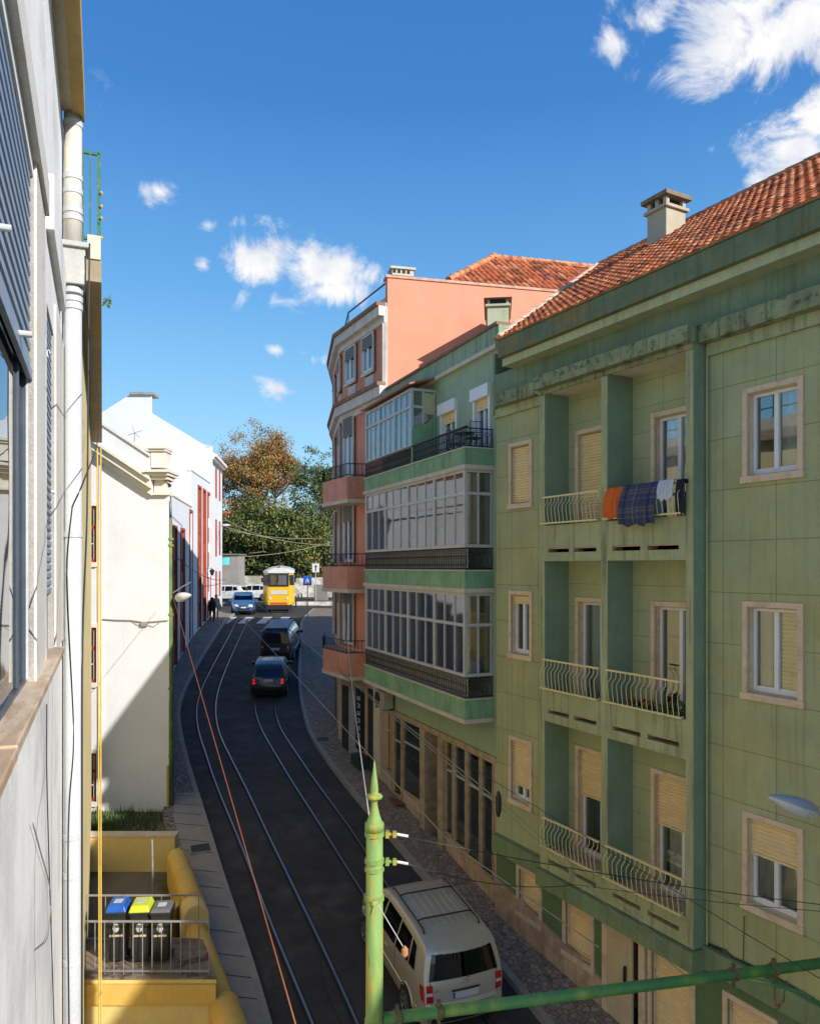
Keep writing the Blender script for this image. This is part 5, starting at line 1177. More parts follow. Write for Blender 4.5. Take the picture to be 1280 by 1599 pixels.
# ================= WHITE TERRACE BLOCKS ALONG THE STREET =================
def block(pts, z_top, label, wins, side_poly=None, depth=11, cornice=False, mt=None):
    A, B = Vector(pts[0]), Vector(pts[1]); d = (B-A); L_ = d.length; d.normalize(); n = Vector((d.y, -d.x))       # outward to the street (right)
    T_ = Vector((n.y, -n.x)); rz = math.atan2(T_.y, T_.x); r = empty('terrace_house', (A.x, A.y, 0), rz, label, 'house')
    # local: x along T (towards camera negative d) -> building occupies x in [-L,0], y in [-depth,0]
    zb = gz(A.y)-1.5; holes = []
    def pxs(px): u = (px-CX)/FPX; c0 = n.dot(A); Y = c0/(n.x*u+n.y); return T_.dot(Vector((u*Y, Y))-A), Y
    info = []
    for (x0, x1, yt, yb_) in wins:
        s0, Y0 = pxs(x0); s1, Y1 = pxs(x1); zt_ = H-(yt-HY)/FPX*Y0; zb2 = (H-(yb_-HY)/FPX*Y0) if yb_ else gz(Y0)+.3
        h_ = (min(s0, s1), max(s0, s1), zb2, zt_, .22); holes.append(h_); info.append(h_)
    b = MB(); wall_holes(b, -L_, 0, zb, z_top, holes, 0, mi_back=1)
    b.quad((0, 0, zb), (0, 0, z_top), (0, -depth, z_top), (0, -depth, zb)); b.quad((-L_, 0, zb), (-L_, 0, z_top), (-L_, -depth, z_top), (-L_, -depth, zb))
    b.quad((0, 0, z_top), (-L_, 0, z_top), (-L_, -depth, z_top), (0, -depth, z_top)); b.quad((0, -depth, zb), (-L_, -depth, zb), (-L_, -depth, z_top), (0, -depth, z_top))
    b.build('wall', [mt or wh, dark], r)
    MB().box(-L_, .02, -.3, .04, z_top, z_top+.07).build('coping', creamst, r)
    for h_ in info:
        b = MB(); a, c, e, f = h_[:4]; b.box(a-.02, a+.10, -.2, .05, e-.05, f+.06); b.box(c-.10, c+.02, -.2, .05, e-.05, f+.06); b.box(a+.10, c-.10, -.2, .04, f-.1, f+.06); k = max(1, int((f-e)/1.5))
        for i in range(k): z = e+(f-e)*i/k; b.box(a+.1, c-.1, -.15, -.06, z+.05, z+(f-e)/k*(.62 if i < k-1 else .97))
        w_ = b.build('window', redm2, r); MB().box(a+.1, c-.1, -.14, -.13, e, f).build('pane', sgl, w_)
    return r
block(((-12.2, 39.5), (-13.35, 47)), H+3.62, 'low white block with three tall red framed window slots', [(269.5, 276, 821, None), (281.5, 288, 825, None), (295.5, 300.2, 796, None)])
bC = block(((-13.35, 47), (-14.05, 54)), H+5.85, 'taller white block with a row of three full height red windows', [(308.5, 313.8, 758, None), (316.3, 321.2, 763.5, None), (323.5, 328.3, 768.5, None)], depth=6)
MB().box(.0, .03, -.9, -.75, H+2.6, H+4.3).build('side_pipe', creamst, bC); MB().box(0, .25, -1.9, -1.4, H+2.2, H+2.9).build('wall_vent', met, bC)
bD = block(((-14.05, 54), (-14.9, 61)), H+8.4, 'tallest white house on the left with a broad chimney gable', [(336, 337.7, 731, 776), (341.8, 343.2, 737, 781), (336, 337.7, 812, 868), (341.8, 343.2, 815, 866), (336, 337.7, 893, 930), (341.8, 343.2, 893, 930)], depth=4)
b = MB(); Yd = 54.0
poly = [(349-16, 900), (332, 697), (318, 694), (237.5, 645), (237.5, 616), (203, 616), (162, 642), (60, 700), (60, 900)]
b.prism([W3(x, y, Yd)-Vector((0, 0, 0)) for x, y in poly[1:]]+[W3(332, 900, Yd)], (-3.2, 8, 0)); o = b.build('gable_wall', wh); 
o.parent = bD; o.matrix_parent_inverse = Matrix.Identity(4); o.matrix_local = (Matrix.Translation(bD.location) @ Matrix.Rotation(bD.rotation_euler.z, 4, 'Z')).inverted()
b = MB(); A, B = W3(202, 612, Yd-.15), W3(239, 616, Yd-.15); b.box(A.x, B.x, Yd-.2, Yd+1.2, B.z, A.z); o = b.build('chimney_slab', mat('grey_slab', (.28, .26, .23), .9, .2, 2, .1), bD); o.matrix_local = (Matrix.Translation(bD.location) @ Matrix.Rotation(bD.rotation_euler.z, 4, 'Z')).inverted()
MB().box(-6.6, 0, 0, .3, H+7.6, H+7.75).box(-6.6, 0, 0, .45, H+7.75, H+7.95).build('cornice', crm, bD)
an = MB(); p = W3(212, 690, 40); c0_ = W3(210, 676, 36)
for d_ in ((.35, 0, .12), (-.1, 0, .35), (.25, 0, -.22), (-.3, 0, -.1)): an.tube([c0_, c0_+Vector(d_)], .015, 4)
an.tube([c0_+Vector((0, 0, -3)), c0_], .02, 4); tag(an.build('antenna', greyc), 'small rooftop aerial in front of the tall white gable', 'antenna')
# turquoise sign and far street clutter on the left
s_ = MB(); A = W3(346.5, 882, 61.5); B = W3(358, 870.5, 61.5); s_.box(A.x, B.x, 61.4, 61.55, A.z, B.z); so = s_.build('shop_sign', mat('turquoise_panel', (.12, .60, .55), .5, .05, bump=0)); tag(so, 'small turquoise projecting sign at the end of the white houses', 'sign')
MB().tube([(A.x-.4, 61.47, B.z-.1), (A.x, 61.47, B.z-.1)], .03, 5).build('bracket', met, so)
# ================= UNSEEN BLOCK ADDED ACROSS THE STREET TO SHADE IT =================
NB = R.root('apartment_building', label='unseen plain building added across the street to shade the road', cat='building')
e0_, e1_ = R.sY(6.9), R.sY(-30)
b = MB(); wall_holes(b, e1_, e0_, H-12, H+4.2, [(e0_-1.2-k*2.4-1.1, e0_-1.2-k*2.4, H+z, H+z+1.4) for k in range(10) for z in (-7.9, -4.9, -1.8)], 0, .3, mi_back=1); b.box(e1_, e0_, -11, -.4, H-12, H+4.2)  # height and near end of this added block set where its shade falls
b.build('wall', [mat('shade_block_render', (.45, .41, .34), .85, .1, 1, .1), dark], NB)
MB().box(e1_, e0_+.1, -11.2, .3, H+4.2, H+4.45).build('cornice', creamst, NB)
# ================= BEHIND THE JUNCTION: WALL, TREES, HOUSES =================
stw = mat('whitewashed_stone', (.62, .58, .50), .9, .2, 2, .5, 12, col2=(.36, .33, .28), c2s=1.6, c2t=.52)
b = MB(); A, B = W3(372, 930, 80), W3(440, 930, 80); b.box(A.x, B.x, 80, 80.5, gz(80)-.2, H-.95); tag(b.build('garden_wall', mat('grey_garden_wall', (.34, .30, .24), .9, .3, 1.5, .4, 12, col2=(.55, .50, .42), c2s=.9)), 'grey garden wall behind the parked white cars', 'wall')
b = MB(); A, B = W3(458, 930, 78), W3(620, 930, 78); n = 16
b.prism([(A.x, 78, gz(78)-.2), (B.x, 78, gz(78)-.2), (B.x, 78, H-.8), (A.x, 78, H-1.2)], (0, .5, 0)); wbr = b.build('garden_wall', stw); tag(wbr, 'white stone garden wall to the right of the yellow tram', 'wall')
# low white kerb wall in sun on the right of the junction
b = MB(); A, B = W3(456, 960, 64), W3(580, 960, 60); b.box(A.x, B.x, 64, 64.4, gz(64)-.1, gz(64)+.30); tag(b.build('low_wall', stw), 'low pale wall edging the junction behind the crossing signs', 'wall')
grn = MB()
hous = empty('shed', W3(366, 930, 74), 0, 'low grey shed beside the white houses at the junction', 'shed')
MB().box(-1.6, .35, 0, 3, -.2, 3.9).build('wall', mat('grey_shed', (.28, .26, .23), .9, .2, 1, .2), hous); MB().box(-1.9, .5, -.2, 3.2, 3.9, 4.02).build('roof', mat('shed_roof', (.2, .18, .16), .9, .2, 2, .2), hous)
for i, (x, y, Y, w_, lab) in enumerate(((366, 852, 92, 5, 'house with an orange tiled roof glimpsed under the autumn tree'), (352, 812, 104, 6, 'higher orange roofed house partly hidden by the white houses'))):
    p = W3(x, y, Y); h_ = empty('house', (p.x, p.y, gz(Y)), 0, lab, 'house', 'orange roofed houses behind the trees'); zt_ = p.z-gz(Y)
    MB().box(-w_/2, w_/2, 0, 6, 0, zt_).build('wall', mat('salmon_house', (.5, .3, .2), .85, .1, 1, .1), h_)
    MB().add([(-w_/2-.3, -.4, zt_-.1), (w_/2+.3, -.4, zt_-.1), (w_/2+.3, 3, zt_+1.5), (-w_/2-.3, 3, zt_+1.5), (-w_/2-.3, 6.4, zt_-.1), (w_/2+.3, 6.4, zt_-.1)], [(0, 1, 2, 3), (3, 2, 5, 4)]).build('roof', tileR, h_)
    MB().box(-1.2, -.4, -.02, .02, zt_-2, zt_-.8).box(.6, 1.4, -.02, .02, zt_-2, zt_-.8).build('window', dark, h_)
# --- trees ---
barkm = mat('bark', (.20, .15, .11), .9, .3, 3, .4, 20)
def lm(n, c): return mat(n, c, .65, .35, 1.2, 0)
AUT = [lm('leaf_rust', (.30, .12, .035)), lm('leaf_ochre', (.38, .22, .04)), lm('leaf_olive', (.22, .19, .04)), lm('leaf_brown', (.17, .075, .035))]
EVG = [lm('leaf_deep', (.04, .065, .015)), lm('leaf_mid', (.10, .135, .025)), lm('leaf_gold', (.24, .22, .045)), lm('leaf_olive2', (.17, .15, .03))]
AIR = [lm('leaf_airy', (.09, .13, .03)), lm('leaf_airy2', (.15, .18, .045)), lm('leaf_airy3', (.03, .055, .015))]
def tree(x, ytop, ybase_Y, rad_px, mats, label, seed, levels=5, leaf=.16, per=60, clump=.8, spread=.55, trunk=.35, dens=1.0, low=.3, weights=None, fill=0, droop=0):
    rnd = random.Random(seed); rs = np.random.RandomState(seed); Y = ybase_Y
    zb = gz(Y)-.1; base = Vector(((x-CX)/FPX*Y, Y, zb)); top = H-(ytop-HY)/FPX*Y-zb; rad = rad_px/FPX*Y
    root = empty('tree', base, 0, label, 'tree'); tb_ = MB(); tips = []
    cz = top*(low+1)/2; hz = top*(1-low)/2
    def inside(p): return (p.x/rad)**2+(p.y/rad)**2+((p.z-cz)/hz)**2
    def grow(p, d, L_, r, lv_):
        n = 3; pts = [p]; q = p.copy(); dd = d.copy()
        for i in range(n):
            dd = (dd+Vector((rnd.gauss(0, .13), rnd.gauss(0, .13), rnd.gauss(.04, .08)))).normalized(); q = q+dd*(L_/n); pts.append(q.copy())
            if lv_ <= 2: tips.append((q.copy(), lv_))
        tb_.tube(pts, [r, r*.88, r*.75, r*.62], 5 if lv_ > 1 else 4)
        if lv_ == 0 or inside(q) > 1.05: tips.append((q, 0)); return
        k = rnd.choice((2, 3, 3))
        a0 = rnd.uniform(0, 6.28)
        for i in range(k):
            a = a0+i*6.28/k+rnd.uniform(-.5, .5); s_ = spread*rnd.uniform(.7, 1.4)
            up = dd; e1_ = up.cross(Vector((.3, .9, .1))).normalized(); e2_ = up.cross(e1_)
            nd = (up+(e1_*math.cos(a)+e2_*math.sin(a))*s_*1.4).normalized()
            grow(q, nd, L_*rnd.uniform(.66, .86), r*.62, lv_-1)
    grow(Vector((0, 0, 0)), Vector((0, 0, 1)), top*.27, trunk, levels)
    for _ in range(fill):
        d_ = Vector(rs.normal(size=3)).normalized()*rnd.uniform(.35, 1); tips.append((Vector((d_.x*rad, d_.y*rad, cz+d_.z*hz)), 0))
    T_ = [p for p, l in tips if inside(p) < 1.12]
    tb_.build('trunk', barkm, root)
    V_ = []; F_ = []; Mi = []; nm = len(mats); W_ = weights or [1]*nm; W_ = np.array(W_)/sum(W_)
    for p in T_:
        if rnd.random() > dens: continue
        m0 = rs.choice(nm, p=W_); n = int(per*rnd.uniform(.5, 1.4)); cr_ = clump*rnd.uniform(.6, 1.3)
        c = rs.normal(size=(n, 3))*cr_*np.array([.5, .5, .38])+np.array(p)
        a = rs.normal(size=(n, 3)); a /= np.linalg.norm(a, axis=1)[:, None]; e = np.cross(a, rs.normal(size=(n, 3))); e /= np.linalg.norm(e, axis=1)[:, None]+1e-6
        sz = leaf*rs.uniform(.6, 1.4, size=(n, 1)); k0 = len(V_)*1
        q = np.stack([c-a*sz, c+e*sz*.5, c+a*sz, c-e*sz*.5], 1).reshape(-1, 3)
        b0 = sum(len(v) for v in V_); V_.append(q); F_ += [(b0+4*i, b0+4*i+1, b0+4*i+2, b0+4*i+3) for i in range(n)]
        Mi += [m0 if rnd.random() < .7 else rs.randint(nm) for _ in range(n)]
    V_ = np.concatenate(V_); me = bpy.data.meshes.new('crown'); me.from_pydata(V_.tolist(), [], F_)
    for m_ in mats: me.materials.append(m_)
    me.polygons.foreach_set('material_index', Mi); o = bpy.data.objects.new('crown', me); COL.objects.link(o); o.parent = root
    return root
tree(386, 656, 92, 80, AUT, 'tall autumn tree with open rust and ochre crown above the junction', 3, levels=6, leaf=.115, per=62, clump=1.0, trunk=.55, spread=.60, low=.2, weights=[2.5, 3.5, 2.5, 1.2], fill=190)
tree(488, 688, 84, 42, AIR, 'slender airy green tree beside the pink building', 5, levels=5, leaf=.12, per=70, clump=.8, trunk=.3, spread=.45, low=.2, fill=130)
tree(526, 700, 90, 40, AIR, 'leafy green tree half hidden behind the pink building', 12, levels=5, leaf=.12, per=55, clump=.8, trunk=.3, spread=.5, low=.2, fill=110)
tree(395, 776, 83, 44, EVG, 'dense dark evergreen with gold leaf tips left behind the tram', 8, levels=5, leaf=.15, per=85, clump=.95, trunk=.3, spread=.6, low=.08, fill=170, weights=[3, 3, 1.5, 1])
tree(440, 782, 82, 40, EVG, 'broad evergreen tree directly behind the tram roof', 9, levels=5, leaf=.15, per=85, clump=.95, trunk=.3, spread=.6, low=.08, fill=170, weights=[2, 3, 2, 2])
tree(478, 800, 81, 36, EVG, 'round evergreen bush tree right of the tram', 10, levels=5, leaf=.15, per=70, clump=.9, trunk=.25, spread=.6, low=.08, fill=130, weights=[3, 3, 1.5, 1])
tree(362, 850, 84, 26, EVG, 'low dark shrub tree beside the grey shed', 11, levels=4, leaf=.15, per=70, clump=.8, trunk=.2, spread=.6, low=.1, fill=70, weights=[3, 2, 1, 1])
tree(510, 815, 83, 30, EVG, 'dark leafy tree behind the white stone wall', 14, levels=4, leaf=.15, per=70, clump=.85, trunk=.2, spread=.6, low=.05, fill=90, weights=[3, 3, 1, 1])
tree(340, 800, 112, 50, EVG, 'distant dark tree behind the orange roofs', 15, levels=4, leaf=.25, per=30, clump=1.2, trunk=.2, spread=.6, low=.1, fill=60, weights=[3, 3, 1, 1])
tree(560, 760, 100, 60, EVG, 'large distant tree behind the pink corner building', 16, levels=5, leaf=.25, per=34, clump=1.2, trunk=.3, spread=.6, low=.08, fill=90)
# ================= SIGNS AND STREET FURNITURE AT THE JUNCTION =================
galv = mat('galvanised', (.38, .38, .37), .5, .1, 4, 0, metal=.4)
p = hit(480, 975, .13); sg2 = empty('crossing_sign', p, 0, 'blue pedestrian crossing sign on a grey pole at the kerb', 'sign')
MB().tube([(0, 0, 0), (0, 0, 3.25)], .035, 8).build('pole', galv, sg2)
MB().box(-.28, .28, -.05, -.03, 2.6, 3.2).build('panel', mat('sign_blue', (.01, .10, .50), .4, .05, bump=0), sg2)
MB().add([(-.2, -.055, 2.68), (.2, -.055, 2.68), (0, -.055, 3.08)], [(0, 1, 2)]).build('white_triangle', mat('sign_white2', (.75, .75, .75), .5, 0, bump=0), sg2)
b = MB(); b.tube([(0, -.06, 2.93), (-.01, -.06, 2.82)], .018, 6); b.tube([(-.01, -.06, 2.83), (-.06, -.06, 2.72)], .012, 5); b.tube([(-.01, -.06, 2.83), (.06, -.06, 2.72)], .012, 5); b.tube([(-.06, -.06, 2.86), (.06, -.06, 2.88)], .010, 5); b.box(-.012, .022, -.065, -.055, 2.95, 2.99); b.build('walking_figure', dark, sg2)
p = Vector(((493-CX)/FPX*66, 66, gz(66))); s3 = empty('direction_sign', p, 0, 'white square sign on a tall pole behind the crossing', 'sign')
MB().tube([(0, 0, 0), (0, 0, 3.6)], .04, 8).build('pole', galv, s3); MB().box(-.30, .30, -.06, -.04, 2.7, 3.45).build('panel', mat('sign_pale', (.6, .6, .58), .5, .1, bump=0), s3)
b = MB(); b.box(-.05, .05, -.07, -.06, 2.8, 3.2); b.add([(-.14, -.065, 3.15), (.14, -.065, 3.15), (0, -.065, 3.36)], [(0, 1, 2)]); b.build('arrow', dark, s3)
bx_ = empty('cabinet', ((501-CX)/FPX*70, 70, gz(70)), 0, 'grey utility cabinet before the white stone wall', 'cabinet'); MB().box(-.6, .6, 0, .4, 0, 1.4).build('case', mat('cabinet_grey', (.24, .23, .21), .6, .15, 2, .1), bx_, bevel=.02); MB().box(-.62, .62, -.03, .43, 1.4, 1.46).build('lid', galv, bx_); MB().box(-.58, .58, -.012, 0, .1, 1.32).build('door', mat('cabinet_door', (.20, .19, .18), .6, .15, 2, .1), bx_)
for i, (x, Y) in enumerate(((462, 62), (466, 64.5), (471, 66))):
    p = Vector(((x-CX)/FPX*Y, Y, gz(Y))); r_ = empty('bollard', p, 0, ('dark bollard nearest the tram at the junction', 'dark bollard between two others right of the tram', 'dark bollard farthest right beside the pale low wall')[i], 'bollard', 'bollards at the junction')
    MB().lathe((0, 0, 0), [(.06, 0), (.06, .8), (.04, .84)], 10).build('post', iron, r_); MB().lathe((0, 0, .86), [(.0, -.05), (.06, 0), (.0, .06)], 10).build('finial', iron, r_)
# ================= PEOPLE =================
def person(px, py, Hh, lab, coat, leg_c, face, seed):
    p = hit(px, py, .13); r = empty('person', p, face, lab, 'person', 'pedestrians on the left pavement'); sc = Hh/1.7
    me = bpy.data.meshes.new('body'); J = [(0, 0, .92, .15), (0, 0, 1.12, .13), (0, 0, 1.36, .16), (0, 0, 1.47, .06), (0, .01, 1.60, .10), (0, .01, 1.68, .075),
        (.19, 0, 1.38, .06), (.24, -.03, 1.12, .045), (.22, .08, .88, .035), (.22, .1, .80, .04), (-.19, 0, 1.38, .06), (-.24, .03, 1.12, .045), (-.23, -.04, .88, .035), (-.23, -.04, .80, .04),
        (.09, 0, .85, .10), (.10, .06, .48, .07), (.10, .0, .09, .045), (.10, .14, .04, .04), (-.09, 0, .85, .10), (-.10, -.02, .48, .07), (-.10, -.16, .11, .045), (-.10, -.04, .04, .04)]
    E = [(0, 1), (1, 2), (2, 3), (3, 4), (4, 5), (2, 6), (6, 7), (7, 8), (8, 9), (2, 10), (10, 11), (11, 12), (12, 13), (0, 14), (14, 15), (15, 16), (16, 17), (0, 18), (18, 19), (19, 20), (20, 21)]
    me.from_pydata([(x*sc, y*sc, z*sc) for x, y, z, _ in J], E, []); o = bpy.data.objects.new('body', me); COL.objects.link(o); o.parent = r
    md = o.modifiers.new('skin', 'SKIN'); o.modifiers.new('sub', 'SUBSURF').levels = 1
    o.modifiers['sub'].render_levels = 1
    for i, j_ in enumerate(J): me.skin_vertices[0].data[i].radius = (j_[3]*sc, j_[3]*sc*.85)
    me.skin_vertices[0].data[0].use_root = True; me.materials.append(leg_c)
    b = MB(); b.lathe((0, 0, 0), [(.21*sc, .78*sc), (.20*sc, 1.0*sc), (.20*sc, 1.3*sc), (.23*sc, 1.40*sc), (.10*sc, 1.48*sc)], 12); c_ = b.build('coat', coat, r, smooth=True); c_.scale = (1, .72, 1)
    b = MB(); b.lathe((0, -.01, 1.60*sc), [(.108*sc, -.02), (.115*sc, .04*sc), (.09*sc, .10*sc), (.03*sc, .125*sc)], 10); b.build('hair', mat('dark_hair', (.02, .015, .012), .8, 0, bump=0), r, smooth=True)
person(331, 972, 1.68, 'pedestrian in a black coat walking on the left pavement', mat('black_coat', (.015, .015, .018), .9, .1, bump=0), mat('dark_trousers', (.02, .02, .024), .9, .1, bump=0), .1, 1)
person(337.5, 966, 1.66, 'pedestrian in a dark navy coat beside the wall on the left pavement', mat('navy_coat', (.018, .02, .03), .9, .1, bump=0), mat('dark_trousers2', (.018, .018, .02), .9, .1, bump=0), .3, 2)
# ================= VEHICLES =================
tyre = mat('tyre_rubber', (.014, .014, .015), .8, .1, bump=0); rimm = mat('alloy_rim', (.42, .42, .44), .35, .05, 3, 0, metal=.8)
cgl = glass('car_glass', (.05, .06, .07), .10); redl = mat('red_lens', (.45, .008, .008), .15, .1, 8, 0, coat=.5); whl = mat('clear_lens', (.55, .55, .53), .15, .05, bump=0, coat=.5)
blk = mat('black_trim', (.016, .016, .018), .5, .1, 4, 0); chrome = mat('chrome', (.5, .5, .5), .2, 0, bump=0, metal=1); platem = mat('plate_white', (.50, .50, .53), .5, .05, bump=0); plateb = mat('plate_blue', (.02, .08, .45), .5, 0, bump=0)
seam = mat('panel_gap', (.02, .02, .02), .9, 0, bump=0)
def P_mpv(L=4.63): return [(.10, .28), (.03, .34), (.0, .50), (.02, .66), (.10, .72), (.12, .95), (.18, 1.10), (.38, 1.62), (.50, 1.71), (1.1, 1.76), (2.3, 1.77), (2.9, 1.72), (3.15, 1.62), (3.72, 1.14), (4.0, 1.02), (4.40, .90), (4.58, .74), (4.63, .55), (4.58, .30)]
def P_hatch(L=4.0): return [(.10, .26), (.03, .32), (.0, .48), (.02, .64), (.08, .72), (.12, .90), (.20, 1.0), (.52, 1.34), (.72, 1.42), (1.2, 1.46), (2.0, 1.46), (2.4, 1.40), (3.05, .98), (3.35, .90), (3.75, .80), (3.95, .66), (4.0, .50), (3.95, .28)]
def P_van(L=4.5): return [(.10, .28), (.02, .34), (.0, .55), (.02, .70), (.06, .9), (.08, 1.1), (.20, 1.72), (.30, 1.82), (1.0, 1.86), (2.3, 1.86), (2.8, 1.80), (3.45, 1.20), (3.8, 1.06), (4.25, .92), (4.42, .75), (4.5, .52), (4.45, .30)]
def vehicle(name, pos, Y_yaw, prof, W0, paint, label, cat, glassm=None, rear_win=(1.16, 1.56, .62), side=None, lights='tail', plate=True, roofbars=False, tail_on=False, roof_m=None, tilt=0, scale=1, detail=True, front_first=False):
    """local x forward from rear bumper, y left, z up; yaw = heading angle"""
    g = glassm or cgl; r = empty(name, pos, Y_yaw, label, cat); r.rotation_euler = (0, -tilt, Y_yaw); r.scale = (scale*(.87 if roofbars else .97), scale, scale*(.97 if roofbars else 1))
    L_ = prof[-2][0]; zr_ = max(p[1] for p in prof); zb_ = .98*zr_/1.76 if zr_ > 1.6 else .88; wb = W0/2
    def Wf(x, z):
        w_ = wb*(1-.04*max(0, (.5-z))/.3)
        if z > zb_: w_ *= 1-.225*((z-zb_)/(zr_-zb_))**1.25
        if x < .6: w_ *= 1-.13*((.6-x)/.6)**2.2
        if x > L_-1.1: w_ *= 1-.22*((x-L_+1.1)/1.1)**2.2
        return w_
    # densify the silhouette
    S_ = []
    for k in range(len(prof)-1):
        p, q = Vector(prof[k]), Vector(prof[k+1]); n = max(1, int((q-p).length/.13))
        for i in range(n): S_.append(p+(q-p)*i/n)
    S_.append(Vector(prof[-1]))
    bm = bmesh.new(); NQ = 12; rowsv = []
    for p in S_:
        row = []
        for i in range(NQ+1):
            q = -1+2*i/NQ; crown = (1-q*q); dx = (-.07 if p.x < L_*.5 and p.y < zr_*.94 else 0)+(.10 if p.x > L_-.5 else 0)
            row.append(bm.verts.new((p.x+dx*crown, q*Wf(p.x, p.y), p.y+.03*crown*(p.y > zr_*.9))))
        rowsv.append(row)
    for a, c in zip(rowsv, rowsv[1:]):
        for i in range(NQ): f_ = bm.faces.new((a[i], a[i+1], c[i+1], c[i])); 
    top = [p for p in S_ if True]; xs_ = [p.x for p in S_]
    def up(x):  # upper envelope
        best = 0
        for p, q in zip(prof, prof[1:]):
            if min(p[0], q[0])-1e-6 <= x <= max(p[0], q[0])+1e-6:
                z = p[1] if abs(q[0]-p[0]) < 1e-9 else p[1]+(q[1]-p[1])*(x-p[0])/(q[0]-p[0]); best = max(best, z, )
        return best
    cols = sorted({round(p.x, 4) for p in S_}); cols = [c for i, c in enumerate(cols) if i == 0 or c-cols[i-1] > .004]
    for sgn in (-1, 1):
        prev = None
        for x in cols:
            zt_ = up(x); col_ = []
            zl = .28 if x > .1 and x < L_-.05 else min(zt_, .28+abs((.1-x) if x <= .1 else (x-L_+.05))*1.0)
            for j in range(11): z = zl+(zt_-zl)*j/10; col_.append(bm.verts.new((x, sgn*Wf(x, z), z)))
            if prev:
                for j in range(10): bm.faces.new((prev[j], col_[j], col_[j+1], prev[j+1]))
            prev = col_
    bmesh.ops.remove_doubles(bm, verts=bm.verts, dist=.012); bmesh.ops.recalc_face_normals(bm, faces=bm.faces)
    me = bpy.data.meshes.new('body'); bm.to_mesh(me); bm.free(); me.materials.append(paint)
    for p in me.polygons: p.use_smooth = True
    o = bpy.data.objects.new('body', me); COL.objects.link(o); o.parent = r
    md = o.modifiers.new('b', 'BEVEL'); md.width = .075 if zr_ > 1.6 else .05; md.segments = 3; md.limit_method = 'ANGLE'; md.angle_limit = math.radians(42); md.harden_normals = False
    MB().box(.2, L_-.2, -wb+.12, wb-.12, .12, .34).build('underbody', blk, r)
    b = MB(); b.box(.35, L_*.62, -wb*.62, wb*.62, .4, zb_+.02); [b.box(x, x+.14, y-.2, y+.2, zb_, zb_+.38) for x in (L_*.30, L_*.52) for y in (-.38, .38)]; [b.box(.12, L_-.12, sg*(wb*.74)-.01, sg*(wb*.74)+.01, .4, zb_) for sg in (-1, 1)]; b.build('seats', mat('car_interior', (.02, .02, .021), .9, .1, bump=0), r)
    def patch(fn, nu, nv, name_, m_, par=r, sm=True):
        b = MB()
        for i in range(nu+1):
            for j in range(nv+1): b.v.append(tuple(fn(i/nu, j/nv)))
        for i in range(nu):
            for j in range(nv): a = i*(nv+1)+j; b.f.append((a, a+1, a+nv+2, a+nv+1)); b.m.append(0)
        ob = b.build(name_, m_, par, smooth=sm, recalc=False); return ob
    def bil(c, u, v): c = [Vector(p) for p in c]; return (c[0]*(1-u)+c[1]*u)*(1-v)+(c[3]*(1-u)+c[2]*u)*v
    def sidepatch(c, name_, m_, off=.006, both=True, nu=6, nv=5):
        for sgn in ((1, -1) if both else (1,)):
            def fn(u, v):
                p = bil(c, u, v); return (p.x, sgn*(Wf(p.x, p.y)+off), p.y)
            patch(fn, nu, nv, name_, m_)
    def px_(z, front=False):
        seq = S_ if not front else list(reversed(S_))
        for a, c in zip(seq, seq[1:]):
            if min(a.y, c.y) <= z <= max(a.y, c.y) and abs(a.y-c.y) > 1e-6: return a.x+(c.x-a.x)*(z-a.y)/(c.y-a.y)
        return seq[0].x
    def endpatch(c, name_, m_, off=.010, front=False, nu=8, nv=5):
        """corners given as (q,z)"""
        def fn(u, v):
            p = bil(c, u, v); x = px_(p.y, front); crown = 1-p.x*p.x
            dx = (.10*crown*(x > L_-.5)+off) if front else (-.07*crown-off)
            return (x+dx, p.x*Wf(x, p.y), p.y+(.004))
        return patch(fn, nu, nv, name_, m_)
    z0, z1, q_ = rear_win
    endpatch([(-q_*1.36, z0), (q_*1.36, z0), (q_*1.30, z1), (-q_*1.30, z1)], 'rear_window', g)
    # front windscreen
    zf0 = zr_*.68; zf1 = zr_*.93
    endpatch([(-.86, zf0), (.86, zf0), (.84, zf1), (-.84, zf1)], 'windscreen', g, front=True)
    for q in side: sidepatch(q, 'side_window', g)
    # lights
    if prof[0][0] < 9:
        zl0, zl1 = (.76, 1.08) if zr_ > 1.6 else (.68, .90)
        if lights == 'tail':
            for sg in (-1, 1):
                tl = endpatch([(sg*.97, zl0), (sg*.80, zl0), (sg*.80, zl1), (sg*.97, zl1)], 'tail_light', redl if not tail_on else mat('lit_tail', (.6, .01, .015), .3, 0, bump=0, emit=.5), .016, nu=3, nv=3)
                endpatch([(sg*.96, zl0+(zl1-zl0)*.42), (sg*.81, zl0+(zl1-zl0)*.42), (sg*.81, zl0+(zl1-zl0)*.62), (sg*.96, zl0+(zl1-zl0)*.62)], 'reversing_lens', whl if not tail_on else redl, .020, nu=2, nv=2)
            sidepatch([(.10, zl0+.02), (.20, zl0+.04), (.30, zl1), (.17, zl1)], 'tail_light', redl, .012, nu=2, nv=2)
            endpatch([(-.9, .36), (.9, .36), (.9, .58), (-.9, .58)], 'bumper_trim', blk, .012)
            if plate:
                endpatch([(-.32, .78), (.32, .78), (.32, .91), (-.32, .91)], 'number_plate', platem, .026, nu=2, nv=2); endpatch([(-.32, .74), (-.26, .74), (-.26, .86), (-.32, .86)] if False else [(.27, .785), (.32, .785), (.32, .905), (.27, .905)], 'plate_band', plateb, .030, nu=1, nv=1)
                endpatch([(-.36, .925), (.36, .925), (.36, .955), (-.36, .955)], 'plate_trim', blk, .03, nu=2, nv=1)
        else:
            pass
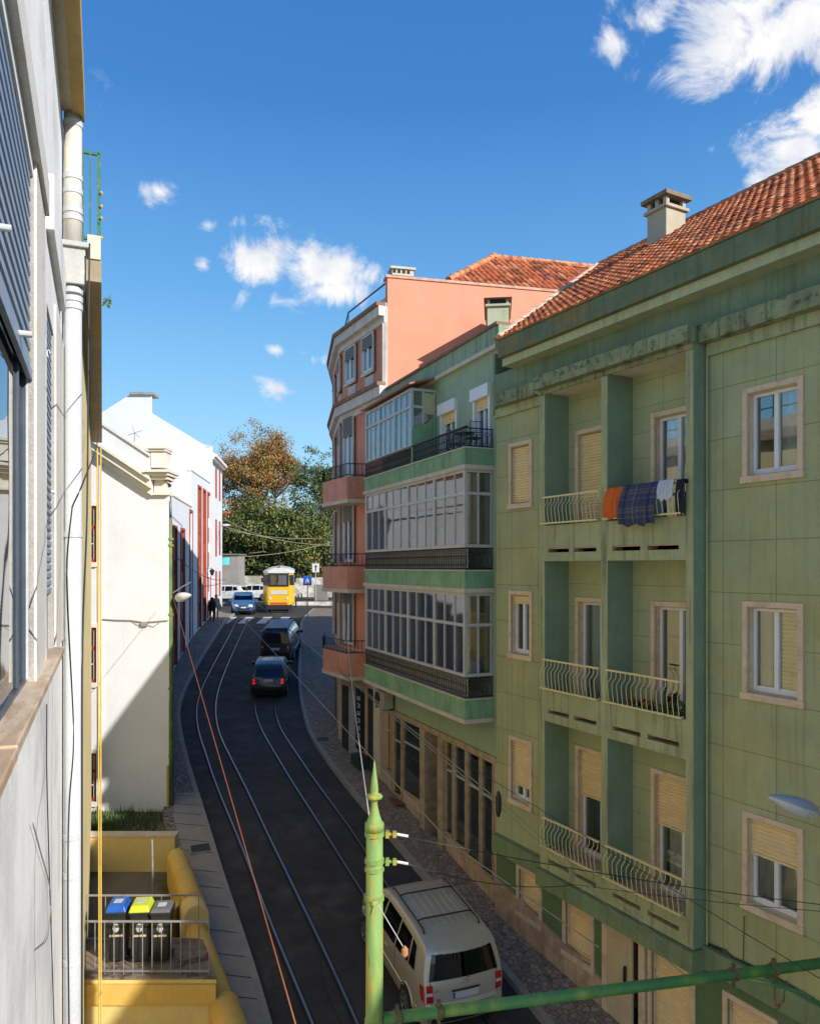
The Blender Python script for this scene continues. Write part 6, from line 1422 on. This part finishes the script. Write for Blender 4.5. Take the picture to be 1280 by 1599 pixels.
        for sg in (-1, 1): endpatch([(sg*.9, .62*zr_/1.6), (sg*.52, .60*zr_/1.6), (sg*.56, .74*zr_/1.6), (sg*.9, .76*zr_/1.6)] if False else [(sg*.92, .60), (sg*.52, .58), (sg*.56, .70), (sg*.90, .73)], 'headlight', whl, .02, front=True, nu=3, nv=2)
        endpatch([(-.45, .58), (.45, .58), (.45, .67), (-.45, .67)], 'grille', blk, .014, front=True, nu=3, nv=2); endpatch([(-.7, .34), (.7, .34), (.7, .46), (-.7, .46)], 'lower_grille', blk, .014, front=True, nu=3, nv=2)
        if plate: endpatch([(-.27, .46), (.27, .46), (.27, .56), (-.27, .56)], 'number_plate', platem, .03, front=True, nu=2, nv=1)
    if detail:
        def line(pts, nm='panel_gap', w_=.006, m_=seam):
            for sgn in (1, -1): MB().tube([(x, sgn*(Wf(x, z)+.001), z) for x, z in pts], w_, 4).build(nm, m_, r)
        line([(L_*.60, .32), (L_*.60, zb_), (L_*.585, zr_*.97)]); line([(L_*.36, .50), (L_*.37, zb_), (L_*.36, zr_*.97)]); line([(L_*.82, .50), (L_*.815, zb_*.95)])
        line([(.35, .56), (L_*.25, .58), (L_*.75, .56)], 'side_strip', .010, chrome if zr_ > 1.7 else blk)
        b = MB(); qs = [(-.86, .68), (-.86, 1.05), (-.84, zr_*.9)]
        for sg in (1, -1): b.tube([(px_(z)-.07*(1-q*q)-.004, sg*abs(q)*Wf(px_(z), z), z) for q, z in qs], .005, 4)
        z = .665; b.tube([(px_(z)-.07*(1-q*q)-.004, q*Wf(px_(z), z), z) for q in [k/5-1 for k in range(11)] if abs(q) < .9], .005, 4); b.build('tailgate_gap', seam, r)
        b = MB(); zc_ = z0-.07
        for sg in (-1, 1): b.box(0, 0, 0, 0, 0, 0) if False else None
        for frac, hh2 in ((.60, 0), (.36, 0)):
            pass
        for sgn in (1, -1):
            for x in (L_*.47, L_*.70): MB().tube([(x-.11, sgn*(Wf(x, .86)+.03), zb_-.10), (x+.09, sgn*(Wf(x, .86)+.03), zb_-.10)], .014, 6).build('door_handle', paint, r)
        for sgn in (1, -1):
            m_ = MB(); x = L_*.735; y = sgn*(Wf(x, zb_)+.10); m_.obox((x, y, zb_+.07), (.05, 0, 0), (0, .10, 0), (0, 0, .075)); mo = m_.build('mirror', paint, r, bevel=.03)
    # wheels
    wr = .315 if zr_ < 1.6 else .33; xs2 = (L_*.195, L_*.80)
    for x in xs2:
        for sgn in (1, -1):
            y = sgn*(wb-.10); b = MB()
            k = 22; arc = [(x+(wr+.07)*math.cos(t), (wr-.02)+(wr+.07)*math.sin(t)) for t in [math.pi*i/k for i in range(k+1)]]
            b.add([(x, sgn*(Wf(x, .4)+.004), .2)]+[(p[0], sgn*(Wf(p[0], p[1])+.004), p[1]) for p in arc], [(0, i+1, i+2) for i in range(k)]); b.add([(x-wr-.07, sgn*(Wf(x-.3, .3)+.004), wr-.02), (x+wr+.07, sgn*(Wf(x+.3, .3)+.004), wr-.02), (x+wr+.07, sgn*(Wf(x+.3, .3)+.004), .2), (x-wr-.07, sgn*(Wf(x-.3, .3)+.004), .2)], [(0, 1, 2, 3)])
            b.build('wheel_arch', seam, r)
            b = MB(); b.tube([(p[0], sgn*(Wf(p[0], p[1])+.004), p[1]) for p in arc], .018, 5); b.build('arch_lip', paint, r, smooth=True)
            wh_ = MB(); prof_ = [(wr*.6, -.11), (wr*.97, -.10), (wr, -.06), (wr, .06), (wr*.97, .10), (wr*.70, .11), (wr*.66, .09)]
            vs = []
            wh_.lathe((0, 0, 0), prof_, 26); wo_ = wh_.build('wheel', tyre, r, smooth=False); wo_.matrix_local = Matrix.Translation((x, y+sgn*.03, wr)) @ Matrix.Rotation(-sgn*math.pi/2, 4, 'X')
            rb_ = MB(); rb_.lathe((0, 0, .05), [(.0, .03), (.05, .03), (.06, .0)], 12); rb_.lathe((0, 0, .06), [(wr*.70, .0), (wr*.70, .05), (wr*.62, .05), (wr*.62, .0)], 26)
            for i in range(7): a = i*2*math.pi/7; d_ = Vector((math.cos(a), math.sin(a), 0)); e_ = Vector((-math.sin(a), math.cos(a), 0)); rb_.obox(d_*wr*.35+Vector((0, 0, .08)), d_*wr*.33, e_*.028, (0, 0, .015))
            rb_.build('rim', rimm, wo_)
    if roofbars:
        b = MB()
        for sgn in (1, -1):
            y = sgn*.60; b.tube([(.85, y, zr_-.02), (.95, y, zr_+.05), (2.75, y, zr_+.05), (2.85, y, zr_-.02)], .018, 6)
        for x in (1.25, 2.35): b.tube([(x, -.60, zr_+.06), (x, -.5, zr_+.085), (x, .5, zr_+.085), (x, .60, zr_+.06)], .018, 6)
        b.build('roof_rack', blk, r)
        b = MB()
        for i in range(6): y = -.38+i*.152; b.box(1.0, 2.5, y-.006, y+.006, zr_+.022, zr_+.034)
        b.build('roof_rib', mat('roof_rib_grey', (.45, .44, .42), .5, .1, bump=0), r)
    return r
def slope_at(Y, hx, hy): return math.atan((gz(Y+1)-gz(Y-1))/2*hy)
def heading(dx, dy): v = Vector((dx, dy)).normalized(); return math.atan2(v.y, v.x), v
mpvside = [[(1.0, 1.13), (1.72, 1.08), (1.70, 1.62), (1.10, 1.60)], [(.62, 1.16), (.93, 1.14), (1.02, 1.60), (.80, 1.56)], [(1.79, 1.08), (2.62, 1.05), (2.56, 1.63), (1.77, 1.63)], [(2.70, 1.05), (3.58, 1.06), (3.14, 1.52), (2.64, 1.63)]]
hatchside = [[(.62, 1.02), (1.12, .96), (1.12, 1.34), (.82, 1.30)], [(1.18, .96), (1.88, .94), (1.86, 1.36), (1.18, 1.36)], [(1.95, .94), (2.86, .94), (2.36, 1.32), (1.94, 1.36)]]
vanside = [[(.45, 1.14), (1.4, 1.12), (1.4, 1.70), (.50, 1.68)], [(1.48, 1.12), (2.35, 1.12), (2.33, 1.71), (1.48, 1.71)], [(2.42, 1.12), (3.36, 1.18), (2.84, 1.66), (2.42, 1.71)]]
champ = mat('champagne_metallic', (.54, .50, .42), .34, .04, 30, 0, metal=.45, coat=.6)
ya_, hv = heading(-.41, 1); pos = Vector((.97, 13.85, gz(13.75)+.0))
mp_ = vehicle('minivan', pos, ya_, P_mpv(), 1.80, champ, 'silver beige people carrier with roof bars parked on the right near the green pole', 'minivan', rear_win=(1.14, 1.635, .65), side=mpvside, roofbars=True, scale=.94, tilt=slope_at(16, hv.x, hv.y))
# round emblem and wiper
b = MB(); b.tube([(-.012, .062*math.cos(t), .062*math.sin(t)) for t in [2*math.pi*i/20 for i in range(21)]], .007, 5)
b.tube([(-.012, .036, .045), (-.012, .014, -.035), (-.012, 0, .002), (-.012, -.014, -.035), (-.012, -.036, .045)], .006, 4); e_ = b.build('emblem', chrome, mp_); e_.location = (.10, 0, 1.04)
b = MB(); b.tube([(.11, -.1, 1.12), (.26, .42, 1.20)], .008, 4); b.build('rear_wiper', blk, mp_)
b = MB()
for k in range(5): b.box(0, .004, -k*.045, -k*.045-.03, 0, .008); b.box(0, .004, -k*.045, -k*.045-.008, -.02, .02)
e_ = b.build('badge_lettering', chrome, mp_); e_.location = (.085, .62, .96); 
dkm = mat('dark_car_paint', (.022, .024, .028), .3, .1, bump=0, coat=.6)
def on_lane(px, Y, dx, dy): a, v = heading(dx, dy); return Vector(((px-CX)/FPX*Y, Y, gz(Y))), a, slope_at(Y+2, v.x, v.y)
p_, a_, t_ = on_lane(418.5, 35.2, -.10, 1)
vehicle('parked_car', p_, a_, P_hatch(), 1.60, dkm, 'dark hatchback with red tail lights standing behind the black van', 'car', rear_win=(.98, 1.30, .60), side=hatchside, tail_on=True, tilt=t_)
p_, a_, t_ = on_lane(430, 41.3, .00, 1)
vehicle('van', p_, a_, P_van(), 1.72, mat('black_van_paint', (.015, .015, .017), .35, .1, bump=0, coat=.5), 'black van with a pale roof stopped behind the crossing', 'van', rear_win=(1.16, 1.66, .63), side=vanside, tilt=t_)
b = MB(); b.box(.35, 2.75, -.62, .62, 1.895, 1.925); o = b.build('roof_panel', mat('grey_roof', (.34, .34, .35), .5, .1, bump=0)); o.parent = bpy.data.objects['van']
p_, a_, t_ = on_lane(380, 56.5, .22, -1)
bl_c = mat('blue_car_paint', (.035, .10, .22), .35, .1, bump=0, coat=.6)
v = Vector((.22, -1)).normalized(); p_ = p_-Vector((v.x, v.y, 0))*3.3; p_.z = gz(p_.y+0)
vehicle('parked_car', Vector((p_.x, p_.y, gz(p_.y)-.02)), a_, P_hatch(), 1.68, bl_c, 'blue hatchback facing the camera on the left lane', 'car', rear_win=(.98, 1.30, .60), side=hatchside, tilt=-.03)
whp = mat('white_car_paint', (.66, .66, .65), .35, .05, bump=0, coat=.5)
for i, (px, Y, dx, dy, lab, pt) in enumerate(((352, 69, 1, .15, 'white car half hidden by the white houses at the junction', whp), (394, 70.5, 1, .1, 'white car parked against the garden wall in the centre', whp), (424, 72, 1, .05, 'pale grey car partly behind the yellow tram', mat('pale_grey_car', (.42, .43, .45), .35, .05, bump=0, coat=.5)))):
    a, v = heading(-dx, dy); c = Vector(((px-CX)/FPX*Y+2, Y, gz(Y)))
    vehicle('parked_car', c, a, P_hatch(), 1.68, pt, lab, 'car', rear_win=(.98, 1.30, .60), side=hatchside)['group'] = 'cars parked at the junction'
# ---- tram ----
yt_ = mat('tram_yellow', (.68, .40, .015), .35, .06, 2, 0, coat=.4); wt_ = mat('tram_white', (.58, .57, .53), .5, .1, 2, 0)
a_, v_ = heading(-.15, 1); Yt_ = 57.3; pt_ = Vector(((435-CX)/FPX*Yt_, Yt_, gz(Yt_))); tr = empty('tram', pt_, a_, 'yellow and white tram car climbing towards the junction', 'tram'); tr.rotation_euler = (0, -.02, a_); tr.scale = (1, 1, 1.1)
# front (seen) end is at local x=0, cross sections tapering towards it
b = MB(); secs = [(0, .78, .10), (.12, .93, .03), (.5, 1.12, 0), (1.0, 1.19, 0), (7.2, 1.19, 0), (7.8, 1.05, 0), (8.3, .75, 0)]
def sect(x, w_, zs_, ks): return [(x+k[2], w_*k[0], k[1]) for k in ks]
low_ = [(-1, .62, 0), (-1, 1.72, 0), (1, 1.72, 0), (1, .62, 0)]
def loft(b, keys, secs, mi=0):
    m = len(keys); k0 = len(b.v)
    for (x, w_, _) in secs:
        for (q, z) in keys: b.v.append((x, w_*q, z))
    for i in range(len(secs)-1):
        for k in range(m): b.f.append((k0+i*m+k, k0+i*m+(k+1) % m, k0+(i+1)*m+(k+1) % m, k0+(i+1)*m+k)); b.m.append(mi)
    b.f += [tuple(k0+k for k in range(m)), tuple(k0+(len(secs)-1)*m+k for k in range(m))]; b.m += [mi, mi]
loft(b, [(-.96, .55), (-1, .75), (-1, 1.78), (1, 1.78), (1, .75), (.96, .55)], secs); b.build('body', yt_, tr, bevel=.03)
b = MB(); loft(b, [(-1, 1.78), (-.95, 2.75), (.95, 2.75), (1, 1.78)], [(x+(.05 if x < 1 else 0), w_*.985, 0) for x, w_, _ in secs]); b.build('upper_body', yt_, tr, bevel=.02)
b = MB(); loft(b, [(-1.0, 2.72), (-.97, 2.86), (-.6, 3.03), (0, 3.10), (.6, 3.03), (.97, 2.86), (1.0, 2.72)], [(x-.04 if x < 1 else x, w_, 0) for x, w_, _ in secs]); b.build('roof', wt_, tr, bevel=.02)
b = MB(); b.box(-.05, .05, -.76, .76, 1.84, 2.70); b.build('windscreen_frame', blk, tr, bevel=.03); MB().box(-.062, -.05, -.58, .58, 1.94, 2.58).build('windscreen', glass('tram_glass', (.05, .08, .10), .35), tr)
for sg in (-1, 1):
    b = MB(); b.add([(.08, sg*.82, 1.90), (.50, sg*1.14, 1.90), (.50, sg*1.09, 2.60), (.08, sg*.78, 2.60)], [(0, 1, 2, 3)]); b.v = [(x-.03, y+sg*.012, z) for x, y, z in b.v]; b.build('corner_window', cgl, tr)
    for k in range(5): MB().box(1.15+k*1.22, 2.15+k*1.22, sg*1.182, sg*1.196, 1.9, 2.6).build('side_window', cgl, tr)
    b = MB(); b.lathe((0, 0, 0), [(.0, .03), (.09, .02), (.10, 0)], 14); o = b.build('headlight', whl, tr); o.matrix_local = Matrix.Translation((-.01, sg*.62, 1.0)) @ Matrix.Rotation(-math.pi/2, 4, 'Y')
    b = MB(); b.tube([(.1, sg*.85, 2.3), (-.05, sg*1.2, 2.35)], .015, 5); b.box(-.08, -.03, sg*1.15, sg*1.28, 2.1, 2.4); b.build('mirror', blk, tr)
    b = MB(); b.tube([(.4, sg*.72, .3), (.4, sg*.72+.1, .3)], .3, 14); 
MB().box(-.03, .02, -.62, .62, 1.28, 1.56).build('route_board', mat('pale_board', (.5, .5, .42), .6, .2, 9, 0), tr)
MB().box(-.02, .03, -.9*.7, .9*.7, .60, .74).build('red_bumper', mat('red_bumper', (.5, .06, .03), .5, .1, bump=0), tr)
MB().box(.1, 8, -.95, .95, .25, .60).build('undercarriage', blk, tr); MB().box(2.3, 3.1, -.7, .7, .02, .5).box(5.2, 6.0, -.7, .7, .02, .5).box(.3, .9, -.6, .6, .04, .4).build('bogie', blk, tr)
MB().box(.02, .04, -.12, .12, 3.0, 3.16).build('lamp_box', blk, tr)
b = MB(); b.tube([(3.5, 0, 3.1), (4.4, .0, 3.9), (3.6, 0, 4.7)], .03, 5); b.tube([(3.6, -.6, 4.72), (3.6, .6, 4.72)], .02, 5); b.build('pantograph', blk, tr)
# ================= POLES, ARM, LAMPS =================
gpn = mat('green_yellow_paint', (.20, .34, .085), .6, .2, 3, .3, 60, col2=(.44, .31, .035), c2s=1.8, c2t=.54, stretch=(6, 6, .8), streak=.0)
gdk = mat('green_arm_paint', (.065, .23, .065), .5, .15, 3, .25, 50, col2=(.20, .32, .06), c2s=2.2, c2t=.58)
Yp = 8.5; PX = (584.5-CX)/FPX*Yp; rP = .094
def pz(py): return H-(py-HY)/FPX*Yp
pole = empty('catenary_pole', (PX, Yp, 0), 0, 'yellow green iron tramway pole with a pointed finial in the foreground', 'pole')
MB().lathe((0, 0, 0), [(rP*1.05, gz(Yp)-.2), (rP*1.03, pz(1600)), (rP*.98, pz(1285))], 24).build('shaft', gpn, pole, smooth=True)
b = MB(); zt_ = pz(1290)
b.lathe((0, 0, zt_), [(rP*1.12, -.05), (rP*1.12, .03), (.085, .05), (.060, .12), (.040, .20), (.032, .27), (.040, .29), (.085, .305), (.092, .33), (.075, .35), (.040, .36), (.045, .40), (.035, .50), (.018, .62), (.006, .72)], 20); b.build('finial', gpn, pole, smooth=True)
b = MB()
for py in (1305, 1345, 1355): b.lathe((0, 0, pz(py)), [(rP*1.0, -.03), (rP*1.14, -.025), (rP*1.14, .02), (rP*1.0, .025)], 22)
cl_ = MB()
for py, w_ in ((1302, .03), (1344, .028), (1357, .022), (1402, .035), (1597, .05)):
    MB().lathe((0, 0, pz(py)), [(rP*.98, -w_), (rP*1.15, -w_*.8), (rP*1.15, w_*.8), (rP*.98, w_)], 22).build('clamp', gpn, pole)
ins = mat('white_insulator', (.65, .65, .62), .4, .1, bump=0)
for py in (1303, 1346):
    z = pz(py); b = MB(); b.tube([(rP, 0, z), (rP+.16, 0, z)], .018, 6); b.box(rP+.03, rP+.07, -.035, .035, z-.035, z+.035); b.box(rP+.11, rP+.15, -.03, .03, z-.03, z+.03); b.build('bracket', gpn, pole)
    MB().tube([(rP+.15, 0, z), (rP+.28, -.01, z-.02)], .016, 8).build('insulator', ins, pole)
z = pz(1404); b = MB(); b.tube([(.0, -rP-.02, z+.02), (.0, -rP-.04, z-.02)], .03, 8); b.build('eye_bolt', gpn, pole)
# horizontal bracket arm
arm = empty('bracket_arm', (PX, Yp, 0), 0, 'long green tube arm reaching from the pole to the right over the street', 'pole arm')
end = W3(1420, 1487, 10.35); st_ = W3(598, 1592, 8.5)
A_ = Vector((rP, 0, st_.z)); B_ = end-Vector((PX, Yp, 0))
MB().tube([A_, A_+(B_-A_)*.5, B_], .066, 16).build('tube', gdk, arm, smooth=True)
def armP(px):
    lo, hi = 0, 1
    for _ in range(40):
        m = (lo+hi)/2; q = Vector((PX, Yp, 0))+A_+(B_-A_)*m
        if CX+q.x/q.y*FPX < px: lo = m
        else: hi = m
    return A_+(B_-A_)*lo
dA = (B_-A_).normalized(); brz = mat('rusty_fitting', (.13, .12, .05), .7, .4, 14, .4, col2=(.25, .13, .04), c2s=12)
for px in (620, 685, 1145, 1208):
    q = armP(px); b = MB(); b.tube([q-dA*.035, q+dA*.035], .082, 14); b.obox(q+Vector((0, 0, .09)), dA*.025, (0, .03, 0), (0, 0, .04)); b.obox(q+Vector((0, 0, -.09)), dA*.02, (0, .03, 0), (0, 0, .05)); b.build('clamp', brz, arm)
q = armP(1208); b = MB(); b.tube([q+Vector((0, 0, -.1)), q+Vector((.0, -.02, -.42)), q+Vector((.05, -.02, -.47)), q+Vector((.12, 0, -.40)), q+Vector((.16, 0, -.15))], .016, 6); b.lathe(q+Vector((.03, -.02, -.46)), [(.0, -.04), (.04, 0), (0, .04)], 10); b.build('hanger', brz, arm)
q = armP(1150); b = MB(); b.tube([q+Vector((.1, 0, -.05)), q+Vector((.4, 0, -.12)), q+Vector((.8, 0, -.22)), q+Vector((1.3, 0, -.55))], .022, 6); b.build('feeder_cable', gdk, arm, smooth=True)
# street lamps
def luminaire(root, L_, w_, h_, top_m, low_m):
    """lens shape along +x from 0 (arm end) to L_"""
    for (nm, sgn, mm_) in (('lamp_cover', 1, top_m), ('lamp_glass', -1, low_m)):
        b = MB(); n, m = 14, 12
        for i in range(n+1):
            t = i/n; wv = w_*(math.sin(math.pi*min(1, .12+t*.88))**.6)*(.62+.38*math.sin(math.pi*t)); hv_ = h_*(math.sin(math.pi*min(1, .15+t*.85))**.7)*(1-.35*t)*(1 if sgn > 0 else 1.15)
            for j in range(m+1): a = math.pi*j/m; b.v.append((L_*t, wv*math.cos(a), sgn*hv_*math.sin(a)))
        for i in range(n):
            for j in range(m): k = i*(m+1)+j; b.f.append((k, k+1, k+m+2, k+m+1)); b.m.append(0)
        b.build(nm, mm_, root, smooth=True)
lmg = mat('lamp_grey', (.36, .38, .41), .4, .08, 3, 0); lmw = mat('lamp_lens_white', (.62, .62, .58), .3, .05, bump=0)
q1, q0 = W3(1198, 1243, 8.9), W3(1273, 1268, 9.1); lp = empty('street_lamp', q0, math.pi, 'grey cobra head street lamp reaching in at the right edge', 'street lamp'); lp.rotation_euler = (0, math.radians(-17+30), math.pi)
lp.rotation_euler = (0, -math.atan2(q1.z-q0.z, (q0-q1).xy.length), math.atan2((q1-q0).y, (q1-q0).x))
luminaire(lp, (q1-q0).length, .15, .12, lmg, lmw)
b = MB(); b.tube([(0.04, 0, 0), (-.35, 0, -.05), (-1.3, 0, -.1)], .022, 8); b.build('lamp_arm', lmg, lp)
# olive pole by the white gable with white lamp
Yo = 22.68; op = empty('catenary_pole', ((266.2-CX)/FPX*Yo, Yo, 0), 0, 'slim olive green iron pole at the corner of the white gable house', 'pole')
olv = mat('olive_paint', (.16, .22, .035), .5, .25, 2.5, .1, col2=(.07, .14, .05), c2s=.6, c2t=.5)
zz = lambda py: H-(py-HY)/FPX*Yo
MB().lathe((0, 0, 0), [(.085, gz(Yo)), (.085, zz(1100)), (.072, zz(1060)), (.068, zz(960)), (.055, zz(950)), (.052, zz(812)), (.03, zz(808))], 14).build('shaft', olv, op, smooth=True)
for py in (842, 852, 960, 1075, 1180): MB().lathe((0, 0, zz(py)), [(.07, -.04), (.095, -.03), (.095, .03), (.07, .04)], 14).build('clamp', olv, op)
MB().tube([(-.06, -.1, gz(Yo)), (-.06, -.1, zz(1195))], .03, 8).build('yellow_tube', mat('yellow_conduit', (.6, .42, .03), .6, .1, bump=0), op)
q0, q1 = W3(275, 934, Yo-.1), W3(307.5, 927, Yo-.5); ol = empty('street_lamp', q0, 0, 'white oval street lamp on the olive pole', 'street lamp'); ol.rotation_euler = (0, -math.atan2(q1.z-q0.z, (q1-q0).xy.length), math.atan2((q1-q0).y, (q1-q0).x)); luminaire(ol, .62, .15, .15, mat('lamp_white', (.66, .64, .58), .5, .05, bump=0), lmw)
b = MB(); b.tube([(-.2, .1, -.08), (-.08, .02, .0), (.05, 0, .02)], .018, 6); b.build('lamp_arm', olv, ol)
b = MB(); b.tube([W3(270, 926, Yo)-op.location, W3(285, 916, Yo)-op.location, W3(298, 909, Yo)-op.location], .015, 5); b.build('wire_bracket', galv, op)
q0, q1 = W3(348, 820, 58), W3(359, 815.5, 57); fl_ = empty('street_lamp', q0, 0, 'small white street lamp on the tallest white house', 'street lamp'); luminaire(fl_, .6, .12, .1, lmw, lmw); MB().tube([(-.5, .2, -.15), (.05, 0, 0)], .03, 6).build('lamp_arm', galv, fl_)
q0 = W3(331, 893, 52.6); wl_ = empty('wall_lantern', q0, 0, 'dark wall lantern on the white terrace above the pedestrians', 'lantern'); MB().lathe((0, 0, 0), [(.08, -.25), (.17, .05), (.20, .08), (.05, .2)], 6).build('lantern', iron, wl_); MB().tube([(-.5, 0, .25), (0, 0, .25), (0, 0, .15)], .02, 5).build('bracket', iron, wl_)
# ================= WIRES =================
def wire(a, c, r, m_, lab, sag=.0, grp=None, name='wire', cat='wire', n=14):
    A, B = W3(*a), W3(*c); pts = [A+(B-A)*(i/n)-Vector((0, 0, sag*4*(i/n)*(1-i/n))) for i in range(n+1)]
    return tag(MB().tube(pts, r, 5).build(name, m_, smooth=True), lab, cat, grp)
wgr = mat('wire_bronze', (.24, .24, .15), .5, .2, 5, 0); wdk = mat('wire_dark', (.03, .035, .035), .5, 0, bump=0); org = mat('orange_wire', (.30, .085, .03), .6, .1, 5, 0); wwh = mat('white_wire', (.5, .5, .48), .5, 0, bump=0)
wire((270, 932, 22.0), (462, 1602, 6.2), .0065, org, 'orange wire crossing the street from the olive pole', sag=-.02)
wire((363, 949, 46), (705, 1318, 12), .013, wgr, 'single bronze wire slanting over the parked vehicles', sag=.0)
wire((705, 1318, 12), (935, 1480, 9.5), .009, wgr, 'single bronze wire passing above the silver people carrier')
wire((404, 944, 48), (778, 1250, 13.2), .012, wgr, 'upper of two parallel bronze trolley wires before the verandas', grp='parallel trolley wires')
wire((409, 948, 48), (778, 1258, 13.2), .012, wgr, 'lower of two parallel bronze trolley wires before the verandas', grp='parallel trolley wires')
wire((778, 1250, 13.2), (1085, 1513, 10.6), .007, wgr, 'upper trolley wire continuing across the long green facade', grp='wires before the green facade')
wire((778, 1258, 13.2), (1075, 1530, 10.4), .007, wgr, 'lower trolley wire continuing across the long green facade', grp='wires before the green facade')
b_ = W3(778, 1254, 13.2); j_ = MB(); j_.lathe((0, 0, 0), [(.02, -.22), (.05, -.12), (.05, .12), (.02, .22)], 8); o = j_.build('wire_insulator', iron); o.location = W3(778, 1256, 13.15); tag(o, 'dark insulator joining the trolley wires at the mint and green corner', 'insulator')
zp_ = 1306; wire((633, 1307, 8.5), (1300, 1415, 9.8), .006, wdk, 'upper span wire running from the green pole to the right', sag=.06, grp='span wires from the green pole')
wire((633, 1349, 8.5), (900, 1382, 11.2), .006, wdk, 'lower span wire running from the green pole to the right', sag=.12, grp='span wires from the green pole')
wire((900, 1382, 11.2), (1300, 1425, 9.9), .005, wdk, 'thin dark wire crossing the lowest loggia railings', sag=.03)
wire((538, 955, 24.8), (577, 1280, 8.6), .007, wwh, 'pale wire dropping from the pink balcony to the green pole', sag=.25)
wire((585, 1405, 8.4), (631, 1482, 8.0), .006, wwh, 'short pale strap hanging from the pole clamp above the car')
o = MB().lathe((0, 0, 0), [(.0, -.07), (.035, -.03), (.035, .03), (.0, .07)], 10).build('strap_weight', mat('orange_porcelain', (.45, .2, .08), .4, .1, bump=0)); o.location = W3(632, 1487, 8.0); tag(o, 'orange porcelain weight at the end of the pale strap', 'insulator')
wire((664, 1500, 8.3), (665, 1570, 8.45), .004, wwh, 'thin vertical wire above the first clamp of the arm')
for i, (a, c, lab) in enumerate((((350, 822, 57), (520, 852, 60), 'upper overhead wire between the white houses and the pink building'), ((350, 826, 57), (500, 840, 66), 'middle overhead wire before the dark trees'), ((352, 812, 56), (455, 846, 70), 'thin overhead wire high over the junction'), ((350, 870, 56), (520, 846, 60), 'lower overhead wire sagging over the tram'))):
    wire(a, c, .022, wgr, lab, sag=.3, grp='overhead wires at the junction')
wire((275, 870, 36), (352, 905, 60), .02, wdk, 'dark cable strung across the red window slots', sag=.4)
wire((705, 1180, 16.6), (1290, 1535, 9.2), .006, wdk, 'thin dark cable running low across the green facade', sag=.0)
